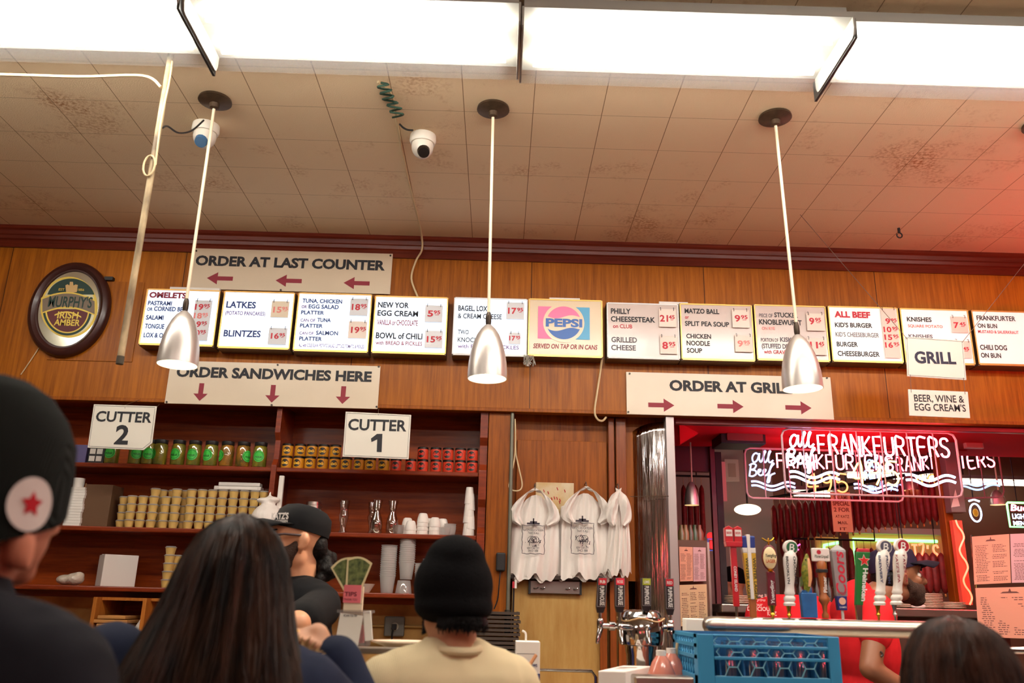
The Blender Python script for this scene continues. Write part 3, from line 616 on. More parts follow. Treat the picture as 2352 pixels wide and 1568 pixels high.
t = hung('cutter_one_board', 'white hanging board reading CUTTER 1', [(794, 945), (944.5, 952.5), (938.5, 1054.5), (786.5, 1048)], YCU, SIGNW)
Letters().px('CUTTER', *c6(976, 412), *c6(1502, 434), 24, YCU-.0015, .026).build(BLACK, t); MB().poly([Vector((q.x, YCU-.0015, q.z)) for q in [at(*c6(*w), YCU-.0015) for w in ((1236, 617), (1280, 619), (1287, 455), (1238, 455), (1184, 497), (1188, 528), (1240, 505))]]).build('number_print', BLACK, t, fix=False)
MB().tube([at(869, 953, YCU-.002), at(869, 944, YCU+.01), at(870, 938, YF-.005)], .0014, 5).build('wire', WIRE, t)

# ---------------------------------------------------------------- oval bar mirror
YO = YF-.03; c = at(158.5, 709, YO); rx = (at(251, 709, YO).x-at(66, 709, YO).x)/2; rz = (at(158, 600, YO).z-at(158, 817, YO).z)/2
t = thing('bar_mirror', 'oval pub mirror in dark frame with green, gold and maroon beer emblem', 'mirror', (c.x, YF, c.z-rz))
DK = M('dark_mahogany_frame', (58, 26, 22), .35, coat=.2)
tilt = .0
def oval(a, b, y, n=64): return [Vector((c.x+a*math.cos(2*PI*k/n), y, c.z+b*math.sin(2*PI*k/n))) for k in range(n)]
pr = [(0, YF), (0, YO-.005), (.012, YO-.02), (.03, YO-.026), (.045, YO-.018), (.05, YO-.012), (.058, YO-.012), (.062, YO-.004), (.064, YO+.005)]
MB().ring_loft([oval(rx-i, rz-i, y) for i, y in pr], False).build('frame', DK, t, True)
YI = YO-.004; MB().poly(oval(rx-.06, rz-.06, YI)).build('mirror_glass', M('silvered_glass', (226, 222, 200), .16, .9), t, fix=False)
def pc(x, y, k): # emblem point from crop 1 at layer k
    p = at(*c1(x, y), YI); return Vector((p.x, YI-.0008*k, p.z))
GOLDP = M('gold_print', (222, 192, 82), .45, .2); GRND = M('deep_green_print', (20, 54, 44), .5); MARO = M('dark_maroon_print', (92, 26, 32), .5); TAUPE = M('taupe_print', (122, 106, 88), .5)
def ovalc(x, y, a, b, k, t0=0, t1=2*PI, n=40): return [pc(x+a*math.cos(t0+(t1-t0)*i/n), y-b*math.sin(t0+(t1-t0)*i/n), k) for i in range(n+1)]
MB().poly(ovalc(622, 805, 258, 275, 1)).build('gold_ring_print', GOLDP, t, fix=False)
MB().poly(ovalc(622, 805, 238, 255, 2)).build('silver_ring_print', M('pale_print', (206, 198, 160), .4, .3), t, fix=False)
MB().poly(ovalc(640, 740, 218, 192, 3, .25, PI-.25)).build('green_arch_print', GRND, t, fix=False)
MB().poly(ovalc(608, 820, 222, 240, 3, PI+.1, 2*PI-.1)).build('green_bowl_print', GRND, t, fix=False)
MB().poly(ovalc(608, 822, 200, 218, 4, PI+.05, 2*PI-.05)).build('gold_bowl_print', GOLDP, t, fix=False)
MB().poly(ovalc(610, 824, 186, 205, 5, PI, 2*PI)).build('maroon_bowl_print', MARO, t, fix=False)
def band(y0, y1, x0, x1, sag, k): 
    n = 16; up = [pc(x0+(x1-x0)*i/n, y0-sag*math.sin(PI*i/n)+18*(i/n), k) for i in range(n+1)]; dn = [pc(x1-(x1-x0)*i/n, y1-sag*math.sin(PI*i/n)+18*(1-i/n), k) for i in range(n+1)]
    return MB().poly(up+dn)
band(722, 868, 372, 868, 60, 6).build('gold_banner_print', GOLDP, t, fix=False)
band(735, 852, 386, 856, 60, 7).build('taupe_banner_print', TAUPE, t, fix=False)
band(872, 885, 495, 735, 36, 7).build('gold_line_print', GOLDP, t, fix=False)
crown_ = [(600, 685), (592, 610), (612, 600), (628, 612), (632, 578), (660, 578), (664, 612), (682, 602), (704, 606), (694, 670)]
MB().poly([pc(x, y, 5) for x, y in crown_]).build('castle_print', M('buff_print', (206, 170, 110), .5), t, fix=False)
L = Letters()
for s, x0, y0, x1, y1, h, k, mm, b in []: pass
def emb(s, x0, y0, x1, y1, h, k, mat, bold):
    p = c1(x0, y0); q = c1(x1, y1); Letters().px(s, *p, *q, h/3.92, YI-.0008*k, bold).build(mat, t)
emb("MURPHY'S", 428, 800, 822, 808, 92, 8, GRND, .02); emb('IRISH', 512, 905, 700, 905, 58, 8, GOLDP, .022); emb('AMBER', 482, 970, 716, 968, 54, 8, GOLDP, .022); emb('EST', 526, 655, 578, 655, 20, 8, GOLDP, .01); emb('1856', 700, 657, 756, 658, 20, 8, GOLDP, .01)
bk = at(*c1(975, 550), YF-.02)
MB().box(bk.x-.02, bk.x+.03, YF-.03, YF, bk.z-.01, bk.z+.012).build('bracket', DARK, t)
cable('mirror_wire', [at(95, 790, YF-.006), at(72, 825, YF-.006), at(48, 860, YF-.006)], .003, CORD, 'thin wire running down the wood wall below the oval mirror')
x0, x1, z0, z1 = rectpx(125, 645, 318, 829, YF-.004)
tag(MB().box(x0, x1, YF-.006, YF, z0, z1).build('patch_panel', WOOD, None, bevel=.001), 'rectangular wood patch panel behind the oval bar mirror', 'panel')
cable('drooping_cord', [at(1383, 822, YM+.02), at(1378, 860, YF-.03), at(1371, 905, YF-.03), at(1366, 945, YF-.035), at(1373, 963, YF-.03), at(1384, 966, YF-.01), at(1392, 958, YF+.02)], .0062, CORD, 'cream cord drooping below the cola menu box')
# ================================================================ shelving
ZS = [1.5+(.707)*YS/4.8, 1.5+.357*YS/4.8, 1.5+.041*YS/4.8]     # lips of the three shelves (tops)
xa, xb = XL+.2, at(1100, 1080, YS).x
u = thing('shelf_unit', 'dark red-brown wall shelving of three long shelves with a middle divider', 'shelving', ((xa+xb)/2, YS, 1.0))
MB().box(xa, xb, YB, YB+.02, 1.48, ZF+.03).build('back_panel', WOODD, u)
for z in ZS: MB().box(xa, xb, YS, YB, z-.026, z).build('shelf_board', WOODR, u, bevel=.006)
def scallop(x, w, nm):
    zt = ZF+.03; pts = [(YS-.012, zt)]
    for z in ZS: pts += [(YS-.012, z+.2), (YS+.02, z+.16), (YS+.02, z+.05), (YS-.012, z+.01), (YS-.012, z-.04)]
    pts += [(YS-.012, 1.45), (YB, 1.45), (YB, zt)]
    MB().prism(pts, x, x+w).xf(Matrix(((0, 1, 0, 0), (1, 0, 0, 0), (0, 0, 1, 0), (0, 0, 0, 1)))).build(nm, WOODR, u, bevel=.002)
xd = at(630, 1060, YS).x
scallop(xd-.012, .03, 'divider'); scallop(xb, .045, 'side_panel')
def onshelf(px, py, k, y=.06): # x at picture column px for something standing y behind the shelf lip
    return at(px, py, YS+y).x
# pickle jars
LID = M('black_lid', (26, 24, 24), .4); PICK = M('pickle_brine', (110, 112, 40), .35, noise=.6, nscale=22, c2=(168, 148, 44)); PICK2 = M('pickled_peppers', (190, 128, 40), .35, noise=.6, nscale=20, c2=(84, 78, 28))
GLASS = glassy('clear_glass', (240, 240, 232), .1, .02); GRL = M('bright_green_label', (56, 190, 62), .5, em=.0); GRL2 = M('dark_green_label', (24, 84, 40), .5)
def jar(fill, nm):
    t = thing('pickle_jar', nm, 'jar', (0, 0, 0))
    MB().lathe([(.036, .004), (.039, .012), (.039, .108), (.034, .122), (.03, .126)], n=24).build('contents', fill, t, True)
    MB().lathe([(.038, 0), (.042, .008), (.042, .112), (.036, .126), (.033, .130)], n=24, cap=False).build('glass_wall', GLASS, t, True)
    MB().lathe([(.0, .126), (.036, .126), (.037, .128), (.037, .146), (.034, .148), (0, .148)], n=24).build('lid', LID, t, True)
    def patch(r, z0, r1, mat, nm, n=28):
        pts = []
        for k in range(n): 
            a = 2*PI*k/n; w = r1*math.cos(a)/r; pts.append((r*math.sin(w), -r*math.cos(w), z0+r1*math.sin(a)))
        cc = (0, -r, z0); MB().add([cc]+pts, [(0, 1+k, 1+(k+1) % n) for k in range(n)]).build(nm, mat, t, fix=False)
    patch(.0432, .062, .033, GRL, 'round_label'); patch(.0437, .062, .027, GRL2, 'label_disc'); patch(.0441, .062, .0245, GRL, 'label_center')
    L = Letters(); L.put('PICKLES', Vector((-.019, -.0449, .052)), X_, Z_, .038, .010, .02); L.build(M('label_ink', (14, 44, 20), .5), t)
    return t
JA, JB = Proto(jar(PICK, 'x')), Proto(jar(PICK2, 'x'))
jl = [(260, 0, 0), (314, 0, .5), (344, 0, .3), (370, 0, -1.0), (411, 0, -.15), (448, 0, 0), (486, 0, -.25), (523, 1, -.9), (560, 1, 1.0), (599, 0, .1)]
zj = ZS[0]
for i, (px, kind, rz) in enumerate(jl):
    lb = f'pickle jar with green round label, {nth(len(jl)-1-i)} from the shelf divider on the top shelf'
    (JB if kind else JA).put((onshelf(px, 1040, 0), YS+.05, zj), lb, 'pickle jars on the top shelf', rz, (.98, .98, 1.0))
# tins
CANM = M('tin_rim', (40, 34, 30), .35, .6)
def tin(body, band, nm):
    t = thing('relish_tin', nm, 'tin', (0, 0, 0))
    MB().lathe([(0, 0), (.031, 0), (.032, .003), (.032, .060), (0, .060)], n=22).build('body', body, t, True)
    MB().lathe([(0, .060), (.033, .060), (.033, .071), (.031, .073), (0, .073)], n=22).build('lid', CANM, t, True)
    def disc(r, r1, mat, nm, z0=.031, h=None, n=24):
        pts = []
        for k in range(n):
            a = 2*PI*k/n; dx = r1*math.cos(a); dz = r1*math.sin(a)
            if h: dz = max(-h, min(h, dz))
            w = dx/r; pts.append((r*math.sin(w), -r*math.cos(w), z0+dz))
        MB().add([(0, -r, z0)]+pts, [(0, 1+k, 1+(k+1) % n) for k in range(n)]).build(nm, mat, t, fix=False)
    disc(.0326, .022, M('tin_black_label', (24, 22, 18), .45), 'round_label'); disc(.033, .0195, band, 'label_band', .029, .005)
    return t
TY = Proto(tin(M('mustard_tin', (206, 140, 28), .4), M('yellow_band', (226, 186, 54), .4), 'x')); TR_ = Proto(tin(M('red_tin', (206, 62, 36), .4), M('red_band', (206, 40, 34), .4), 'x'))
low = [658, 686, 712, 741, 769, 796, 825.5, 851, 881.6, 909.7, 944, 971, 1001.5, 1029.6, 1057.6, 1085]
for i, px in enumerate(low):
    red = i >= 9; lb = f'{"red" if red else "mustard-yellow"} relish tin in the lower row, {nth(i)} from the shelf divider'
    (TR_ if red else TY).put((onshelf(px, 1062, 0, .045), YS+.045, zj), lb, 'relish tins on the top shelf', random.uniform(-.25, .25), .98)
for i, px in enumerate([661, 690, 717, 744, 771]):
    TY.put((onshelf(px, 1032, 0, .045), YS+.045, zj+.0716), f'mustard-yellow relish tin in the upper row, {nth(i)} from the shelf divider', 'relish tins on the top shelf', random.uniform(-.3, .3), .98)
for i, px in enumerate([972, 1001.5, 1029.6, 1058, 1086]):
    TR_.put((onshelf(px, 1032, 0, .045), YS+.045, zj+.0716), f'red relish tin in the upper row, {nth(4-i)} from the shelf end post', 'relish tins on the top shelf', random.uniform(-.3, .3), .98)
# small card display and purple box
x0, x1, z0, z1 = rectpx(203, 1024, 240, 1060, YS+.03)
t = thing('card_display', 'black display box with four small white cards on the top shelf', 'box', ((x0+x1)/2, YS+.03, zj))
MB().box(x0, x1, YS+.03, YS+.1, zj, zj+.1).build('box_body', DARK, t, bevel=.002)
for i in (0, 1):
    for k in (0, 1):
        a = x0+.008+i*.04; b = zj+.012+k*.042
        MB().box(a, a+.032, YS+.028, YS+.031, b, b+.03).build('white_card', PAPER, t)
tag(MB().box(x0-.085, x0-.012, YS+.03, YS+.09, zj, zj+.105).build('purple_box', M('purple_carton', (92, 84, 132), .5), None, bevel=.002), 'small purple carton at the end of the top shelf', 'carton')
# mustard cups on the middle shelf
CUPM = M('mustard_cup', (208, 172, 100), .4); CUPL = glassy('cup_lid', (244, 240, 226), .12, .1, .5)
def cup():
    t = thing('mustard_cup', 'x', 'cup', (0, 0, 0))
    MB().lathe([(0, 0), (.021, 0), (.0275, .034), (.028, .036), (0, .036)], n=18).build('cup', CUPM, t, True)
    MB().lathe([(0, .036), (.030, .036), (.0305, .039), (.026, .0405), (.024, .044), (0, .044)], n=18).build('lid', CUPL, t, True)
    return t
CU = Proto(cup()); zc = ZS[1]
st = [(279, 4, .09), (298, 4, .035), (323, 4, .035), (348, 5, .035), (376, 4, .04), (399, 5, .035), (434, 5, .035), (458, 5, .035), (481, 5, .035), (506, 5, .035), (531, 5, .035), (556, 5, .035), (580, 5, .035), (365, 5, .10), (390, 5, .1), (420, 5, .10), (602, 5, .04)]
fr = [s for s in st if s[2] < .06]
for s in st:
    px, n, y = s
    w = f'in the {nth(fr.index(s))} front stack from the brown carton' if s in fr else f'in the back stack {"nearest the brown carton" if px == 279 else "in the middle of the back row" if px == 390 else "second in the back row" if px == 365 else "fourth in the back row"}'
    for k in range(n):
        CU.put((onshelf(px, 1190, 1, y)+random.uniform(-.002, .002), YS+y, zc+k*.0445), f'mustard cup {w}, {nth(k)} up', 'mustard cups on the middle shelf')
# brown carton, white paper stack
x0, x1, z0, z1 = rectpx(190, 1112, 253, 1203, YS+.05)
t = thing('brown_carton', 'dark brown cardboard carton standing on the middle shelf', 'carton', ((x0+x1)/2, YS+.05, zc))
BRN = M('dark_cardboard', (96, 66, 40), .7); MB().box(x0, x1, YS+.05, YS+.2, zc, z1).build('carton_body', BRN, t, bevel=.003)
MB().box(x0-.004, x0+.004, YS+.048, YS+.052, zc+.01, z1+.004).build('flap', M('cardboard_edge', (120, 84, 52), .7), t)
x0, x1, z0, z1 = rectpx(152, 1118, 190, 1197, YS+.03); n = 14
for k in range(n):
    MB_ = MB().box(x0+.003*math.sin(k*2.1), x1+.003*math.sin(k*1.3), YS+.03, YS+.2, zc+(z1-zc)*k/n+.001, zc+(z1-zc)*(k+1)/n)
    tag(MB_.build('paper_pad', PAPER), f'white paper pad in the pile beside the brown carton, {nth(k)} from the shelf', 'paper pad', 'white paper pads in a pile')
x0, x1, z0, z1 = rectpx(168, 1097, 187, 1117, YS+.08)
tag(MB().lathe([(0, z1-.075), (.028, z1-.075), (.032, z1), (0, z1)], ((x0+x1)/2, YS+.1, 0), 18).build('paper_cup', PAPER, None, True), 'small upturned cup on top of the paper pads', 'cup')
# foil boxes on the cups
x0, x1, z0, z1 = rectpx(490, 1137, 598, 1159, YS+.04)
t = thing('wrap_carton', 'long silvery wrap carton lying on the mustard cup stacks', 'carton', ((x0+x1)/2, YS+.04, zc+5*.0445))
zz = zc+5*.0445; MB().box(x0, x1, YS+.02, YS+.09, zz, zz+.022).box(x0+.02, x1-.01, YS+.03, YS+.09, zz+.024, zz+.045).build('carton_body', M('silver_card', (210, 204, 198), .35, .3), t, bevel=.004)
MB().box(x0+.03, x1-.02, YS+.018, YS+.02, zz+.004, zz+.018).build('label_strip', WHITE, t)
# white bag tied at top behind the cashier
def blob(prims, voxel=.01, smooth_it=4):
    mb = MB()
    for p in prims:
        if p[0] == 'e': mb.ell(p[1], p[2], p[3] if len(p) > 3 else None)
        elif p[0] == 'c': mb.caps(p[1], p[2], p[3], p[4])
        elif p[0] == 'b': mb.box(*p[1:])
    me = bpy.data.meshes.new('tmp'); me.from_pydata([tuple(v) for v in mb.v], [], mb.f)
    bm = bmesh.new(); bm.from_mesh(me); bmesh.ops.recalc_face_normals(bm, faces=bm.faces); bm.to_mesh(me); bm.free()
    o = bpy.data.objects.new('tmp', me); COL.objects.link(o)
    r = o.modifiers.new('r', 'REMESH'); r.mode = 'VOXEL'; r.voxel_size = voxel
    if smooth_it: s = o.modifiers.new('s', 'SMOOTH'); s.factor = .5; s.iterations = smooth_it
    dg = bpy.context.evaluated_depsgraph_get(); m2 = bpy.data.meshes.new_from_object(o.evaluated_get(dg))
    v = [p.co.copy() for p in m2.vertices]; f = [tuple(p.vertices) for p in m2.polygons]
    bpy.data.objects.remove(o); bpy.data.meshes.remove(me); bpy.data.meshes.remove(m2)
    return v, f
PLAS = M('white_plastic_bag', (234, 226, 218), .35, bump=.4, bscale=26, stretch=(1, 1, .4))
b0 = at(615, 1172, YS-.05); v, f = blob([('e', b0+Vector((0, 0, -.05)), (.09, .07, .09)), ('e', b0+Vector((.0, 0, .03)), (.03, .03, .05)), ('e', b0+Vector((.02, .0, .06)), (.045, .03, .018)), ('e', b0+Vector((-.03, .0, .055)), (.04, .03, .016)), ('c', b0+Vector((0, 0, .05)), b0+Vector((.005, 0, .1)), .012, .006)], .007, 3)
v = [p+Vector((0, 0, 0)) for p in v]
tag(mesh_obj('tied_bag', v, f, PLAS, None, True), "knotted white plastic bag hanging beside the cashier's cap", 'bag')
x0, x1, z0, z1 = rectpx(639, 1092, 650, 1152, YS-.03)
tag(MB().box(x0, x1, YS-.035, YS-.013, z0-.25, z1).build('white_batten', WHITE, None, bevel=.003), 'white upright plastic strip fixed beside the shelf divider', 'strip')
# stacked silver cans behind the cap
x0, x1, z0, z1 = rectpx(697, 1152, 734, 1224, YS+.07)
t = thing('napkin_canister', "silver canister standing behind the cashier's cap", 'canister', ((x0+x1)/2, YS+.09, zc))
MB().lathe([(0, zc), (.045, zc), (.045, z1-.02), (.042, z1-.018), (.042, z1), (0, z1)], ((x0+x1)/2, YS+.09, 0), 24).build('body', STEEL, t, True)
MB().lathe([(.046, zc+.05), (.046, zc+.13)], ((x0+x1)/2, YS+.09, 0), 24, False).build('label_wrap', WHITE, t, True)
# glasses
def glassware(prof, nm): 
    inner = [(max(r-.0025, .002), z) for r, z in prof[::-1]]
    return tag(MB().lathe(prof + inner, n=28, cap=False).build('beer_glass', glassy('ware_glass', (248, 244, 240), .16, .03), None, True), nm, 'glass')
pils = [(.024, 0), (.025, .006), (.017, .02), (.02, .05), (.028, .08), (.03, .1), (.024, .12), (.027, .15), (.031, .185)]
caraf = [(.028, 0), (.034, .01), (.036, .05), (.033, .08), (.019, .12), (.018, .13), (.022, .15), (.03, .19)]
def put(o, px, y, lb, grp): o.location = (onshelf(px, 1180, 1, y), YS+y, zc); tag(o, lb, None, grp)
put(glassware(pils, 'x'), 790, .07, 'waisted tall beer glass standing alone on the middle shelf', 'glasses on the middle shelf')
put(glassware(pils, 'x'), 856, .12, 'tall beer glass behind the two carafes', 'glasses on the middle shelf')
put(glassware(caraf, 'x'), 866, .06, 'clear carafe with pinched neck, closer to the cashier', 'glasses on the middle shelf')
put(glassware(caraf, 'x'), 902, .06, 'clear carafe with pinched neck, closer to the white foam cups', 'glasses on the middle shelf')
# foam cups
FOAM = M('white_foam', (238, 230, 222), .6)
def foam(nm): return tag(MB().lathe([(0, 0), (.033, 0), (.034, .004), (.03, .03), (.024, .05), (.018, .055), (0, .056)], n=22).build('foam_cup', FOAM, None, True), nm, 'cup')
FC = Proto(foam('x')); gf = 'foam cups upturned on the middle shelf'
for px, n, y, w in [(944, 2, .045, 'closest to the carafes'), (971, 4, .05, 'in the tallest of the low stacks'), (999, 3, .05, 'in the stack by the clear cups'), (936, 3, .12, 'in the back stack by the carafes'), (985, 3, .12, 'in the middle back stack'), (1017, 3, .12, 'in the back stack by the clear cups')]:
    for k in range(n): FC.put((onshelf(px, 1200, 1, y), YS+y, zc+k*.022), f'white foam cup {w}, {nth(k)} from the shelf', gf)
CLR = glassy('milky_clear_plastic', (246, 244, 242), .08, .08, .55)
def clear(prof, nm): return tag(MB().lathe(prof, n=24, cap=False).build('clear_cup', CLR, None, True), nm, 'cup')
CC = Proto(clear([(.03, .002), (.033, .004), (.04, .05), (.042, .052)], 'x'))
for px, n, y, w in [(1034, 3, .07, 'stack beside the tall foam tower'), (1022, 1, .04, 'in front of the clear stack'), (915, 2, .1, 'behind the carafes')]:
    for k in range(n): CC.put((onshelf(px, 1210, 1, y), YS+y, zc+k*.012), f'clear plastic cup, {w}, {nth(k)} from the shelf', 'clear cups on the middle shelf', 0, .85)
TF = Proto(tag(MB().lathe([(0, 0), (.036, 0), (.037, .004), (.031, .07), (.026, .095), (.0, .096)], n=22).build('foam_cup', FOAM, None, True), 'x', 'cup'))
for k in range(6): TF.put((onshelf(1078, 1170, 1, .05)+.004*math.sin(k*2), YS+.05, zc+k*.036), f'tall white foam cup in the tower at the shelf end, {nth(k)} from the shelf', 'foam cup tower at the shelf end', 0, (.92-.035*k, .92-.035*k, 1))
# lower shelf
z3 = ZS[2]
x0, x1, z0, z1 = rectpx(196, 1272, 300, 1339, YS+.05)
t = thing('white_carton', 'plain white cardboard box with one corner forward on the lower shelf', 'carton', ((x0+x1)/2, YS+.1, z3))
R = Matrix.Rotation(.6, 3, 'Z'); w = (x1-x0)*.62
MB().box(-w*.58, w*.58, -w*.5, w*.5, 0, z1-z3-.0, R, ((x0+x1)/2+.0, YS+.17, z3)).build('carton_body', M('white_card', (214, 204, 196), .6), t, bevel=.003)
MB().box(-w*.585, w*.585, -.003, .003, z1-z3, z1-z3+.002, R, ((x0+x1)/2, YS+.17, z3)).build('tape_seam', WHITE, t)
bb = at(168, 1327, YS+.06)
v, f = blob([('e', Vector((bb.x, YS+.08, z3+.035)), (.05, .05, .034)), ('e', Vector((bb.x-.05, YS+.08, z3+.03)), (.05, .05, .028)), ('e', Vector((bb.x+.02, YS+.08, z3+.055)), (.03, .03, .02))], .008, 2)
tag(mesh_obj('clear_bag', v, f, M('clear_poly_bag', (190, 176, 160), .25, bump=.6, bscale=40), None, True), 'crumpled clear plastic bag beside the white box', 'bag')
for k in range(5):
    CU.put((onshelf(383, 1330, 1, .05), YS+.05, z3+k*.0445), f'mustard cup in the short stack on the lower shelf, {nth(k)} up', 'mustard cups on the lower shelf', 0, 1.05)
for k in range(4):
    CU.put((onshelf(400, 1330, 1, .09), YS+.09, z3+k*.0445), f'mustard cup in the half hidden stack on the lower shelf, {nth(k)} up', 'mustard cups on the lower shelf', 0, 1.05)
TC_ = Proto(clear([(.036, .002), (.038, .003), (.05, .105), (.053, .107), (.053, .110)], 'x'))
for px, n, w in [(892, 15, 'in the tall stack by the bowl'), (934, 13, 'in the tall stack next to the upright cup')]:
    zb_ = z3 + (.075 if px == 934 else 0)
    for k in range(n): TC_.put((onshelf(px, 1300, 1, .06), YS+.06, zb_+.112+k*.0092) if False else (onshelf(px, 1300, 1, .06), YS+.06, zb_+k*.0118), f'clear deli cup {w}, {nth(k)} from the shelf', 'clear deli cups on the lower shelf', 0, .88)
UP = lambda px, y, h, lb: tag(MB().lathe([(.046, 0), (.036, h*.97), (.034, h), (0, h)], (onshelf(px, 1300, 1, y), YS+y, z3), 24, False).build('clear_cup', CLR, None, True), lb, 'cup')
UP(930, .06, .07, 'upturned clear cup under a tall stack of deli cups')
for k in range(5): TC_.put((onshelf(972, 1300, 1, .06), YS+.06, z3+.02+k*.012), f'clear deli cup in the stack behind the black beanie, {nth(k)} from the shelf', 'clear deli cups on the lower shelf', 0, .9)
for k in range(9): TC_.put((onshelf(990, 1290, 1, .12), YS+.12, z3+k*.012), f'clear deli cup in the far stack behind the black beanie, {nth(k)} from the shelf', 'clear deli cups on the lower shelf', 0, .9)
for k in range(6): TC_.put((onshelf(820, 1310, 1, .1), YS+.1, z3+k*.012), f'clear deli cup behind the dollar bills, {nth(k)} from the shelf', 'clear deli cups on the lower shelf', 0, .92)
tag(MB().lathe([(.018, 0), (.022, .004), (.046, .045), (.048, .047), (.045, .045), (.02, .008), (0, .007)], (onshelf(842, 1340, 1, .05), YS+.05, z3), 28, False).build('white_bowl', M('white_china', (232, 222, 208), .25), None, True), 'small white bowl on the lower shelf beside the deli cups', 'bowl')
# pigeonhole with flattened brown bags below the lower shelf
x0, x1, z0, z1 = rectpx(232, 1372, 345, 1460, YS-.02)
OW = wood('honey_wood', (190, 118, 50), (150, 84, 30)); t = thing('pigeonhole', 'honey-coloured wooden pigeonhole under the lower shelf', 'rack', ((x0+x1)/2, YS, 1.05))
MB().box(x0-.02, x0, YS-.1, YB, 1.1, z1).build('side', OW, t); MB().box(x1-.02, x1, YS-.1, YB, 1.1, z1).build('side', OW, t); MB().box(x0, x1+.2, YS-.04, YB, z1-.015, z1).build('top_board', OW, t); MB().box(x0-.5, x1+.5, YS-.12, YB, 1.06, 1.1).build('bottom_board', OW, t); MB().box(x0, x1-.02, YB-.03, YB-.01, 1.1, z1).build('back_board', WOODD, t)
KR = M('brown_kraft_paper', (176, 122, 62), .8)
for k in range(14):
    zz = 1.1+k*.021; tag(MB().box(x0+.005+.01*math.sin(k*3), x1-.1+.012*math.sin(k*1.7), YS-.1, YS+.12, zz, zz+.018).build('paper_bag', KR, None, bevel=.005), f'folded brown paper bag in the pigeonhole, {nth(k)} from the bottom', 'paper bag', 'folded brown bags in the pigeonhole')
x0, x1, z0, z1 = rectpx(298, 1412, 320, 1432, YS-.06)
tag(MB().box(-.03, .03, -.03, .03, 0, .09, Matrix.Rotation(.5, 3, 'Y'), ((x0+x1)/2, YS+.02, z0-.06)).build('white_packet', PAPER, None), 'small white packet tucked in the pigeonhole', 'packet')
# ================================================================ between the shelves and the bay
YP1 = YF+.03
x0 = at(1119, 1100, YP1).x; x1 = at(1172, 1100, YP1).x
struct(MB().box(x0, x1, YP1, YB+.02, 1.42, ZF).build('pillar_trim', WOODP, bevel=.003)).name = 'trim_4'
xa = at(1185, 1150, YF+.12).x; xb = at(1395, 1150, YF+.12).x
YR = YF+.12
zt = at(1290, 1012, YR).z; zl = at(1290, 1330, YR).z
struct(MB().box(x1, 1.0, YR+.03, YB+.02, zl, ZF+.03).build('wall_panel_upper', WOODP)).name = 'trim_5'
PANP = wood('dark_niche_veneer', (160, 84, 34), (112, 52, 18), rough=.35)
tag(MB().box(xa, xb, YR, YR+.03, zl+.02, zt).build('wainscot_sheet', WOODP, None, bevel=.003), 'wood panel behind the hanging white bags', 'panel')
for a, b, lb in [(1398, 1412, 'narrow wood post beside the bag panel'), (1416, 1440, 'wide wood post next to the polished steel column')]:
    p0, p1 = at(a, 1150, YR-.02).x, at(b, 1150, YR-.02).x
    tag(MB().box(p0, p1, YR-.03, YR+.03, .9, ZF).build('wood_post', PANP, None, bevel=.004), lb, 'post')
tag(MB().box(x1, xb+.02, YR-.06, YR+.03, zl-.005, zl+.018).build('ledge', M('dark_ledge', (52, 34, 26), .5), None, bevel=.003), 'dark wooden ledge under the hanging bags', 'ledge')
pz = 1.02
tag(MB().box(xa-.01, xb-.02, YR+.0, YR+.03, pz, zl-.01).build('plywood_sheet', PLY, None), 'pale plywood panel under the bag ledge', 'panel')
tag(MB().box(xb+.02, .72, YR+.01, YR+.03, pz, zl-.01).build('plywood_strip', PLY, None), 'pale plywood strip behind the soda tap handles', 'panel')
p0, p1 = at(1378, 1480, YR-.02).x, at(1394, 1480, YR-.02).x
tag(MB().box(p0, p1, YR-.03, YR, pz, zl-.03).build('wood_batten', PANP, None), 'brown wood batten edging the plywood panel', 'post')
# grey conduit with clamp
yq = YF-.0
q = at(1176, 1000, yq); q2 = at(1166, 1440, yq)
t = thing('grey_conduit', 'grey metal conduit running down beside the wood pillar', 'pipe', (q.x, yq, q2.z))
MB().cyl((q.x, yq+.02, ZF-.0), (q.x, yq+.02, q2.z), .011, n=12).build('pipe_tube', M('grey_galvanised', (112, 112, 98), .45, .4), t, True)
MB().cyl((q.x, yq+.02, q2.z-.03), (q.x, yq+.02, q2.z+.09), .018, n=12).build('coupling', M('dark_coupling', (60, 58, 52), .5, .4), t, True)
cable('black_conduit_cable', [(q.x+.03, yq+.02, zl-.02), (q.x+.028, yq+.01, 1.4), (q.x+.026, yq+.015, 1.25), (q.x+.02, yq+.02, 1.05)], .006, DARK, 'black cable dropping from the red and white tag by the conduit')
tg = at(1182, 1342, yq-.005); t = thing('cable_tag', 'small red and white tag on the cable by the conduit', 'tag', (tg.x, yq, tg.z))
MB().box(tg.x-.012, tg.x, yq-.004, yq+.004, tg.z-.018, tg.z+.016).build('red_half', REDP, t); MB().box(tg.x, tg.x+.012, yq-.006, yq+.004, tg.z-.02, tg.z+.025).build('white_half', WHITE, t)
# loop of cord
pts = [(1183, 962), (1184, 1000), (1182, 1050), (1172, 1100), (1169, 1117), (1176, 1125), (1188, 1127), (1197, 1122), (1199, 1108), (1192, 1075), (1185, 1040), (1184, 1000)]
cable('cord_loop', [at(x, y, YF+.02+(.004 if i > 6 else 0)) for i, (x, y) in enumerate(pts)], .0042, CORD, 'cream cord hanging in a loop beside the wood pillar')
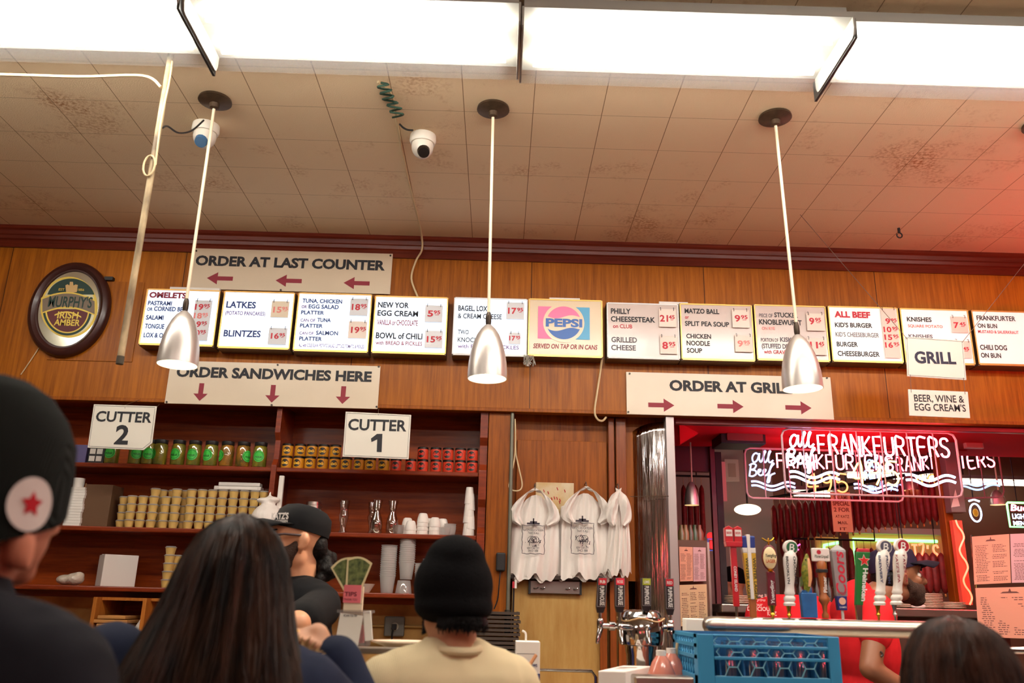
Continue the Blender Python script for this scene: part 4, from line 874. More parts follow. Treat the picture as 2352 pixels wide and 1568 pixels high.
# stained card behind the bags
x0_, x1_, z0_, z1_ = rectpx(1230, 1108, 1318, 1225, YR-.012)
t = thing('stained_card', 'stained off-white card with red marks pinned behind the white bags', 'card', ((x0_+x1_)/2, YR, z0_))
MB().box(x0_, x1_, YR-.012, YR-.004, z0_, z1_).build('card_sheet', M('stained_card_paper', (204, 190, 160), .7, noise=.25, nscale=9, c2=(188, 152, 92)), t, bevel=.002)
def scr(pts, r=.0022): return MB().tube(pts, r, 5)
mb = MB()
for (x, y) in [(1248, 1124), (1258, 1128), (1279, 1119), (1296, 1124), (1266, 1142), (1272, 1140), (1278, 1141), (1285, 1145), (1284, 1150)]:
    p = at(x, y, YR-.014); mb.tube([p, p+Vector((.004, 0, -.008)), p+Vector((.006, 0, -.016))], .0024, 5)
mb.build('red_scribble', REDP, t)
# white carrier bags on hooks
INK = M('bag_ink', (52, 40, 52), .6)
def carrier(name, label, cx, ytop, ybot, wt, wb, Y, seed, pr):
    """a bundle of flat vest carriers hung by a hook; px sizes"""
    rnd = random.Random(seed); T = at(cx, ytop, Y); B = at(cx+2, ybot, Y); sc = (at(cx+100, (ytop+ybot)/2, Y).x - at(cx, (ytop+ybot)/2, Y).x)/100
    t = thing(name, label, 'bag', (T.x, Y, B.z), 'white carrier bags on hooks'); H = T.z-B.z
    for li in range(3):
        rows = []; n = 28; m = 26; yy = Y+.012*li
        for j in range(m+1):
            v = j/m; wd = (wt*(1-v)+wb*v)*sc*.5*(1+.03*li); row = []
            if v < .16: wd *= .62+.38*(v/.16)
            for k in range(n+1):
                a = k/n*2-1; x = T.x + a*wd + .008*math.sin(seed+v*3) 
                z = T.z - .06*H - v*(H*.94) + (.018*math.sin(a*7+seed+li)+.01*math.sin(a*15))*v**3
                if v < .16: z -= abs(a)**2*.05*(1-v/.16)
                y = yy - .03*math.cos(a*1.4) - .008*math.sin(a*9+seed+li*2)*v - .006*math.sin(a*17+v*4+seed) + .012*math.sin(v*5+a*2)*v
                row.append((x, y, z))
            rows.append(row)
        MB().grid(rows).build('bag_sheet', PLAS, t, True, fix=False)
    # gathered handles
    for sgn in (-1, 1):
        pth = [T+Vector((0, -.03, -.005)), T+Vector((sgn*wt*sc*.16, -.05, -.015)), T+Vector((sgn*wt*sc*.36, -.055, -.07)), T+Vector((sgn*wt*sc*.46, -.045, -.15)), T+Vector((sgn*wt*sc*.3, -.04, -.20))]
        P = smoothpath(pth, 6); rows = []
        for i, p in enumerate(P):
            s_ = i/len(P); w_ = .018+.05*math.sin(PI*min(1, s_*1.05)); rows.append([p+Vector((w_*(q_-.5)*1.1, -.015*math.sin(q_*PI)-.006*math.sin(q_*11+i*.5+seed), -w_*(q_-.5)*(.8*sgn))) for q_ in [z/8 for z in range(9)]])
        MB().grid(rows).build('handle', PLAS, t, True, fix=False)
    MB().tube([T+Vector((0, .08, .03)), T+Vector((0, -.02, .035)), T+Vector((0, -.045, .02)), T+Vector((0, -.04, -.005))], .0035, 6).build('hook', M('hook_steel', (150, 146, 140), .3, .8), t, True)
    if pr:
        cxp, y0, y1, w = pr; Yp = Y-.052; c0_ = at(cxp-w/2, y0, Yp); c1_ = at(cxp+w/2, y1, Yp); wd = c1_.x-c0_.x; ht = c0_.z-c1_.z
        mb = MB(); P = []
        for i in range(40):
            a = i/40; 
            if a < .25: p = (c0_.x+wd*a*4, c0_.z)
            elif a < .5: p = (c1_.x, c0_.z-ht*(a-.25)*4)
            elif a < .75: p = (c1_.x-wd*(a-.5)*4, c1_.z)
            else: p = (c0_.x, c1_.z+ht*(a-.75)*4)
            P.append(Vector((p[0]+.002*math.sin(i*2.1), Yp, p[1]+.002*math.cos(i*1.7))))
        mb.tube(P, .0016, 4, True).build('border_print', INK, t)
        L = Letters(); h = ht*.07
        for s, f, ww in [("KATZ'S DELICATESSEN", .80, .9), ('THAT IS ALL', .70, .5), ('NEW YORK CITY', .16, .55), ('SINCE 1888', .07, .45)]:
            L.put(s, Vector((c0_.x+wd*(1-ww)/2, Yp-.001, c0_.z-ht*(1-f))), X_, Z_, wd*ww, h, .01)
        L.build(INK, t)
        mb = MB(); cc = Vector((c0_.x+wd/2, Yp-.001, c0_.z-ht*.58))
        for k in range(26):
            a = rnd.uniform(0, 2*PI); r = rnd.uniform(.1, 1)
            p = cc+Vector((wd*.38*r*math.cos(a), 0, ht*.2*r*math.sin(a))); mb.tube([p, p+Vector((rnd.uniform(-.012, .012), 0, rnd.uniform(-.02, .02)))], .0017, 4)
        for k in range(3): mb.tube([cc+Vector((wd*.1*(k-1)+.02*math.cos(b*PI/5), 0, .012+.018*math.sin(b*PI/5))) for b in range(10)], .0012, 4, True)
        mb.build('picture_print', INK, t)
        mb = MB(); p = Vector((c0_.x+wd*.5, Yp-.001, c0_.z+.01)); mb.box(p.x-wd*.3, p.x+wd*.28, Yp-.001, Yp, p.z-.004, p.z+.006).box(p.x-.004, p.x+.004, Yp-.001, Yp, p.z, p.z+.03).box(p.x-wd*.16, p.x+wd*.16, Yp-.001, Yp, p.z+.006, p.z+.014); mb.build('building_print', INK, t)
    return t
carrier('carrier_bag', 'bundle of printed white carrier bags hanging closest to the conduit', 1228, 1126, 1328, 98, 120, YR-.05, 1, (1225, 1206, 1272, 50))
carrier('carrier_bag', 'bundle of printed white carrier bags hanging in the middle with crumpled handles', 1345, 1122, 1326, 98, 118, YR-.06, 4, (1338, 1200, 1272, 52))
carrier('carrier_bag', 'narrow bundle of white carrier bags hanging edge-on by the polished steel column', 1418, 1126, 1318, 34, 60, YR-.1, 7, None)
# bracket plate with two bulbs
x0_, x1_, z0_, z1_ = rectpx(1214, 1334, 1336, 1363, YR-.03)
t = thing('steel_bracket', 'grey steel wall plate with shiny clips under the bag ledge', 'bracket', ((x0_+x1_)/2, YR, z0_))
GS = M('dull_grey_steel', (132, 126, 122), .35, .7); MB().box(x0_, x1_, YR-.03, YR-.02, z0_, z1_).build('plate', GS, t, bevel=.002)
for a in (x0_, x1_-.012): MB().box(a, a+.012, YR-.035, YR, z0_-.004, z1_+.002).build('end_cap', DARK, t)
for f in (.13, .26, .73, .88):
    p = Vector((x0_+(x1_-x0_)*f, YR-.034, (z0_+z1_)/2)); MB().tube([p+Vector((.014*math.cos(k*PI/5), -.002, .010*math.sin(k*PI/5))) for k in range(6, 11)], .003, 6).build('clip', CHROME, t, True)
# handset on the pillar
hc = at(1150, 1290, YP1-.03); t = thing('microphone_handset', 'black microphone handset hanging on the wood pillar', 'microphone', (hc.x, YP1, hc.z-.05))
MB().box(hc.x-.026, hc.x+.026, YP1-.04, YP1-.002, hc.z-.05, hc.z+.05).build('handset_body', DARK, t, bevel=.008)
MB().tube(smoothpath([hc+Vector((0, .005, -.05)), hc+Vector((-.005, 0, -.12)), hc+Vector((-.012, .01, -.2)), hc+Vector((-.03, .012, -.25))]), .004, 6).build('lead', DARK, t, True)
# dark trays stacked below the pillar
TRM = M('dark_tray', (62, 52, 44), .4); xt0, xt1, zb_, zt_ = rectpx(1100, 1400, 1162, 1545, YF+.0)
TP = Proto(tag(MB().box(-.13, .13, 0, .3, 0, .006).box(-.14, .14, -.01, 0, 0, .014).box(-.14, -.13, 0, .3, 0, .014).box(.13, .14, 0, .3, 0, .014).build('serving_tray', TRM, None), 'x', 'tray'))
n = 20
for k in range(n): TP.put(((xt0+xt1)/2+.004*math.sin(k*2.3)+.0, YF-.08+.006*math.cos(k*1.7), 1.05+k*(zt_-1.05)/n), f'dark serving tray in the stack beside the black beanie, {nth(k)} from the bottom', 'dark serving trays in a stack')
tag(MB().box(XL+.1, at(1400, 1500, YF).x, YF-.16, YB, .95, 1.05).build('back_counter', M('back_counter_top', (150, 112, 64), .4), None, bevel=.004), 'back counter under the shelves holding trays and sauce', 'counter')
# outlet on the yellow wall
oc = at(906, 1438, YB+.0); t = thing('wall_outlet', 'grey square wall outlet with black plug', 'outlet', (oc.x, YB+.02, oc.z-.05))
MB().box(oc.x-.058, oc.x+.058, YB-.02, YB+.02, oc.z-.055, oc.z+.055).build('outlet_box', M('grey_cast_box', (118, 118, 112), .5, .3), t, bevel=.008)
MB().cyl((oc.x+.005, YB-.024, oc.z), (oc.x+.005, YB-.018, oc.z), .022, n=20).build('socket_face', M('socket_face', (176, 170, 150), .5), t, True)
MB().box(oc.x-.012, oc.x+.016, YB-.05, YB-.02, oc.z-.018, oc.z+.014).build('plug', DARK, t, bevel=.004)
MB().tube(smoothpath([(oc.x, YB-.045, oc.z-.01), (oc.x-.005, YB-.05, oc.z-.06), (oc.x+.005, YB-.04, oc.z-.16), (oc.x+.01, YB-.03, oc.z-.3)]), .006, 6).build('plug_cord', DARK, t, True)
MB().cyl((oc.x-.25, YB-.0, oc.z+.002), (oc.x-.05, YB-.0, oc.z+.002), .008, n=8).cyl((oc.x+.05, YB-.0, oc.z+.002), (oc.x+.3, YB-.0, oc.z+.002), .008, n=8).build('conduit', M('painted_conduit', (176, 140, 80), .5), t, True)
# polished steel column and its flat edge
xc0, xc1 = at(1441, 1250, YF+.12).x, at(1536, 1250, YF+.12).x
mb = MB(); rows = []; n = 28; zt = at(1535, 968, YF+.05).z; zlow = at(1441, 1075, YF+.1).z
PS = M('polished_steel', (188, 180, 176), .09, 1, bump=.9, bscale=3, stretch=(16, 16, .5))
for k in range(n+1):
    a = k/n; ang = PI*.5*a; x = xc1-(xc1-xc0)*math.cos(ang); y = YF+.30-.24*math.sin(ang)
    ztop = zlow+(min(zt, ZF-.005)-zlow)*math.sqrt(max(0, 1-(1-a)**2.2))
    rows.append([(x, y, .95+(ztop-.95)*j/30) for j in range(31)])
rows.append([(xc1, YB, .95+(zt-.95)*j/30) for j in range(31)])
t = mb.grid(rows).build('steel_column', PS, None, True, fix=False); tag(t, 'curved polished steel column mirroring red light beside the neon bay', 'column')
mod = t.modifiers.new('thick', 'SOLIDIFY'); mod.thickness = .004
fx0, fx1 = at(1537, 1250, YF+.02).x, at(1557, 1250, YF+.02).x
struct(MB().box(fx0, fx1, YF+.01, YF+.10, .95, ZF).build('trim_6', M('grey_aluminium_trim', (168, 158, 156), .4, .6), bevel=.003))
tag(MB().tube([at(1446, 1140, YF+.02), at(1536, 1139, YF-.01)], .002, 5).build('wire_line', CHROME, None), 'thin steel wire stretched across the polished column', 'wire')
# ================================================================ mirror bay behind the taps: its reflections built as a room beyond an opening
BX0 = fx1
def neonm(nm, c, k=1.0, base=(230, 220, 220)): return M(nm, base, .3, em=NEON*k, emc=c)
N_RED = neonm('red_neon', (255, 80, 96), 6.5); N_BLUE = neonm('blue_neon', (176, 206, 255), 1.5); N_YEL = neonm('amber_neon', (255, 186, 84), 1.3); N_GRN = neonm('green_neon', (110, 255, 130), .75); N_OR = neonm('orange_neon', (255, 96, 52), .75)
FR = M('painted_neon_frame', (214, 176, 180), .4)
STK = { # strokes in a 0..0.62 x 0..1 box
 'F': [[(.0, 0), (.0, 1), (.5, 1)], [(0, .52), (.42, .52)]], 'R': [[(0, 0), (0, 1), (.3, 1), (.5, .92), (.54, .75), (.48, .58), (.3, .5), (.06, .5)], [(.28, .5), (.56, 0)]],
 'A': [[(0, 0), (.27, 1), (.34, 1), (.6, 0)], [(.12, .36), (.48, .36)]], 'N': [[(0, 0), (0, 1), (.06, .98), (.52, .02), (.56, 0), (.56, 1)]], 'K': [[(0, 0), (0, 1)], [(.52, 1), (.06, .5), (.56, 0)]],
 'U': [[(0, 1), (0, .22), (.1, .05), (.28, 0), (.46, .05), (.56, .22), (.56, 1)]], 'T': [[(0, 1), (.6, 1)], [(.3, .96), (.3, 0)]], 'E': [[(.54, 1), (0, 1), (0, 0), (.54, 0)], [(.04, .52), (.44, .52)]],
 'S': [[(.54, .84), (.46, .97), (.28, 1), (.1, .95), (.02, .78), (.1, .6), (.28, .52), (.46, .42), (.55, .25), (.46, .06), (.28, 0), (.1, .04), (.0, .18)]],
 '4': [[(.42, 0), (.42, 1), (0, .3), (.6, .3)]], '9': [[(.5, .72), (.42, .56), (.25, .5), (.08, .58), (.02, .75), (.1, .93), (.27, 1), (.44, .93), (.52, .72), (.46, .3), (.3, 0)]],
 '5': [[(.54, 1), (.1, 1), (.04, .54), (.25, .6), (.46, .52), (.55, .32), (.47, .1), (.26, 0), (.02, .1)]],
 'Z': [[(0, 1), (.56, 1), (0, 0), (.58, 0)]], "'": [[(.2, 1), (.16, .78)]], '.': [[(.1, 0), (.14, .02)]]}
SCRIPT = { # All / Beef in one hand-written line each, in a 0..1 x 0..1 box
 'All': [[(.28, .72), (.2, .82), (.08, .7), (.0, .4), (.03, .1), (.12, .05), (.24, .25), (.32, .62), (.36, .8), (.33, .4), (.38, .08), (.46, .2), (.58, .7), (.66, .98), (.6, .98), (.54, .6), (.55, .15), (.62, .06), (.72, .3), (.84, .8), (.9, 1), (.84, .98), (.78, .6), (.78, .15), (.86, .06), (1, .25)]],
 'Beef': [[(.08, .9), (.0, .05)], [(.02, .86), (.16, 1), (.28, .88), (.2, .6), (.08, .52), (.24, .46), (.26, .2), (.12, .02), (-.02, .06)], [(.32, .3), (.42, .42), (.44, .55), (.36, .52), (.34, .25), (.42, .1), (.52, .2), (.6, .4), (.64, .54), (.56, .54), (.53, .28), (.6, .1), (.7, .22)], [(.68, .1), (.86, .8), (.96, 1.02), (.9, 1.05), (.8, .6), (.72, 0), (.66, -.4), (.74, -.36), (.8, .1), (.98, .3)]]}
def neon_text(mb, s, P, w, h, r, gap=.16, adv=.62):
    """P(u, v): point for u metres along, v metres up"""
    n = sum(adv+gap for _ in s)-gap; k = w/n; x = 0
    for ch in s:
        for st in STK.get(ch, []): mb.tube(smoothpath([P((x+a)*k, b*h) for a, b in st], 3) if len(st) > 3 else [P((x+a)*k, b*h) for a, b in st], r, 7)
        x += adv+gap
def neon_script(mb, s, P, u0, v0, w, h, r):
    for st in SCRIPT[s]: mb.tube(smoothpath([P(u0+a*w, v0+b*h) for a, b in st], 4), r, 7)
N_RED2 = neonm('red_neon_reflected', (255, 104, 124), 2.0); N_BLUE2 = neonm('blue_neon_reflected', (150, 190, 255), .42); N_YEL2 = neonm('amber_neon_reflected', (255, 160, 60), .4)  # dimmer copies of the tubes for the sign's mirror images
def frank_sign(label, o, ex, ey, Wd, Ht, r=.0058, far=True):
    R_, B2, Y_ = (N_RED2, N_BLUE2, N_YEL2) if far else (N_RED, N_BLUE, N_YEL)
    """ex, ey unit vectors along and up; size Wd x Ht of the frame"""
    t = thing('neon_sign', label, 'neon sign', tuple(o), 'tube signs for frankfurters'); P = lambda u, v: o + ex*u + ey*v; nrm = ex.cross(ey)
    B = lambda u, v: P(u, v) - nrm*(-.025)
    rc = .04*Ht/.35; mb = MB()
    path = [B(rc, 0), B(Wd-rc, 0), B(Wd-rc*.3, rc*.3), B(Wd, rc), B(Wd, Ht-rc), B(Wd-rc*.3, Ht-rc*.3), B(Wd-rc, Ht), B(rc, Ht), B(rc*.3, Ht-rc*.3), B(0, Ht-rc), B(0, rc), B(rc*.3, rc*.3)]
    mb.tube(path, .0065, 6, True)
    for f in (.12, .28, .43, .57, .72, .87): mb.tube([B(Wd*f, 0), B(Wd*f, Ht)], .004, 5)
    mb.build('frame', FR, t, True)
    m1 = MB(); neon_text(m1, 'FRANKFURTERS', lambda u, v: P(Wd*.215+u, Ht*.63+v), Wd*.755, Ht*.29, r); m1.build('red_tube_letters', R_, t, True)
    m2 = MB(); neon_script(m2, 'All', P, Wd*.055, Ht*.72, Wd*.135, Ht*.24, r); neon_script(m2, 'Beef', P, Wd*.03, Ht*.44, Wd*.17, Ht*.26, r); m2.build('blue_script_tube', B2, t, True)
    m3 = MB(); neon_text(m3, '495', lambda u, v: P(Wd*.395+u, Ht*.17+v), Wd*.27, Ht*.36, r); m3.build('amber_price_tube', Y_, t, True)
    for u0, w_ in ((.04, .28), (.70, .28)):
        m4 = MB()
        for v0 in (.30, .22): m4.tube([P(Wd*(u0+w_*i/24), Ht*(v0+.045*math.sin(i/24*2.6*PI+PI*.3))) for i in range(25)], r*1.25, 7)
        m4.build('blue_wave_tube', B2, t, True)
    for f in (.3, .8): MB().tube([B(Wd*f, Ht), (B(Wd*f, Ht).x, B(Wd*f, Ht).y, ZF+.05 if o.y < 6 else HC)], .003, 5).build('hanger', DARK, t)
    return t
Y1 = YF+.14
A = at(1802, 1140, Y1); B_ = at(2207, 1137, Y1); C_ = at(1797, 992, Y1)
frank_sign('bright neon sign reading All Beef FRANKFURTERS 495 nearest the wood wall', Vector((A.x, Y1, (A.z+B_.z)/2)), X_, Z_, B_.x-A.x, C_.z-A.z, .0062, False)
Y2 = Y1+.58  # mirror image of the front sign, built as a second one
A = at(1714, 1150, Y2); B_ = at(2072, 1147, Y2); C_ = at(1708, 1036, Y2)
frank_sign('second neon frankfurters sign hanging lower behind the bright one', Vector((A.x, Y2, (A.z+B_.z)/2)), X_, Z_, B_.x-A.x, C_.z-A.z)
Y3 = 6.2  # angled mirror's image of the sign, built as a third one
A = at(2308, 1142, Y3); C_ = at(2300, 1030, Y3); ex = Vector((.86, -.51, 0)); Wd = (C_.z-A.z)*2.7
frank_sign('third neon frankfurters sign turned at an angle beyond the grey post', Vector((A.x, Y3, A.z))-ex*Wd, ex, Z_, Wd, C_.z-A.z)
# ---------------------------------------------------------------- made-up bay shell around the mirror's reflections
REDW = M('neon_lit_red', (226, 34, 48), .85, spec=.1); DRED = M('neon_lit_dark_red', (140, 24, 28), .4)  # red neon light put into the colour of soffit and beams
zs = ZF+.04
struct(MB().box(BX0, XR, YF+.06, 6.1, zs, zs+.04).build('bay_soffit', REDW)).name = 'trim_7'
struct(MB().box(BX0, XR, 6.05, 6.1, zs+.04, HC).build('bay_upper_wall', REDW)).name = 'trim_8'
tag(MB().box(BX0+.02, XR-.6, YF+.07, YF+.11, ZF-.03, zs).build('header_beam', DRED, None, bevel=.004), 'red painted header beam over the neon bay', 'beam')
tag(MB().box(at(1850, 1000, 5.9).x, at(2210, 1000, 5.9).x, 5.86, 5.96, at(2000, 1032, 5.9).z, zs).build('cross_beam', REDW, None, bevel=.006), 'red lit cross beam behind the neon letters', 'beam')
# slanting beam and dark red wall at the near side
a0, a1 = at(1562, 1020, 5.2), at(1650, 968, 5.9)
mb = MB(); d = .07
mb.ring_loft([[a0+Vector((0, 0, .0)), a0+Vector((0, .06, 0)), a0+Vector((0, .06, .16)), a0+Vector((0, 0, .16))], [a1+Vector((0, 0, 0)), a1+Vector((0, .06, 0)), a1+Vector((0, .06, .14)), a1+Vector((0, 0, .14))]])
tag(mb.build('slanting_beam', REDW, None, bevel=.004), 'red slanting beam at the edge of the polished column', 'beam')
xw = at(1560, 1050, 6.0).x; x2 = at(1642, 1050, 6.0).x
tag(MB().box(xw-.3, x2, 6.0, 6.05, at(1600, 1082, 6.0).z, zs).build('dark_red_board', M('dark_red_board', (96, 20, 26), .5), None), 'dark red board above the small hanging lamp', 'board')  # the neon's red light is mixed into the board's dark colour
px0, px1 = at(1636, 1200, 6.0).x, at(1646, 1200, 6.0).x
tag(MB().box(px0, px1, 5.97, 6.02, 1.0, zs).build('red_post', M('dull_red_post', (110, 42, 48), .45), None), 'thin red post beside the small hanging lamp', 'post')
# grey back walls
GREYW = M('grey_far_wall', (182, 174, 168), .6, noise=.1, nscale=2); DKW = M('dark_far_wall', (128, 90, 70), .6)
struct(MB().box(BX0, at(1780, 1200, 7.6).x, 7.6, 7.7, 0, HC).build('wall_bay', GREYW))
struct(MB().box(at(1780, 1200, 7.6).x, XR, 7.6, 7.7, 0, HC).build('wall_bay_dark', DKW))
x0, x1 = at(1648, 1200, 6.3).x, at(1656, 1200, 6.3).x
tag(MB().box(x0-.02, x1, 6.2, 6.26, 1.0, zs).build('dark_post', DARK, None), 'black upright post between the two mirror panels', 'post')
# black frame box hung from the soffit with a small white tag
x0, x1, z0, z1 = rectpx(1655, 966, 1758, 1018, 5.5)
t = thing('speaker_box', 'black hanging speaker box with reddish front under the soffit', 'speaker', ((x0+x1)/2, 5.5, z0))
MB().box(x0, x1, 5.5, 5.75, z0, zs).build('box_body', DARK, t, bevel=.005)
u0, u1, v0, v1 = rectpx(1669, 983, 1752, 1012, 5.495); MB().box(u0, u1, 5.49, 5.5, v0, v1).build('front_grille', M('red_brown_grille', (130, 50, 44), .6), t, bevel=.008)
x0, x1, z0, z1 = rectpx(1758, 963, 1785, 977, 5.3); tag(MB().box(x0, x1, 5.3, 5.31, z0, zs).build('white_tag', PAPER, None), 'small white tag fixed under the soffit by the speaker box', 'tag')
x0, x1, z0, z1 = rectpx(2220, 1001, 2256, 1026, 5.6)
t = thing('soffit_sign', 'small pink framed sign hanging at the end of the red soffit', 'sign', ((x0+x1)/2, 5.6, z0)); MB().box(x0, x1, 5.6, 5.62, z0, z1).build('panel', M('pink_panel', (232, 130, 130), .5), t); MB().box(x0-.008, x1+.008, 5.605, 5.63, z0-.008, z1+.008).build('frame', M('pale_pink_frame', (236, 190, 186), .5), t); MB().tube([(x0, 5.61, z1), (x0, 5.61, zs)], .004).tube([(x1, 5.61, z1), (x1, 5.61, zs)], .004).build('hanger', DARK, t)
# picture frame and pink strip on the grey wall
Yw = 7.58
x0, x1, z0, z1 = rectpx(1664, 1055, 1696, 1106, Yw); t = thing('picture_frame', 'white framed notice on the grey wall behind the lower neon sign', 'picture frame', ((x0+x1)/2, Yw, z0))
MB().box(x0, x1, Yw-.02, Yw, z0, z1).build('frame', WHITE, t, bevel=.003); MB().box(x0+.03, x1-.03, Yw-.025, Yw-.015, z0+.04, z1-.04).build('notice', M('beige_notice', (196, 184, 170), .6), t)
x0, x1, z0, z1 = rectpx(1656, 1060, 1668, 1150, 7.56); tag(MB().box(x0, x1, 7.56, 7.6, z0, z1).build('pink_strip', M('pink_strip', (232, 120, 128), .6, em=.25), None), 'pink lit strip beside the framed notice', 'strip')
# pendants reflected in the mirror panels, built as small lamps
def small_pendant(px, yt, yb, wpx, Y, label):
    T = at(px, yt, Y); B = at(px, yb, Y); r = (at(px+wpx/2, yb, Y).x-B.x); h = T.z-B.z; t = thing('pendant_lamp', label, 'pendant lamp', (B.x, Y, B.z), 'pendant lamps in the bay')
    MB().lathe([(r, 0), (r*.95, h*.3), (r*.75, h*.65), (r*.45, h*.9), (r*.15, h)], B, 28, False).build('lamp_shade', SHADE, t, True)
    MB().lathe([(r*.98, .001), (r*.93, h*.3), (r*.72, h*.64), (r*.1, h*.96)], B, 28, False).build('shade_lining', INNER, t, True)
    MB().lathe([(r*.9, .012), (.0, .02)], B, 20, False).build('bulb', M('warm_bulb_disc', (255, 236, 200), .5, em=3.5, emc=(255, 214, 150)), t)
    MB().cyl(T, (T.x, Y, zs if Y < 6 else HC), .006, n=8).build('rod', ROD, t)
small_pendant(1589, 1106, 1160, 33, 5.85, 'small metal pendant lamp seen beside the polished column')
small_pendant(2092, 1085, 1126, 36, 6.1, 'metal pendant lamp glowing behind the neon waves')
small_pendant(2293, 1125, 1159, 34, 6.6, 'metal pendant lamp beyond the angled neon sign')
cl = at(1717, 1170, 7.2); t = thing('globe_lamp', 'glowing round ceiling lamp above the red taps', 'lamp', tuple(cl)); MB().ell(cl, (.11, .11, .045)).build('glass_dome', M('glowing_dome', (255, 240, 210), .4, em=4, emc=(255, 232, 190)), t, True); MB().cyl(cl+Vector((0, 0, .03)), (cl.x, cl.y, HC), .008, n=8).build('rod', DARK, t)  # a lamp's mirror image, built as a hanging globe
# bright fluorescent behind the salami
def strip_light(a, b, Y, h, label):
    x0, x1, z0, z1 = rectpx(a[0], a[1], b[0], b[1], Y); t = thing('strip_light', label, 'strip light', ((x0+x1)/2, Y, z0)); MB().box(x0, x1, Y, Y+.12, z1, z1+.03).build('housing', HOUSE, t); MB().cyl((x0+.03, Y+.05, (z0+z1)/2), (x1-.03, Y+.05, (z0+z1)/2), .02, n=12).build('tube', M('far_tube', (255, 250, 240), .5, em=9, emc=(255, 240, 220)), t, True)
    MB().cyl((x0+.1, Y+.05, z1+.03), (x0+.1, Y+.05, HC), .005).cyl((x1-.1, Y+.05, z1+.03), (x1-.1, Y+.05, HC), .005).build('rod', DARK, t)
strip_light((1945, 1085), (2162, 1100), 7.0, 0, 'fluorescent strip glowing behind the amber neon price')
strip_light((1820, 1125), (1925, 1140), 6.9, 0, 'short fluorescent strip glowing behind the lower neon waves')
strip_light((2195, 1100), (2400, 1114), 7.2, 0, 'fluorescent strip glowing beyond the angled neon sign')
strip_light((1656, 1010), (1672, 1032), 7.4, 0, 'tiny ceiling strip light above the framed notice')
# ---------------------------------------------------------------- salami
SAL = M('salami_casing', (140, 38, 34), .5, noise=.35, nscale=30); TIE = M('gold_tie', (206, 160, 84), .4, .5)
def salami(L, r):
    t = thing('salami', 'x', 'salami', (0, 0, 0)); MB().lathe([(.003, 0), (r*.55, .012), (r*.9, .04), (r, .08), (r, L-.07), (r*.85, L-.03), (r*.4, L-.008), (.003, L)], n=16).build('sausage', SAL, t, True)
    MB().lathe([(.004, 0), (.008, -.008), (.006, -.02), (.0, -.024)], n=8).build('tie_end', TIE, t, True); MB().tube([(0, 0, L), (0, 0, L+.06)], .002, 5).build('string', CORD, t); return t
SP = Proto(salami(.29, .026)); n = 27; rp = []
for i in range(n):
    f = i/(n-1); px = 1782+f*(2166-1782); Ys = 7.1-1.15*f; p = at(px, 1242-46*f, Ys)
    SP.put((p.x, Ys, p.z+.008*math.sin(i*1.9)), f'maroon salami in the long hanging row, {nth(i)} from the globe lamp side', 'salamis hanging in the long row', i*.5); rp.append(p+Vector((0, 0, .355)))
tag(MB().cyl(rp[0]+(rp[0]-rp[-1])*.02, rp[-1]+(rp[-1]-rp[0])*.02, .012, n=10).cyl(rp[2], (rp[2].x, rp[2].y, HC), .006).cyl(rp[-2], (rp[-2].x, rp[-2].y, HC), .006).build('salami_rail', DARK, None, True), 'dark rail carrying the long row of salamis', 'rail')
# second shorter block by the column
SP2 = Proto(salami(.40, .021)); Y5 = 6.55
p = at(1575, 1235, Y5); tag(MB().cyl((p.x-.1, Y5, p.z+.47), (p.x+.3, Y5, p.z+.47), .008, n=8).cyl((p.x+.1, Y5, p.z+.47), (p.x+.1, Y5, HC), .005).build('salami_rail', DARK, None, True), 'dark rail carrying the small salami block', 'rail')
for i in range(4):
    p = at(1574+i*14, 1235, Y5); SP2.put((p.x, Y5, p.z), f'salami in the small block below the small hanging lamp, {nth(i)} from the polished column', 'salamis by the polished column', i)
# lower row, dark with gold tips
SP3 = Proto(salami(.30, .026)); Y6 = 6.9
p = at(1845, 1347, Y6); q = at(2020, 1347, Y6); tag(MB().cyl((p.x-.05, Y6, p.z+.37), (q.x, Y6, p.z+.37), .008, n=8).cyl((q.x, Y6, p.z+.37), (q.x, Y6, HC), .005).build('salami_rail', DARK, None, True), 'dark rail carrying the low salami row', 'rail')
p = at(1800, 1275, 7.1); tag(MB().cyl((p.x-.05, 7.1, p.z+.33), (p.x+.3, 7.1, p.z+.33), .008, n=8).cyl((p.x+.3, 7.1, p.z+.33), (p.x+.3, 7.1, HC), .005).build('salami_rail', DARK, None, True), 'dark rail carrying the dark low salamis', 'rail')
for i in range(11):
    p = at(1845+i*16.5, 1347, Y6); SP3.put((p.x, Y6, p.z), f'salami in the low row behind the tap handles, {nth(i)} from the fish tap', 'salamis in the low row', i)
for i in range(5):
    p = at(1800+i*14, 1275-(i % 2)*4, 7.1); SP3.put((p.x, 7.1, p.z-.02), f'dark salami hanging low beside the white round tap, {nth(i)} from the globe lamp side', 'dark salamis hanging low', i)
SP4 = Proto(salami(.27, .03)); Y7 = 5.9
for i, px in enumerate((2088, 2104, 2121, 2137, 2153, 2172)):
    p = at(px, 1364, Y7); SP4.put((p.x, Y7, p.z+.002), f"plump salami hanging by the capped man's face, {nth(i)} from his nose", 'plump salamis by the grey post', i)
tag(MB().cyl((at(2078, 1288, Y7).x, Y7, at(2078, 1283, Y7).z), (at(2185, 1288, Y7).x, Y7, at(2078, 1283, Y7).z), .008, n=8).cyl((at(2078, 1288, Y7).x, Y7, at(2078, 1283, Y7).z), (at(2078, 1288, Y7).x, Y7, zs), .004).build('salami_rail', DARK, None, True), 'dark rail above the plump salamis', 'rail')
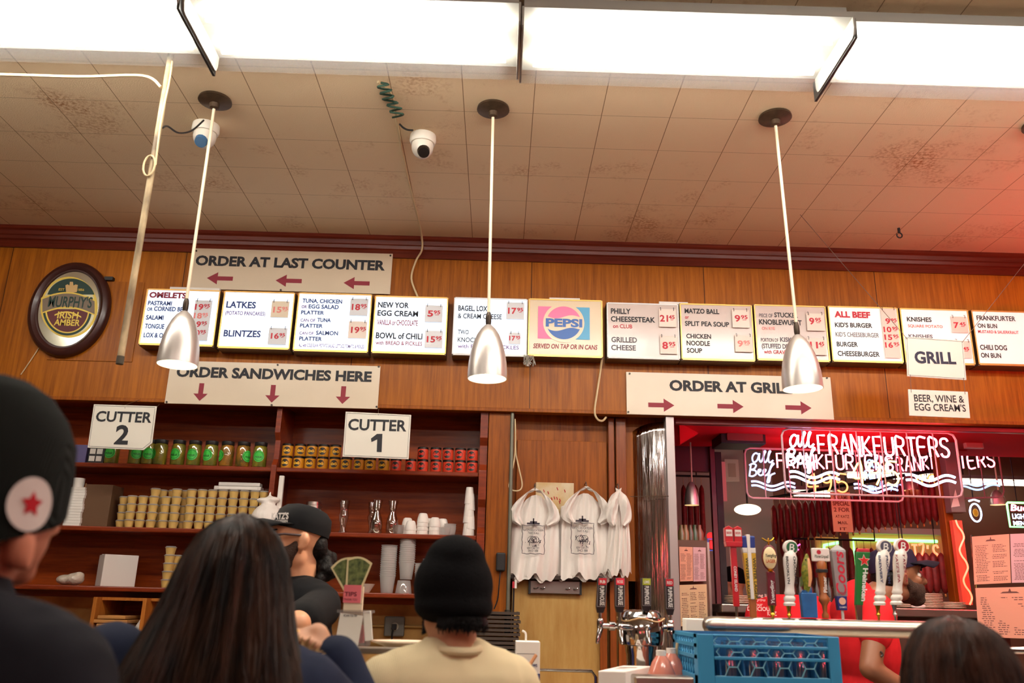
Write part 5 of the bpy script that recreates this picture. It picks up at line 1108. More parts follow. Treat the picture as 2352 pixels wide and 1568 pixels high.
# paper scroll
x0, x1, z0, z1 = rectpx(1911, 1130, 1956, 1221, 6.2); t = thing('price_scroll', 'cream paper price list hanging in front of the salamis', 'poster', ((x0+x1)/2, 6.2, z0))
MB().box(x0, x1, 6.2, 6.204, z0, z1).build('sheet', M('cream_paper', (226, 200, 150), .7), t)
def fakelines(t, x0, x1, z0, z1, Y, n, mat, seed, nm='print'):
    rnd = random.Random(seed); mb = MB(); h = (z1-z0)/n
    for k in range(n):
        z = z1-h*(k+.5); x = x0
        while x < x1-.004:
            w = rnd.uniform(.006, .022)*max(1, (x1-x0)/.18); mb.box(x, min(x1, x+w), Y-.001, Y-.0004, z-h*.22, z+h*.22); x += w+rnd.uniform(.004, .01)
    return mb.build(nm, mat, t)
L = Letters()
for k, (s, w, b) in enumerate([("SALAMI", .7, .02), ('SPECIAL', .85, .03), ('2 FOR', .8, .02), ('AT KATZ', .7, .01), ('MAIL', .5, .01), ('IT', .35, .01)]):
    wd = (x1-x0)*w; L.put(s, Vector(((x0+x1)/2-wd/2, 6.198, z1-.035-(z1-z0)*.155*(k+.4))), X_, Z_, wd, .028 if k < 3 else .02, b)
MB().tube([((x0+x1)/2, 6.205, z1-.01), ((x0+x1)/2, 6.22, HC)], .0025, 5).build('string', CORD, t); L.build(M('faded_brown_print', (120, 74, 46), .6), t)
# posts
x0, x1 = at(2168, 1200, 5.7).x, at(2188, 1200, 5.7).x; tag(MB().box(x0, x1, 5.68, 5.76, 1.0, zs).build('wood_post', WOODP, None, bevel=.004), 'brown wood post at the end of the salami row', 'post')
x0, x1, z0, z1 = rectpx(2178, 1040, 2211, 1176, 5.6); tag(MB().box(x0, x1, 5.6, 5.68, z0, zs).build('grey_post', M('grey_post', (128, 122, 118), .5), None, bevel=.004), 'grey boxed post with a small pennant', 'post')
p = at(2196, 1165, 5.59); tag(MB().poly([(p.x-.03, 5.595, p.z), (p.x+.03, 5.595, p.z+.01), (p.x+.012, 5.592, p.z+.12)]).build('pennant', PAPER, None), 'small white pennant on the grey post', 'pennant')
x0, x1 = at(1956, 1350, 6.7).x, at(1975, 1350, 6.7).x; 
tag(MB().box(at(1938, 1300, 7.0).x, at(1956, 1300, 7.0).x, 7.0, 7.06, 0, at(1940, 1215, 7.0).z).build('wood_post', DKW, None), 'dark wood post below the paper price list', 'post')
# green framed orange neon with reversed letters
Yn = 7.25; x0, x1, z0, z1 = rectpx(1966, 1240, 2160, 1300, Yn); t = thing('neon_sign', 'orange neon lettering inside a green neon border behind the salamis', 'neon sign', ((x0+x1)/2, Yn, z0))
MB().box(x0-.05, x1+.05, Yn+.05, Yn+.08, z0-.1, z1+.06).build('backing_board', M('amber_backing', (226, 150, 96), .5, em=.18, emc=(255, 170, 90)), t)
MB().tube([(x1, Yn+.03, z1), (x0, Yn+.03, z1), (x0, Yn+.03, z0)], .013, 8).build('green_tube', N_GRN, t, True)
m = MB(); o = at(2066, 1290, 6.1); w_ = at(2160, 1290, 6.1).x-o.x; h_ = at(2066, 1250, 6.1).z-o.z; neon_text(m, "KATZ'S", lambda u, v: o+Vector((u, 0, v)), w_, h_, .0075); MB().cyl(o+Vector((.02, .01, h_)), (o.x+.02, o.y+.01, HC), .003).cyl(o+Vector((w_-.02, .01, h_)), (o.x+w_-.02, o.y+.01, HC), .003).build('letter_hanger', DARK, t); m.build('orange_tube_letters', N_OR, t, True)
MB().box(x0-.06, x1+.06, Yn+.0, Yn+.05, z1+.05, z1+.1).build('top_rail', M('pale_rail', (190, 180, 164), .5), t); MB().cyl((x0, Yn+.07, z1+.1), (x0, Yn+.07, HC), .006).cyl((x1, Yn+.07, z1+.1), (x1, Yn+.07, HC), .006).build('hanger', DARK, t)
Yn = 7.3; x0, x1, z0, z1 = rectpx(1890, 1246, 1940, 1300, Yn); t = thing('neon_sign', 'green neon corner glowing behind the brown wooden tap', 'neon sign', ((x0+x1)/2, Yn, z0)); MB().cyl((x0, Yn+.07, z1), (x0, Yn+.07, HC), .005).build('hanger', DARK, t)
MB().box(x0-.03, x1+.05, Yn+.05, Yn+.08, z0-.05, z1+.05).build('backing_board', M('amber_backing', (0, 0, 0)), t); MB().tube([(x1, Yn+.03, z1+.01), (x0+.03, Yn+.03, z1-.02), (x0+.01, Yn+.03, z0)], .013, 8).build('green_tube', N_GRN, t, True)
# glowing signs further along
p = at(2241, 1177, 6.4); t = thing('neon_sign', 'small oval blue neon sign with amber centre', 'neon sign', tuple(p)); MB().tube([p+Vector((.042*math.cos(k*PI/14), 0, .066*math.sin(k*PI/14))) for k in range(28)], .006, 7, True).build('blue_tube', N_BLUE, t, True); MB().ell(p, (.022, .006, .03)).build('amber_centre', M('amber_centre', (214, 156, 40), .4, em=.5), t); MB().tube([p+Vector((-.04, 0, .085)), p+Vector((0, 0, .098)), p+Vector((.04, 0, .085))], .007, 6).build('top_tube', N_BLUE, t, True); MB().cyl(p+Vector((0, .01, .09)), (p.x, p.y+.01, HC), .004).build('hanger', DARK, t)
p = at(2342, 1182, 6.4); t = thing('neon_sign', 'square green neon frame with red and blue writing at the far end', 'neon sign', tuple(p)); MB().tube([p+Vector((a*.085, 0, b*.09)) for a, b in [(-1, -1), (-1, .9), (-.9, 1), (.9, 1), (1, .9), (1, -1)]], .008, 7, True).build('green_tube', N_GRN, t, True)
MB().cyl(p+Vector((0, .01, .09)), (p.x, p.y+.01, HC), .004).build('hanger', DARK, t); L = Letters(); L.put('Bud', p+Vector((-.065, -.004, .03)), X_, Z_, .13, .045, .03, .2); L.build(N_RED, t); L = Letters(); L.put('LIGHT', p+Vector((-.06, -.004, -.03)), X_, Z_, .12, .035, .03).put('MENU', p+Vector((-.06, -.004, -.078)), X_, Z_, .12, .03, .03); L.build(N_BLUE, t)

x0, x1, z0, z1 = rectpx(2200, 1195, 2222, 1388, 5.62)
t = thing('neon_light_box', 'tall orange-red panel with curling tube beside the pinned menus', 'neon sign', ((x0+x1)/2, 5.62, z0)); MB().box(x0, x1, 5.62, 5.66, z0, z1).build('panel', M('orange_red_panel', (226, 96, 76), .4, em=.35, emc=(255, 70, 50)), t)
m = MB(); m.tube(smoothpath([(x0+(x1-x0)*(.5+.32*math.sin(k*1.25)), 5.6, z0+(z1-z0)*k/14) for k in range(15)], 4), .006, 7); m.build('curling_tube', N_OR, t, True)
p = at(1641, 1251, 6.5); t = thing('neon_sign', 'tiny red and blue open sign glowing behind the red double tap', 'neon sign', tuple(p)); MB().box(p.x-.035, p.x+.035, 6.5, 6.52, p.z-.03, p.z+.03).build('red_panel', M('red_glow', (255, 60, 60), .4, em=1.0, emc=(255, 60, 60)), t, bevel=.01); MB().tube([p+Vector((a*.05, -.01, b*.042)) for a, b in [(-1, -1), (-1, 1), (1, 1), (1, -1)]], .005, 6, True).build('blue_tube', M('blue_dim', (90, 110, 220), .4, em=.8), t, True)
p = at(1632, 1231, 6.52); tag(MB().ell(p, (.03, .02, .03)).build('red_lamp', M('red_glow', (0, 0, 0)), None, True), 'round red lamp above the tiny open sign', 'lamp')
p = at(1834, 1261, 6.9); t = thing('neon_sign', 'tiny pink curl of neon beside the white round tap', 'neon sign', tuple(p)); MB().tube([p+Vector((.02*math.sin(k*.9), 0, -.04+.01*k)) for k in range(9)], .006, 6).build('pink_tube', neonm('pink_neon', (255, 80, 190), .7), t, True)
# menus on the glass
MENU = M('salmon_menu_paper', (238, 178, 148), .6); MENU2 = M('cream_menu_paper', (232, 206, 160), .6); MINK = M('menu_ink', (120, 78, 70), .7)
def sheet(label, q, Y0, Y1_, mat, seed, n=22, cols=2):
    """quad TL TR BR BL in px; near x end at depth Y0, other at Y1_"""
    TL, TR, BR, BL = [at(x, y, Yy) for (x, y), Yy in zip(q, (Y0, Y1_, Y1_, Y0))]
    t = thing('menu_sheet', label, 'menu', tuple((BL+BR)/2), 'printed menus on the glass'); nn = (TR-TL).cross(BL-TL).normalized(); nn = nn if nn.y < 0 else -nn
    vs = [TL, TR, BR, BL]; MB().add([p for p in vs]+[p-nn*.002 for p in vs], [(0, 1, 2, 3), (7, 6, 5, 4), (0, 4, 5, 1), (1, 5, 6, 2), (2, 6, 7, 3), (3, 7, 4, 0)]).build('sheet', mat, t)
    rnd = random.Random(seed); mb = MB(); P = lambda u, v: TL + (TR-TL)*u*(1-v) + (BR-BL)*u*v + (BL-TL)*v + nn*.0012
    for c in range(cols):
        a0 = .06+c*(.92/cols); a1 = a0+.82/cols
        for k in range(n):
            v = .2+k*.76/n if True else 0; u = a0+rnd.uniform(0, .04)
            if rnd.random() < .12: continue
            e = a1-rnd.uniform(0, .25/cols); h = .35*.76/n
            while u < e:
                w = rnd.uniform(.02, .07); mb.poly([P(u, v), P(min(e, u+w), v), P(min(e, u+w), v+h), P(u, v+h)]); u += w+.015
    mb.poly([P(.36, .12), P(.64, .12), P(.6, .09), P(.52, .085), P(.505, .03), P(.495, .03), P(.48, .085), P(.4, .09)])
    mb.build('menu_print', MINK, t, fix=False); return t
Yg = 5.3
GL = glassy('bay_glass', (244, 236, 236), .06, .03)
sheet('salmon printed menu pinned high on the glass at the far end of the bay', [(2232, 1232), (2318, 1226), (2322, 1338), (2238, 1342)], Yg, Yg-.1, MENU, 3)
sheet('pale lilac menu page beside the high salmon menu', [(2320, 1226), (2420, 1222), (2424, 1336), (2324, 1338)], Yg-.1, Yg-.2, M('lilac_menu_paper', (226, 190, 194), .6), 5, 26)
sheet('large salmon menu pinned low on the glass at the far end of the bay', [(2240, 1350), (2400, 1346), (2404, 1468), (2248, 1462)], Yg, Yg-.18, MENU, 8, 18, 4)
for (a, b, lb) in [((2232, 1228), (2252, 1470), 'slim metal edge of the glass beside the pinned menus')]:
    A = at(*a, Yg+.02); B = at(*b, Yg+.02); tag(MB().cyl(A, B, .008, n=8).build('glass_edge', CHROME, None, True), lb, 'rail')
sheet('salmon menu page high on the narrow panel beside the polished column', [(1560, 1255), (1591, 1256), (1592, 1334), (1562, 1335)], 5.35, 5.37, MENU, 11)
sheet('lilac menu page high on the narrow panel beside the red post', [(1592, 1256), (1621, 1257), (1622, 1334), (1593, 1335)], 5.37, 5.39, M('lilac_menu_paper', (0, 0, 0)), 12)
sheet('cream menu page low on the narrow panel behind the beer pipe', [(1561, 1343), (1623, 1341), (1626, 1432), (1562, 1438)], 5.35, 5.39, MENU2, 13, 18, 3)
x0, x1 = at(1622, 1200, 5.42).x, at(1627, 1200, 5.42).x; tag(MB().box(x0, x1, 5.42, 5.46, 1.0, at(1625, 1245, 5.42).z).build('panel_edge', STEEL, None), 'steel edge of the narrow menu panel', 'post')
tag(MB().box(BX0-.05, x0, 5.42, 5.44, 1.0, at(1590, 1240, 5.42).z).build('backing_panel', M('brown_backing', (110, 80, 64), .6), None), 'brown panel behind the narrow menu pages', 'panel')
# shelf clutter above those menus
for i, (px, c) in enumerate([(1566, (120, 100, 60)), (1576, (150, 110, 70)), (1587, (90, 70, 50)), (1597, (70, 90, 60)), (1608, (140, 80, 60))]):
    p = at(px, 1249, 5.55); tag(MB().lathe([(0, 0), (.026, 0), (.026, .07), (.012, .1), (.012, .12), (0, .12)], p, 14).build('bottle', M(f'bottle_{"abcde"[i]}', c, .3), None, True), f'small bottle above the narrow menu pages, {nth(i)} from the polished column', 'bottle', 'small bottles above the menu pages')
tag(MB().box(at(1560, 1250, 5.55).x-.05, at(1615, 1250, 5.55).x, 5.43, 5.65, at(1580, 1250, 5.55).z-.02, at(1580, 1250, 5.55).z).build('bottle_shelf', DARK, None), 'narrow dark shelf holding the small bottles', 'shelf')
# back counter with plates
zc_ = at(2130, 1398, 5.55).z
t = thing('bay_counter', 'steel counter at the rear of the bay carrying plate stacks', 'counter', (2.0, 5.5, 0))
MB().box(at(1640, 1400, 5.5).x, at(2300, 1400, 5.5).x, 5.3, 5.8, zc_-.05, zc_).build('worktop', STEEL, t, bevel=.006)
MB().box(at(1640, 1400, 5.5).x, at(2300, 1400, 5.5).x, 5.45, 5.75, 0, zc_-.05).build('base', M('counter_base_brown', (92, 62, 48), .5), t)
PLT = M('plate_china', (226, 204, 178), .3)
def plate(r): return tag(MB().lathe([(0, 0), (r*.55, 0), (r*.6, .004), (r, .012), (r*.99, .015), (r*.6, .008), (0, .006)], n=36).build('plate', PLT, None, True), 'x', 'plate')
PP = Proto(plate(.088))
for px, n, w in [(2085, 9, 'next to the white tap'), (2132, 9, 'below the plump salamis'), (2183, 4, 'in the low stack by the grey post')]:
    for k in range(n): PP.put((at(px, 1390, 5.5).x, 5.5, zc_+k*.0095), f'china plate {w}, {nth(k)} from the counter', 'china plates on the bay counter')
for px, n, w in [(1700, 5, 'behind the red tap'), (1880, 5, 'behind the blue tap')]:
    for k in range(n): PP.put((at(px, 1400, 5.55).x, 5.58, zc_+k*.0095), f'china plate {w}, {nth(k)} from the counter', 'china plates behind the taps')
p = at(2110, 1396, 5.4); tag(MB().ell(p+Vector((0, 0, .01)), (.045, .03, .014)).build('folded_cloth', PAPER, None, True), 'small folded white cloth between two plate stacks', 'cloth')
# low dark bottles behind the taps
for i, px in enumerate((1828, 1845, 1868, 1884, 1912, 1930, 1955, 1968)):
    p = at(px, 1395, 5.65); tag(MB().lathe([(0, 0), (.03, 0), (.03, .1), (.012, .14), (.012, .18), (0, .18)], (p.x, 5.68, zc_), 16).build('bottle', M('dark_bottle', (52, 34, 24), .25), None, True), f'dark bottle behind the taps on the bay counter, {nth(i)} from the red tap', 'bottle', 'dark bottles on the bay counter')
# red neon ring added out of view to throw pink light on the ceiling tiles
RT = M('added_red_tube', (230, 200, 200), .4, em=120, emc=(255, 66, 76))
t = thing('neon_sign', 'red neon ring sign hung from the ceiling beyond the last menu box', 'neon sign', (3.6, 3.7, 2.6)); MB().tube([(3.6+.3*math.cos(k*PI/16), 3.7+.3*math.sin(k*PI/16), 2.65) for k in range(32)], .012, 8, True).build('red_tube', RT, t, True); MB().cyl((3.32, 3.7, 2.65), (3.32, 3.7, HC), .005).cyl((3.88, 3.7, 2.65), (3.88, 3.7, HC), .005).build('hanger', DARK, t)
# neon signs in the street windows behind the queue (mirrored by the polished steel)
for k, (x, z, mm, lb) in enumerate([(1.6, 2.4, N_RED, 'red'), (3.2, 2.2, N_BLUE, 'blue'), (4.4, 2.5, N_RED, 'tall red'), (.2, 2.5, N_YEL, 'amber'), (-1.4, 2.3, N_RED, 'wide red')]):
    t = thing('neon_sign', f'{lb} neon loop on the street wall behind the queue', 'neon sign', (x, YN+.06, z)); MB().tube([Vector((x+a*.35, YN+.06, z+b*(.5 if k == 2 else .2))) for a, b in [(-1, -1), (-1, 1), (-.5, .6), (0, 1), (.5, .6), (1, 1), (1, -1)]], .02, 7, True).build('tube', mm, t, True)
    MB().box(x-.02, x+.02, YN, YN+.06, z-.02, z+.22).build('bracket', DARK, t)
# ================================================================ deli counter in front of the cashier
YD = 2.62
zd = at(890, 1487, YD).z
CT = M('counter_steel_top', (176, 166, 152), .3, .9)
t = thing('deli_counter', 'steel topped deli counter in front of the cashier', 'counter', (-1.4, 2.7, 0))
xr = at(985, 1490, YD).x
MB().box(XL+.3, xr+.06, YD, YD+.05, zd-.018, zd).build('steel_rail', CT, t, bevel=.004)
MB().box(XL+.3, xr+.06, YD+.0, YD+.5, 1.06, 1.1).build('worktop', CT, t, bevel=.004)
MB().box(XL+.3, xr+.06, YD+.02, YD+.48, .08, 1.06).build('base', M('counter_front_brown', (110, 74, 48), .5), t)
MB().box(XL+.3, xr+.06, YD+.05, YD+.55, 0, .08).build('plinth', DARK, t)
for x in (-2.6, -1.3, xr+.03): MB().cyl((x, YD+.025, 1.1), (x, YD+.025, zd-.018), .012, n=10).build('post', CHROME, t, True)
MB().box(XL+.3, xr+.06, YD+.05, YD+.3, zd-.012, zd-.004).build('glass_shelf', GLASS, t)
# oval platter on the rail
p = at(925, 1479, YD+.06)
Sx = Matrix.Diagonal((1.5, 1, 1, 1)); mb = MB().lathe([(0, 0), (.06, 0), (.066, .003), (.1, .014), (.099, .018), (.064, .007), (0, .006)], n=40); mb.v = [Vector((q.x*1.04, q.y*.75, q.z))+Vector((p.x, YD+.13, zd-.003)) for q in mb.v]
tag(mb.build('oval_platter', PLT, None, True), 'white oval platter on the steel counter rail', 'platter')
PB = Proto(plate(.105)); xq = at(815, 1530, YD+.28).x
for k in range(14): PB.put((xq, YD+.28, 1.1+k*.0142), f'white plate stacked under the steel rail, {nth(13-k)} from the top', 'white plates stacked under the rail')
CH2 = CHROME
for i, (px, py) in enumerate(((873, 1527), (893, 1521))):
    p = at(px, py, YD+.2); t = thing('shaker', f'small glass shaker with chrome top under the rail, {"nearer the plates" if i == 0 else "further from the plates"}', 'shaker', (p.x, p.y, 1.1))
    MB().lathe([(0, 1.1), (.018, 1.1), (.017, p.z-.012), (0, p.z-.012)], (p.x, p.y, 0), 14).build('shaker_body', M('dark_spice', (70, 52, 40), .4), t, True); MB().lathe([(.018, p.z-.012), (.018, p.z), (.01, p.z+.006), (0, p.z+.006)], (p.x, p.y, 0), 14).build('cap', CHROME, t, True)
# tip box: clear holder, note, pink slip, two bills
YT = YD+.07; zt0 = zd-.003
x0, x1, z0, z1 = rectpx(776, 1404, 842, 1484, YT)
t = thing('tip_box', 'clear plastic tip box with a white notice and pink TIPS slip', 'tip box', ((x0+x1)/2, YT, zt0))
ACR = glassy('acrylic', (236, 232, 232), .12, .05, .12)
mb = MB(); mb.box(x0, x1, YT, YT+.003, zt0, z1).box(x0, x1, YT+.1, YT+.103, zt0, z1).box(x0, x0+.003, YT, YT+.1, zt0, z1).box(x1-.003, x1, YT, YT+.1, zt0, z1); mb.build('acrylic_body', ACR, t)
MB().box(x0-.006, x1+.006, YT-.006, YT+.109, z1-.004, z1+.004).build('rim', ACR, t)
R = Matrix.Rotation(-.1, 3, 'Y'); nx0, nx1, nz0, nz1 = rectpx(775, 1410, 828, 1483, YT-.006)
MB().box(-(nx1-nx0)/2, (nx1-nx0)/2, 0, .002, -(nz1-nz0)/2, (nz1-nz0)/2, R.inverted(), ((nx0+nx1)/2, YT-.006, (nz0+nz1)/2)).build('notice', PAPER, t)
L = Letters(); L.px('SCAN TO TIP', 789, 1414, 820, 1417, 4.5, YT-.009, .03); L.build(BLACK, t)
qx0, qx1, qz0, qz1 = rectpx(826, 1402, 835, 1482, YT+.02); MB().box(qx0, qx1, YT+.02, YT+.06, zt0+.01, zt0+.06).build('pink_slip', M('pink_paper', (226, 112, 122), .7), t)
# paper tower with the slip and bills
sx0, sx1, sz0, sz1 = rectpx(789, 1343, 829, 1384, YT+.03)
MB().box(sx0+.002, sx1+.006, YT+.034, YT+.05, zt0+.04, sz1-.004).build('card_stand', M('manila_card', (226, 208, 178), .7), t)
MB().box(sx0, sx1, YT+.03, YT+.033, sz0, sz1).build('tips_slip', M('pink_paper', (0, 0, 0)), t)
L = Letters(); L.px('TIPS', 791, 1368, 819, 1369, 9.5, YT+.0285, .006).px('THANK YOU', 790, 1378, 820, 1379, 5, YT+.0285, .0); L.build(M('dark_marker', (112, 30, 48), .7), t)
BILL = M('bill_green', (118, 128, 72), .7, noise=.5, nscale=60, c2=(52, 70, 36)); BILLE = M('bill_margin', (222, 208, 160), .7)
for i, (ang, px, lb) in enumerate([(.42, 797, 'folded dollar bill leaning toward the cashier on the tip box'), (-.16, 818, 'folded dollar bill standing upright behind the TIPS slip')]):
    b = at(812 if i else 808, 1350, YT+.045-.006*i); R = Matrix.Rotation(-ang, 3, 'Y'); hgt = .083; w = .052
    b = thing_ = thing('dollar_bill', lb, 'money', tuple(b), 'dollar bills on the tip box'); c_ = Vector(b.location)
    def fan(k, y, inset): 
        w0 = .026-inset; w1 = .040-inset; n = 8; pts = [(-w0, inset), (w0, inset)] + [(w1-2*w1*j/n, hgt-inset+.012*math.sin(PI*j/n)) for j in range(n+1)]
        v = [R @ Vector((x, y, z)) + c_ for x, z in pts] + [R @ Vector((x, y+.0012, z)) + c_ for x, z in pts]; m = len(pts)
        return MB().add(v, [tuple(range(m)), tuple(range(m, 2*m))[::-1]] + [(j, j+m, (j+1) % m + m, (j+1) % m) for j in range(m)])
    fan(i, 0, 0).build('margin', BILLE, b, fix=False); fan(i, -.0008, .006).build('printed_face', BILL, b, fix=False)
# white tag hanging on the tip box
p0 = at(843, 1403, YT); p1 = at(853, 1453, YT)
tag(MB().box(-.012, .012, -.003, .003, -.085, .0, Matrix.Rotation(-.14, 3, 'Y'), p0).build('white_tag', PAPER, None, bevel=.002), 'narrow white tag hanging off the tip box corner', 'tag')
# ================================================================ bar counter
YK = 3.15
t = thing('bar_counter', 'steel bar counter carrying the taps, the blue glass rack and cartons', 'counter', (1.6, 3.0, 0))
xb0 = at(1160, 1560, 2.75).x+.12
zb = 1.09
MB().box(xb0, XR-.6, 2.6, 3.55, zb-.04, zb).build('worktop', CT, t, bevel=.004); MB().box(xb0+.03, XR-.6, 2.64, 3.5, .08, zb-.04).build('base', M('counter_front_brown', (0, 0, 0)), t); MB().box(xb0+.06, XR-.6, 2.7, 3.45, 0, .08).build('plinth', DARK, t)
# folded steel rail of the sink
x0, x1, z0, z1 = rectpx(1215, 1544, 1366, 1551, 3.2); mb = MB(); zz = z1
mb.tube([(x0, 3.3, zb), (x0, 3.3, zz), (x1, 3.3, zz), (x1+.015, 3.3, zz-.02), (x1+.015, 3.3, zb)], .006, 8); tag(mb.build('splash_rail', CHROME, None, True), 'bent chrome rail behind the straw carton', 'rail')
# straws carton
x0, x1, z0, z1 = rectpx(1184, 1473, 1240, 1580, 3.0); t = thing('straw_carton', 'white carton printed PLASTIC STRAWS with a navy foot', 'carton', ((x0+x1)/2, 3.0, zb))
MB().box(x0, x1, 3.0, 3.09, zb, z1).build('carton_body', PAPER, t, bevel=.002); MB().box(x0-.0006, x1+.0006, 2.999, 3.0905, zb, at(1210, 1546, 3.0).z).build('navy_foot', M('navy_card', (26, 44, 118), .5), t)
L = Letters(); L.px('PLASTIC', 1188, 1531, 1207, 1531, 6.5, 2.998, .03).px('STRAWS', 1209, 1531, 1234, 1531, 6.5, 2.998, .03); L.build(NAVY, t); mb = MB(); p = at(1187, 1500, 2.998); q_ = at(1229, 1500, 2.998); mb.box(p.x, q_.x, 2.998, 2.999, p.z-.001, p.z); mb.build('rule_print', GREYP, t)
p = at(1207, 1470, 3.03); MB().tube(smoothpath([p+Vector((.0, 0, -.02)), p+Vector((.001, 0, .015)), p+Vector((-.003, 0, .026)), p+Vector((-.012, 0, .03))]), .0035, 7).build('straw', WHITE, t, True)
# orange lined basket with stirrer
x0, x1, z0, z1 = rectpx(1150, 1533, 1218, 1600, 2.75); t = thing('paper_tray', 'orange paper lined tray beside the cream sweater', 'tray', ((x0+x1)/2, 2.75, zb))
OP = M('orange_paper', (226, 158, 84), .7); MB().box(x0, x1, 2.72, 2.9, zb, z1-.02).build('tray_body', OP, t); rows = [[(x0+(x1-x0)*k/10, 2.72+.18*j, z1-.012+.012*((k+j) % 2)) for k in range(11)] for j in (0, 1)]; MB().grid(rows).build('crumpled_liner', M('cream_liner', (232, 206, 160), .7), t, fix=False)
tag(MB().cyl(at(1208, 1540, 2.8), at(1231, 1504, 2.83), .0055, n=10).build('wooden_stick', M('stick_wood', (170, 110, 62), .6), None, True), 'brown wooden stick leaning out of the orange paper tray', 'stick')
# white carton lying in front of the drum
ym = 2.78; A = [at(1372, 1541, ym), at(1434, 1553, ym)]
t = thing('napkin_carton', 'white cardboard carton lying before the steel tap drum', 'carton', (A[0].x+.1, ym, zb)); q0 = at(1374, 1540, ym); q1 = at(1437, 1552, ym); q2 = at(1496, 1506, ym+.28); q3 = at(1430, 1500, ym+.28)
top = [q0, q1, Vector((q2.x, q2.y, q1.z)), Vector((q3.x, q3.y, q0.z))]; top[1].z = top[0].z
top = [Vector((p.x, p.y, q0.z)) for p in top]; bot = [Vector((p.x, p.y, zb)) for p in top]
MB().add(top+bot, [(0, 1, 2, 3), (7, 6, 5, 4), (0, 4, 5, 1), (1, 5, 6, 2), (2, 6, 7, 3), (3, 7, 4, 0)]).build('carton_body', M('bright_carton', (232, 224, 216), .5), t, bevel=.003)
m = (top[0]+top[1]+top[2]+top[3])/4+Vector((0, 0, .0008)); ex = (top[1]-top[0]).normalized(); ey = (top[3]-top[0]).normalized()
MB().poly([m+ex*a+ey*b for a, b in [(-.03, .02), (.03, .02), (.03, .05), (-.03, .05)]]).build('brown_stamp', M('brown_stamp', (110, 72, 56), .7), t, fix=False); mb = MB()
for k in range(3): mb.poly([m+ex*a+ey*b for a, b in [(-.025, -.05+k*.018), (.025-.01*k, -.05+k*.018), (.025-.01*k, -.044+k*.018), (-.025, -.044+k*.018)]])
mb.build('stamp_text', M('brown_stamp', (0, 0, 0)), t, fix=False)
x0, x1, z0, z1 = rectpx(1440, 1549, 1592, 1600, ym-.08); tag(MB().box(x0+.02, x1, ym-.1, ym-.02, zb, at(1500, 1551, ym-.08).z).build('steel_insert', STEEL, None, bevel=.006), 'low steel bar insert before the pink bottles', 'insert')
# pink bottles
for i, (px, py) in enumerate(((1518, 1493), (1541, 1488))):
    Yb = 2.9+.09*i; T = at(px, py, Yb); t = thing('sauce_bottle', f'clear plastic bottle of pink liquid with white cap, {"closer to the white carton" if not i else "half hidden by the blue rack"}', 'bottle', (T.x, Yb, zb), 'pink bottles')
    MB().lathe([(0, zb), (.052, zb), (.054, zb+.02), (.052, T.z-.09), (.03, T.z-.035), (.014, T.z-.014), (0, T.z-.014)], (T.x, Yb, 0), 20).build('bottle_body', M('pink_liquid', (198, 122, 104), .15, coat=.5), t, True); MB().lathe([(.016, T.z-.016), (.016, T.z), (0, T.z)], (T.x, Yb, 0), 16).build('cap', WHITE, t, True)
# ---------------------------------------------------------------- steel drum with four soda handles
c = at(1472, 1440, YK); r = at(1524, 1440, YK).x-c.x; zt = at(1472, 1402, YK).z; zl = at(1472, 1482, YK).z
t = thing('soda_tower', 'polished steel drum tap tower on a thin column with four spouts', 'tap tower', (c.x, YK, zb)); zt -= .0
MB().lathe([(0, zt+.004), (r*.7, zt+.002), (r*.86, zt-.006), (r*.93, zt-.02), (r*.96, zt-.022), (r*.96, zt-.03), (r*1.0, zt-.034), (r*1.0, zl+.02), (r*.95, zl+.004), (r*.84, zl), (0, zl)], (c.x, YK, 0), 40).build('drum', CHROME, t, True)
MB().lathe([(r*.72, zl), (r*.7, zl-.02), (r*.66, zl-.03), (r*.66, zb+.02), (r*.9, zb+.008), (r*.9, zb)], (c.x, YK, 0), 32).build('column', CHROME, t, True)
MB().tube([(c.x+r*1.03*math.cos(k*PI/14), YK+r*1.03*math.sin(k*PI/14), zt-.03+.006*math.sin(k)) for k in range(28)], .0028, 5, True).build('rubber_band', M('tan_band', (200, 160, 110), .6), t, True)
HB = M('black_tap_handle', (20, 19, 20), .35); caps = [M('red_cap_label', (196, 30, 44), .4), M('bright_red_cap_label', (232, 40, 66), .4), M('lime_cap_label', (170, 176, 40), .4), M('red_cap_label', (0, 0, 0))]
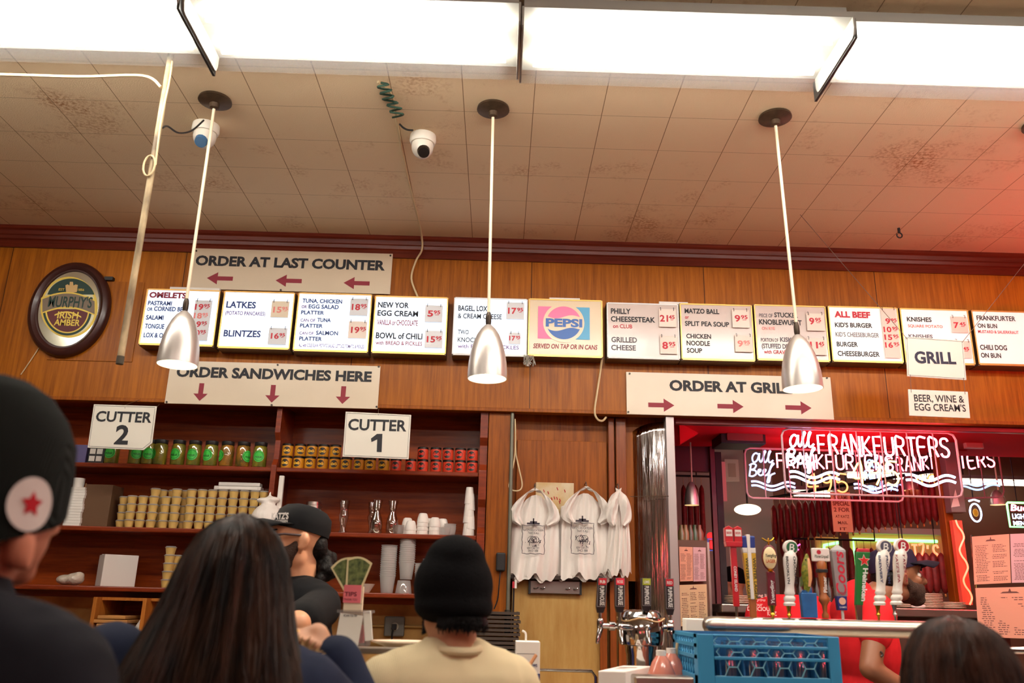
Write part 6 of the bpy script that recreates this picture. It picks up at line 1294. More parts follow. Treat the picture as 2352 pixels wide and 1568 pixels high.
for i, (x0p, x1p, yt, yb, dx, xo, yo) in enumerate([(1373, 1394, 1326, 1407, -5, -1, 0), (1412, 1434, 1326, 1406, 0, -.35, -.8), (1473, 1494, 1327, 1404, 0, .2, -.85), (1526, 1546, 1328, 1412, 2, 1, .2)]):
    Yh = YK + yo*r*.9; T0 = at(x0p, yt, Yh); T1 = at(x1p, yt, Yh); B0 = at((x0p+x1p)/2+dx, yb, Yh); w = T1.x-T0.x; cx = (T0.x+T1.x)/2; zt_, zb_ = T0.z, B0.z; ox = B0.x-cx
    col = M(f'handle_side', (34, 33, 34), .4)
    h = thing('soda_tap', ['black soda handle with red cap tag, closest to the plywood', 'black soda handle with bright red cap tag', 'black soda handle with lime cap tag', 'black soda handle with red cap tag, closest to the blue rack'][i], 'tap handle', (cx+ox, Yh, zb_), 'black soda handles on the drum')
    rows = [[Vector((cx+ox*(1-v)+a*w*.5*(.62+.38*min(1, v*6)), Yh+b*w*.42, zb_+(zt_-zb_)*v)) for a, b in [(-1, -1), (1, -1), (1, 1), (-1, 1)]] for v in (0, .04, .17, .5, 1)]
    MB().ring_loft(rows).build('handle', HB, h, bevel=.002)
    yq_ = Yh-w*.42-.001; hh = zt_-zb_
    def band_(v0, v1, ww, mm, nm, y): MB().poly([(cx+ox*(1-v0)-w*.5*ww, y, zb_+hh*v0), (cx+ox*(1-v0)+w*.5*ww, y, zb_+hh*v0), (cx+ox*(1-v1)+w*.5*ww, y, zb_+hh*v1), (cx+ox*(1-v1)-w*.5*ww, y, zb_+hh*v1)]).build(nm, mm, h, fix=False)
    band_(.17, .985, .92, M('silver_outline', (150, 150, 150), .4, .4), 'outline_print', yq_); band_(.185, .97, .82, HB, 'face_print', yq_-.0005); band_(.79, .985, .86, caps[i], 'cap_label', yq_-.001)
    L = Letters(); L.put('PUMPHOUSE', Vector((cx+ox*.5-w*.2, yq_-.0012, zt_-hh*.24)), Vector((0, 0, -1)), X_, hh*.55, w*.46, .02); L.build(WHITEP, h); L = Letters(); L.put(['RB', 'ROSE', 'LIME', 'RED'][i], Vector((cx+ox*.1-w*.3, yq_-.0018, zb_+hh*.84)), X_, Z_, w*.6, hh*.08, .02); L.build(WHITEP, h)
    MB().cyl((cx+ox, Yh, zb_), (cx+ox, Yh, zb_-.045), .006, n=10).build('stem', CHROME, h, True)
    # spout from the drum
    s0 = Vector((c.x+xo*r*.9, YK+yo*r*.9, zb_-.05)); s1 = Vector((cx+ox, Yh, zb_-.05))
    zsp = at(1400, 1437, YK).z
    if abs(xo) == 1: MB().cyl((c.x+xo*r*.98, YK, zsp), (cx+ox-.0, YK, zsp), .010, n=12).cyl((c.x+xo*r*1.15, YK, zsp), (c.x+xo*r*1.4, YK, zsp), .016, n=14).caps((cx+ox, YK, zsp+.015), (cx+ox, YK, zsp-.005), .012, .012).caps((cx+ox, YK, zsp-.01), (cx+ox-xo*-.012, YK-.01, zsp-.055), .011, .006).cyl((cx+ox, YK, zsp+.01), (cx+ox, YK, zb_-.03), .007, n=10).build('spout', CHROME, t, True)
    else: MB().caps((c.x+xo*r*.9, YK+yo*r*.8, zsp), (cx+ox, Yh-.03, zsp), .012, .012).caps((cx+ox, Yh-.02, zsp), (cx+ox, Yh-.05, zsp-.05), .010, .006).build('spout', CHROME, t, True)
# ---------------------------------------------------------------- long beer pipe with its taps
YPp = 3.15; pl = at(1613, 1438, YPp); rr = (at(1800, 1419, YPp).z-at(1800, 1461, YPp).z)/2*.98
zp = at(1850, 1440, YPp).z; xl = at(1613, 1440, YPp).x; xr_ = at(2115, 1440, YPp).x+.12
t = thing('beer_tap_pipe', 'thick brushed steel beer pipe carrying the row of tap handles', 'tap tower', ((xl+xr_)/2, YPp, zb))
rows = [(xl+.002, .35), (xl+.008, .7), (xl+.02, .92), (xl+.04, 1), (xl+.075, 1), (xl+.076, 1.01), (xl+.078, 1), (xr_, 1)]
BS = M('brushed_pipe', (196, 188, 176), .3, 1, bump=.04, bscale=60, stretch=(.5, 20, 20))
MB().ring_loft([[Vector((x, YPp+rr*f*math.cos(2*PI*k/32), zp+rr*f*math.sin(2*PI*k/32))) for k in range(32)] for x, f in rows]).build('pipe', BS, t, True)
for x in (xl+.05, xr_-.08): MB().cyl((x, YPp+.0, zb), (x, YPp, zp), rr*.8, n=24).build('support_post', BS, t, True)
p0, p1 = at(2292, 1492, YPp-.1), at(2352, 1494, YPp-.1)
tag(MB().cyl((p0.x, YPp-.1, p0.z), (p1.x+.5, YPp-.1, p0.z), .012, n=14).build('chrome_rail', CHROME, None, True), 'thin chrome rail under the salmon menus', 'rail')
def fx(px, py): return at(px, py, YPp)
def tap(name, px, ybase, ytop, label, xt=None):
    """thing + helpers for one handle; z range from the pixels; returns root, cx, zb, zt, metres per pixel"""
    b = fx(px, ybase); tt = fx(xt if xt is not None else px, ytop); s = (fx(px+100, ybase).x-b.x)/100
    r = thing('beer_tap', label, 'tap handle', (b.x, YPp, zp+rr*.98), 'beer tap handles on the long pipe'); return r, b.x, b.z, tt.z, s, tt.x-b.x
def neck(r, cx, z0, z1, s, mat=GOLD, w=5, name='ferrule'):
    MB().lathe([(w*.5*s, zp+rr*.9), (w*.7*s, z0+.0), (w*1.4*s, z0+(z1-z0)*.15), (w*.9*s, z0+(z1-z0)*.3), (w*1.1*s, z0+(z1-z0)*.6), (w*1.7*s, z1), (0, z1)], (cx, YPp, 0), 18).build(name, mat, r, True)
def slab(r, cx, ox, z0, z1, w0, w1, th, mat, name, y=0, bev=.002):
    MB().ring_loft([[Vector((cx+o+a*w/2, YPp+y+b*th/2, z)) for a, b in [(-1, -1), (1, -1), (1, 1), (-1, 1)]] for o, w, z in ((0, w0, z0), (ox, w1, z1))]).build(name, mat, r, bevel=bev)
def vtext(r, s, cx, ztop, length, h, y, mat, bold=.01, up=False, shear=0):
    """lettering running down the handle"""
    L = Letters(); ex, ey = (Vector((0, 0, 1)), Vector((-1, 0, 0))) if up else (Vector((0, 0, -1)), X_)
    L.put(s, Vector((cx-h/2 if not up else cx+h/2, YPp+y, ztop if not up else ztop-length)), ex, ey, length, h, bold, shear); L.build(mat, r)
TR1 = M('tap_red', (196, 24, 30), .3, coat=.5); TW = M('tap_white', (236, 228, 218), .25, coat=.5); TB_ = M('tap_blue', (30, 58, 132), .35); TG = M('tap_green', (22, 112, 48), .35); TMR = M('tap_burgundy', (104, 22, 36), .35); TCR = M('tap_cream', (238, 214, 164), .4); TBR = M('tap_brown_wood', (168, 92, 40), .4, coat=.3); TGR = M('tap_grey', (160, 156, 156), .35, .4); TYL = M('tap_beer_yellow', (206, 160, 46), .35)
# 1 red double-headed
r, cx, z0, z1, s, _ = tap('', 1693, 1418, 1208, 'red tap handle with double sign head and white lettering')
MB().cyl((cx, YPp, zp+rr*.9), (cx, YPp, z0+26*s), 3.2*s, n=12).build('stem', CHROME, r, True); slab(r, cx, -1*s, z0+24*s, z1-40*s, 13*s, 14*s, 10*s, TR1, 'shaft'); slab(r, cx, 0, z1-48*s, z1-36*s, 36*s, 40*s, 22*s, TR1, 'collar')
for sg in (-1, 1):
    MB().prism([(cx+sg*10.5*s-9.5*s, z1-36*s), (cx+sg*10.5*s+9.5*s, z1-36*s), (cx+sg*10.5*s+9.5*s, z1-5*s), (cx+sg*10.5*s, z1), (cx+sg*10.5*s-9.5*s, z1-5*s)], YPp-8*s, YPp+8*s).build('sign_head', TR1, r, bevel=.002)
    MB().box(cx+sg*10.5*s-7.5*s, cx+sg*10.5*s+7.5*s, YPp-8.6*s, YPp-8*s, z1-24*s, z1-9*s).build('white_plate', TW, r); L = Letters(); L.put('BEER', Vector((cx+sg*10.5*s-6*s, YPp-9*s, z1-19*s)), X_, Z_, 12*s, 5*s, .02); L.build(REDP, r)
vtext(r, 'CONEY ISLAND', cx, z1-92*s, 56*s, 6*s, -5.6*s, WHITEP, .02)
# 2 winter lager
r, cx, z0, z1, s, _ = tap('', 1729, 1416, 1228, 'tap handle shaped like a tall beer glass with winter lager lettering')
slab(r, cx+1.5*s, 0, zp+rr*.9, z0+40*s, 13*s, 16*s, 11*s, TBR, 'wood_foot'); slab(r, cx+2*s, -3*s, z0+38*s, z1-42*s, 19*s, 30*s, 14*s, TYL, 'glass_face'); slab(r, cx, -1.5*s, z0+38*s, z1-30*s, 8*s, 9*s, 17*s, TW, 'white_spine')
slab(r, cx-1*s, -1*s, z1-42*s, z1-30*s, 30*s, 32*s, 14*s, TW, 'foam'); slab(r, cx-2*s, 0, z1-32*s, z1-3*s, 31*s, 33*s, 14*s, TB_, 'blue_head', bev=.005); slab(r, cx-2*s, 0, z1-32*s, z1, 7*s, 9*s, 17*s, TW, 'head_spine')
for sg in (-1, 1): vtext(r, 'WINTER LAGER', cx+.5*s+sg*8.5*s, z1-52*s, 92*s, 6.5*s, -7.6*s, M('dark_green_ink', (44, 50, 26), .6), .02)
# 3 burgundy oval
r, cx, z0, z1, s, _ = tap('', 1775, 1416, 1250, 'burgundy tap handle with cream oval lager badge and gold eagle')
neck(r, cx, z0+2*s, z0+25*s, s); slab(r, cx, 1*s, z0+24*s, z1-62*s, 17*s, 19*s, 12*s, TMR, 'shaft'); MB().lathe([(4*s, 0), (8*s, 2*s), (5*s, 4*s), (8*s, 7*s)], (cx+1*s, YPp, z1-64*s), 14).build('gold_collar', GOLD, r, True)
e = Vector((cx+1*s, YPp, z1-30*s)); MB().ell(e, (18.5*s, 7*s, 30*s)).build('badge_back', TMR, r, True); MB().ell(e+Vector((0, -3*s, -1*s)), (16*s, 5.5*s, 25.5*s)).build('cream_badge', TCR, r, True)
L = Letters(); L.put('Yuengling', e+Vector((-13*s, -8.8*s, 1*s)), X_, Z_, 26*s, 7*s, .015, .2); L.build(BLACK, r); L = Letters(); L.put('LAGER', e+Vector((-11*s, -8.8*s, -12*s)), X_, Z_, 22*s, 7*s, .02); L.build(M('lager_orange', (196, 84, 40), .5), r)
MB().tube(smoothpath([(cx-14*s, YPp, z1+14*s), (cx-6*s, YPp, z1+9*s), (cx+1*s, YPp, z1+7*s), (cx+8*s, YPp, z1+9*s), (cx+15*s, YPp, z1+15*s)]), [2*s]*25, 7).caps((cx+1*s, YPp, z1-2*s), (cx+1*s, YPp, z1+13*s), 2.6*s, 1.6*s).build('eagle', GOLD, r, True); vtext(r, 'Yuengling', cx+.5*s, z1-82*s, 52*s, 8*s, -6.6*s, WHITEP, .02, True, .2)
# lathed white wooden taps
def whitetap(px, ybase, ytop, tilt, lab, disc, vt, vm, ferr):
    r, cx, z0, z1, s, ox = tap('', px, ybase, ytop, lab, px+tilt); H = z1-z0; P = lambda v: cx+ox*v
    pr = [(13, .14), (14, .17), (11, .19), (13.5, .22), (13, .25), (10, .27), (12.5, .30), (11, .33), (10, .40), (12, .52), (15.5, .68), (16, .76), (13, .82), (9, .86)]
    mb = MB(); mb.ring_loft([[Vector((P(v)+q*s*math.cos(2*PI*k/24), YPp+q*s*.8*math.sin(2*PI*k/24), z0+H*v)) for k in range(24)] for q, v in pr]); mb.build('turned_body', TW, r, True)
    d = Vector((P(.92), YPp, z0+H*.9)); MB().cyl(d+Vector((0, -6*s, 0)), d+Vector((0, 6*s, 0)), 17*s, n=32).build('round_head', TW, r, bevel=.003); MB().cyl(d+Vector((2*s, -6.4*s, 0)), d+Vector((2*s, -6*s, 0)), 13*s, n=30).build('head_disc', disc, r); L = Letters(); L.put('B', d+Vector((-5*s, -6.7*s, -8*s)), X_, Z_, 12*s, 16*s, .01, .15); L.build(WHITEP, r)
    for sg in (-1, 1): 
        L = Letters(); L.put(vt[sg > 0], Vector((P(.6)+sg*8.5*s-2.5*s, YPp-12.4*s, z0+H*.78)), Vector((0, 0, -1)), X_, H*.36, 5*s, .03); L.build(vm, r)
    neck(r, cx, z0, z0+H*.15, s, ferr, 4)
whitetap(1813, 1416, 1240, 2, 'white turned tap handle with green round badge', M('badge_green', (24, 96, 56), .4), ('BROOKLYN', 'CHOCOLATE'), BLACK, GOLD)
# 5 leaping fish on blue box
r, cx, z0, z1, s, _ = tap('', 1858, 1416, 1272, 'tap handle of a leaping trout above a blue water block')
BLW = M('tap_water_blue', (34, 104, 168), .4, noise=.3, nscale=20); slab(r, cx+1*s, 0, z0-2*s, z0+52*s, 33*s, 36*s, 18*s, BLW, 'water_block'); mb = MB()
for k in range(5): mb.caps((cx+(-12+k*5)*s, YPp, z0+50*s), (cx+(-10+k*5+(k % 2)*3)*s, YPp-2*s, z0+(58+5*(k % 3))*s), 4*s, 1*s)
mb.build('splash', BLW, r, True)
fp = [(-2, 52, 5), (1, 66, 8), (2, 84, 11.5), (2, 100, 12), (3, 116, 10), (5, 130, 6), (6, 140, 2)]
MB().ring_loft([[Vector((cx+(x+q*math.cos(2*PI*k/20))*s, YPp+q*.6*s*math.sin(2*PI*k/20), z0+z*s)) for k in range(20)] for x, z, q in fp]).build('trout_body', M('trout_green', (150, 140, 40), .35, noise=.5, nscale=90, c2=(86, 104, 30)), r, True)
MB().ring_loft([[Vector((cx+(x+q*.45+q*.5*math.cos(2*PI*k/16))*s, YPp+(-q*.32+q*.35*math.sin(2*PI*k/16))*s, z0+z*s)) for k in range(16)] for x, z, q in fp[1:-1]]).build('trout_belly', M('trout_pink', (232, 168, 120), .35), r, True)
MB().ring_loft([[Vector((cx+x*s, YPp+y*s, z0+z*s)) for x, y in ((a, -1.5), (b, -1.5), (b, 1.5), (a, 1.5))] for a, b, z in ((-15, -10, 66), (-14, -6, 84), (-9, -6, 92))]).build('fin', M('trout_fin', (80, 92, 40), .5), r)
MB().ell((cx+1*s, YPp-5*s, z0+126*s), (1.8*s, 1.2*s, 1.8*s)).build('eye', BLACK, r, True)
# 6 brown with white sign
r, cx, z0, z1, s, _ = tap('', 1896, 1415, 1259, 'brown turned wood tap handle topped by a white sign with red dot')
MB().lathe([(7*s, z0-4*s), (8*s, z0+2*s), (4.5*s, z0+10*s), (6*s, z0+24*s), (12*s, z0+34*s), (12*s, z0+40*s), (7*s, z0+48*s), (8*s, z0+70*s), (9.5*s, z0+100*s), (11*s, z0+116*s), (8*s, z0+122*s)], (cx, YPp, 0), 20).build('turned_body', TBR, r, True)
slab(r, cx, 0, z0+96*s, z0+104*s, 22*s, 22*s, 20*s, DARK, 'dark_band'); slab(r, cx, 0, z1-30*s, z1, 41*s, 41*s, 9*s, TW, 'sign_board', bev=.003); MB().cyl((cx-5*s, YPp-4.9*s, z1-9*s), (cx-5*s, YPp-4.5*s, z1-9*s), 5*s, n=18).build('red_dot', REDP, r); L = Letters(); L.put('PilsnerUrquell', Vector((cx-16*s, YPp-5*s, z1-22*s)), X_, Z_, 32*s, 7*s, .01, .15); L.build(M('green_ink', (50, 76, 50), .6), r); vtext(r, 'Pilsner', cx+1*s, z0+88*s, 36*s, 8*s, -10.6*s, WHITEP, .02, True)
# 7 silver triangular
r, cx, z0, z1, s, _ = tap('', 1936, 1417, 1250, 'grey pointed tap handle with red script and blue badge foot')
MB().cyl((cx, YPp, zp+rr*.9), (cx, YPp, z0+18*s), 3.2*s, n=12).build('stem', WHITE, r, True); slab(r, cx-1*s, 0, z0+15*s, z0+46*s, 20*s, 24*s, 16*s, M('badge_navy', (24, 38, 112), .4), 'badge_foot'); slab(r, cx, 1*s, z0+46*s, z1-16*s, 25*s, 33*s, 16*s, TGR, 'shaft')
MB().ring_loft([[Vector((cx+1*s+a*16.5*s*f, YPp+b*8*s*f, z)) for a, b in [(-1, -1), (1, -1), (1, 1), (-1, 1)]] for f, z in ((1, z1-16*s), (.95, z1-13*s), (.05, z1))]).build('pointed_top', TGR, r); vtext(r, 'Coors', cx-1*s, z1-18*s, 98*s, 22*s, -8.5*s, M('script_red', (206, 40, 62), .4), .02, True, .2); L = Letters(); L.put('LIGHT', Vector((cx-10*s, YPp-8.6*s, z0+49*s)), X_, Z_, 20*s, 6*s, .02); L.build(GREYP, r)
MB().cyl((cx-1*s, YPp-8.4*s, z0+35*s), (cx-1*s, YPp-8*s, z0+35*s), 8*s, n=20).build('round_badge', M('badge_peach', (232, 176, 150), .5), r); L = Letters(); L.put('GAMES', Vector((cx-9*s, YPp-8.6*s, z0+20*s)), X_, Z_, 16*s, 3.5*s, .01); L.build(WHITEP, r)
# 8 green with star
r, cx, z0, z1, s, ox = tap('', 1974, 1417, 1260, 'green tap handle with red star and white lettering', 1984)
slab(r, cx-1*s, 1.5*s, zp+rr*.9, z0+28*s, 11*s, 16*s, 10*s, CHROME, 'chrome_foot'); slab(r, cx+.5*s, ox*.86, z0+26*s, z1-7*s, 17*s, 31*s, 12*s, TG, 'shaft', bev=.003); slab(r, cx+ox*.9, .5*s, z1-8*s, z1, 29*s, 27*s, 12*s, REDP, 'red_cap', bev=.003)
so = Vector((cx+ox*.82, YPp-6.8*s, z1-27*s))
for q, mm, nm in ((15, TW, 'star_outline'), (12.5, M('star_red', (214, 40, 34), .4), 'red_star')): MB().poly([so+Vector((q*s*(1 if k % 2 == 0 else .42)*math.sin(k*PI/5), -.0004*(q < 14), q*s*(1 if k % 2 == 0 else .42)*math.cos(k*PI/5))) for k in range(10)]).build(nm, mm, r, fix=False)
L = Letters(); dvec = Vector((-(ox)*.45, 0, -72*s)).normalized(); L.put('Heineken', so+Vector((-4*s, -.0006, -17*s)), dvec, X_, 74*s, 11*s, .03); L.build(WHITEP, r)
whitetap(2018, 1415, 1238, 13, 'white turned tap handle leaning beside the green star tap', M('badge_grey', (80, 80, 96), .4), ('BREWERY', 'BROOKLYN'), M('navy_ink', (40, 46, 90), .6), GOLD)
whitetap(2056, 1414, 1236, 15, 'white turned tap handle with red round badge, last in the row', M('badge_red', (172, 24, 44), .4), ("KATZ'S IPA", "KATZ'S IPA"), MAROON, M('silver_ferrule', (190, 186, 182), .25, 1))
# ---------------------------------------------------------------- blue glass rack
YRk = 2.72; BL_ = M('rack_blue', (48, 140, 186), .45); BLD = M('rack_blue_inside', (34, 104, 156), .5)
q0 = at(1601, 1460, YRk); q1 = at(1927, 1462, YRk); zt = at(1760, 1459, YRk).z; x0, x1 = q0.x, q1.x; Wd = x1-x0; zb_ = zb
t = thing('glass_rack', 'blue plastic glass rack with hexagonal lattice on the bar counter', 'rack', ((x0+x1)/2, YRk, zb)); Dp = .38
sx = at(1553, 1462, YRk+Dp).x
xs_ = x0-.03   # its near side leans out of square: the rack is turned a little
ang = math.atan2(0, 1); Rz = Matrix.Rotation(.0, 3, 'Z')
px = lambda a: at(a, 1500, YRk).x
def zpx(y): return at(1760, y, YRk).z
zl = [zpx(1459), zpx(1486), zpx(1513), zpx(1555)]
fr = MB(); xi0, xi1 = px(1640), px(1903)
fr.box(x0, xi0, YRk, YRk+.012, zb, zt).box(xi1, x1, YRk, YRk+.012, zb, zt)
fr.box(xi0, xi1, YRk, YRk+.012, zt-.006, zt)
for z in (zl[1], zl[2]): fr.box(xi0, xi1, YRk-.002, YRk+.012, z-.005, z+.004)
fr.box(xi0, xi1, YRk, YRk+.012, zb, zl[3]); fr.build('front_frame', BL_, t, bevel=.002)
sf = MB()
for (ya, yb_) in ((YRk+.012, YRk+.05), (YRk+Dp-.04, YRk+Dp)): sf.box(x0, x0+.01, ya, yb_, zb, zt)
for z in [zt-.006] + zl[1:3]: sf.box(x0, x0+.01, YRk+.012, YRk+Dp, z-.005, z+.006)
sf.box(x0, x0+.01, YRk+.012, YRk+Dp, zb, zl[3]); sf.build('side_frame', BL_, t)
MB().box(x1-.01, x1, YRk+.012, YRk+Dp, zb, zt).box(x0, x1, YRk+Dp-.012, YRk+Dp, zb, zt).box(x0, x1, YRk, YRk+Dp, zb, zb+.012).build('rear_walls', BLD, t)
hx = MB(); rad = .030
def hexline(a, b): hx.cyl(a, b, .0018, n=6)
for row, (za, zb2) in enumerate([(zl[3], zl[2]), (zl[2], zl[1]), (zl[1], zt-.006)]):
    n = 4.5; st_ = (xi1-xi0)/n; h = zb2-za; sd = st_/3; zc2 = (za+zb2)/2; y = YRk+.006; off = (.25, .45, .35)[row]
    for k in range(-1, 6):
        c_ = xi0+st_*(k+off); hv = h*.5
        pts = [(c_+sd, zc2), (c_+sd*.5, zc2+hv), (c_-sd*.5, zc2+hv), (c_-sd, zc2), (c_-sd*.5, zc2-hv), (c_+sd*.5, zc2-hv)]
        segs = [(pts[i], pts[(i+1) % 6]) for i in range(6)] + [((c_+sd, zc2), (c_+2*sd, zc2))]
        for p_, q_ in segs:
            if min(p_[0], q_[0]) >= xi0-.004 and max(p_[0], q_[0]) <= xi1+.004: hexline((p_[0], y, p_[1]), (q_[0], y, q_[1]))
hx.build('hexagon_lattice', M('rack_light_blue', (112, 178, 200), .45), t)
hs = MB()
for row, (za, zb2) in enumerate([(zl[3], zl[2]), (zl[2], zl[1]), (zl[1], zt-.006)]):
    for k in range(8):
        y = YRk+.06+k*(Dp-.1)/8; d = (Dp-.1)/8
        for j in range(2):
            z0_ = za+(zb2-za)*j/2; h = (zb2-za)/2
            hs.cyl((x0+.005, y, z0_), (x0+.005, y+d/2, z0_+h), .0022, n=6); hs.cyl((x0+.005, y+d/2, z0_+h), (x0+.005, y+d, z0_), .0022, n=6)
hs.build('side_lattice', BL_, t)
inn = MB()
for k in range(1, 6): inn.box(x0+Wd*k/6-.002, x0+Wd*k/6+.002, YRk+.02, YRk+Dp-.012, zb+.012, zt-.03)
for k in range(1, 6): inn.box(x0+.01, x1-.01, YRk+.0+Dp*k/6-.002, YRk+Dp*k/6+.002, zb+.012, zt-.03)
inn.build('dividers', BLD, t)
TG_ = Proto(tag(MB().lathe([(.024, 0), (.03, .05), (.034, .12), (.033, .15), (.026, .19), (.024, .2), (0, .2)], n=20, cap=False).build('drinking_glass', glassy('rack_glass', (226, 230, 236), .3, .05), None, True), 'x', 'glass'))
for k in range(6): TG_.put((x0+Wd*(k+.5)/6, YRk+.055, zb+.012), f'upturned drinking glass in the blue rack front row, {nth(k)} from the drum side', 'glasses in the blue rack', 0, (.95, .95, (zt-zb-.03)/.2))
p = at(1576, 1500, YRk+.3); MB().tube([(x0-.004, YRk+.28, zl[2]+.03), (x0-.008, YRk+.28, zl[2]+.0), (x0-.006, YRk+.285, zl[2]-.03)], .005, 6).build('knotted_cord', CORD, t, True)
# loose white tissue box by the pipe end
x0_, x1_, z0_, z1_ = rectpx(1575, 1420, 1616, 1462, 3.3); t = thing('white_binder', 'white folded card standing beside the end of the beer pipe', 'card', ((x0_+x1_)/2, 3.3, zb)); MB().box(x0_, x1_+.02, 3.3, 3.36, zb, z1_).build('card_body', PAPER, t, bevel=.004)
# ================================================================ people
SKIN1 = M('skin_warm', (206, 148, 112), .5, noise=.12, nscale=12); SKIN2 = M('skin_brown', (134, 84, 58), .5, noise=.12, nscale=12); SKIN3 = M('skin_rosy', (206, 132, 104), .5, noise=.2, nscale=14)
HAIRK = M('black_hair', (13, 10, 10), .6, spec=.2, noise=.5, nscale=40, bump=.5, bscale=90)
def fabric(nm, c, rough=.85, rib=0, **k):
    m = M(nm, c, rough, spec=.2, **k)
    if rib:
        nt = m.node_tree; b = nt.nodes['Principled BSDF']; tc = nt.nodes.new('ShaderNodeTexCoord'); w = nt.nodes.new('ShaderNodeTexWave'); w.inputs['Scale'].default_value = rib; w.bands_direction = 'X'; w.inputs['Distortion'].default_value = .4
        nt.links.new(tc.outputs['Object'], w.inputs['Vector']); bp = nt.nodes.new('ShaderNodeBump'); bp.inputs['Strength'].default_value = .5; bp.inputs['Distance'].default_value = .006
        nt.links.new(w.outputs['Fac'], bp.inputs['Height']); nt.links.new(bp.outputs[0], b.inputs['Normal'])
    return m
WOOL = fabric('black_knit', (10, 9, 11), .95, rib=160); DENIM = fabric('dark_trousers', (38, 40, 52)); SHOE = M('black_shoe', (24, 22, 22), .5)
def head_prims(c, face=True, ez=0, es=1):
    c = Vector(c); v = lambda *a: c+Vector(a)
    p = [('e', v(0, -.008, .018), (.074, .094, .100)), ('e', v(0, .03, -.045), (.057, .066, .068)), ('e', v(0, .068, -.092), (.026, .024, .02)), ('c', v(-.03, .0, -.07), v(.03, .0, -.07), .04, .04)]
    if face: p += [('c', v(0, .083, .012), v(0, .112, -.03), .010, .0145), ('e', v(0, .078, .03), (.048, .02, .013)), ('e', v(0, .086, -.058), (.023, .013, .006)), ('e', v(0, .084, -.07), (.02, .013, .007)), ('e', v(-.034, .068, -.025), (.022, .02, .018)), ('e', v(.034, .068, -.025), (.022, .02, .018))]
    for s in (-1, 1): p += [('e', v(s*.078*es, -.006, -.016+ez), (.015*es, .019*es, .031*es)), ('e', v(s*.083*es, -.012, -.010+ez), (.013*es, .017*es, .026*es)), ('e', v(s*.080*es, .0, -.036+ez), (.013*es, .012*es, .015*es))]
    return p
def hand_prims(E_, Wr, side, hd=None):
    d = Vector(hd).normalized() if hd else (Wr-E_).normalized(); x, y = frame(d); pc = Wr+d*.045; out = [('e', pc, (.032, .032, .045), None), ('c', Wr-d*.01, Wr+d*.07, .022, .026)]
    for i, L in enumerate((.062, .072, .068, .052)):
        b = Wr+d*.08+x*(-.030+.02*i); k = b+d*L*.5+y*.004; e = k+d*L*.42+y*.022; out += [('c', b-d*.02, k, .0092, .0085), ('c', k, e, .0085, .007)]
    b = Wr+d*.025+x*(-.028*side); out += [('c', b, b+d*.035-x*.022*side, .0115, .010), ('c', b+d*.035-x*.022*side, b+d*.062-x*.020*side+y*.01, .010, .008)]
    return out
def arm(S, E_, Wr, a=0): return [('c', S, E_, .05+a, .041+a), ('c', E_, Wr, .041+a, .029+a)]
def torso(a=0, hunch=0): return [('e', Vector((0, hunch*.4, 1.27)), (.168+a, .112+a, .2)), ('e', Vector((0, 0, 1.06)), (.15+a, .108+a, .2)), ('e', Vector((0, 0, .94)), (.165+a, .115+a, .12)), ('c', Vector((-.155, hunch, 1.405)), Vector((.155, hunch, 1.405)), .062+a, .062+a), ('c', Vector((-.1, hunch*.8, 1.40)), Vector((.1, hunch*.8, 1.40)), .085+a, .085+a)]
def legs(a=0):
    o = []
    for s in (-1, 1): o += [('c', Vector((s*.09, 0, .9)), Vector((s*.1, .01, .48)), .085+a, .06+a), ('c', Vector((s*.1, .01, .48)), Vector((s*.1, -.01, .09)), .057+a, .04+a)]
    return o
def turn(pr, hc, a):
    R = Matrix.Rotation(a, 3, 'Z'); f = lambda p: R @ (Vector(p)-hc) + hc
    return [('e', f(p[1]), p[2], R) if p[0] == 'e' else ('c', f(p[1]), f(p[2]), p[3], p[4]) for p in pr]
def person(label, px, pytop, Y, rz, skin, arms=None, hunch=0, headoff=(0, 0, 0), hat=.0, vox=.0085, headrot=0, s=None, handdir=None, earz=0):
    T = at(px, pytop, Y); s = s or (T.z-hat)/(1.75+headoff[2])
    base = Vector((T.x, Y, 0)) - Matrix.Rotation(rz, 3, 'Z') @ Vector((headoff[0], headoff[1]+hunch, 0))*s; X = Matrix.Translation(base) @ Matrix.Rotation(rz, 4, 'Z') @ Matrix.Scale(s, 4)
    hc = Vector((0, .012+hunch, 1.635))+Vector(headoff)
    arms = arms or [((.175, hunch, 1.40), (.24, -.02, 1.12), (.24, .1, .87)), ((-.175, hunch, 1.40), (-.24, -.02, 1.12), (-.24, .1, .87))]
    arms = [tuple(Vector(q) for q in a) for a in arms]
    pr = torso(0, hunch) + legs() + [('c', Vector((0, -.012+hunch, 1.42)), hc+Vector((0, -.02, -.05)), .064, .060)] + turn(head_prims(hc, True, earz, 1.06 if earz else 1), hc, headrot)
    for i, a in enumerate(arms): pr += arm(*a) + hand_prims(a[1], a[2], 1 if i == 0 else -1, handdir if i == 0 else None)
    for s_ in (-1, 1): pr.append(('c', Vector((s_*.1, -.05, .045)), Vector((s_*.11, .13, .035)), .042, .032))
    v, f = blob(pr, vox, 3); o = mesh_obj('person', [X @ p for p in v], f, skin, None, True); tag(o, label, 'person')
    XH = X @ Matrix.Translation(hc) @ Matrix.Rotation(headrot, 4, 'Z') @ Matrix.Translation(-hc)
    return dict(o=o, X=X, XB=X, XH=XH, hc=hc, s=s, arms=arms, hunch=hunch)
def wear(P, name, prims, mat, vox=.0095, it=4, smooth=True, label=None):
    v, f = blob(prims, vox, it); o = mesh_obj(name, [P['X'] @ p for p in v], f, mat, P['o'], smooth); return tag(o, label)
def put(P, name, mb, mat, smooth=True, fix=True): 
    mb.v = [P['X'] @ p for p in mb.v]; return mb.build(name, mat, P['o'], smooth, fix=fix)
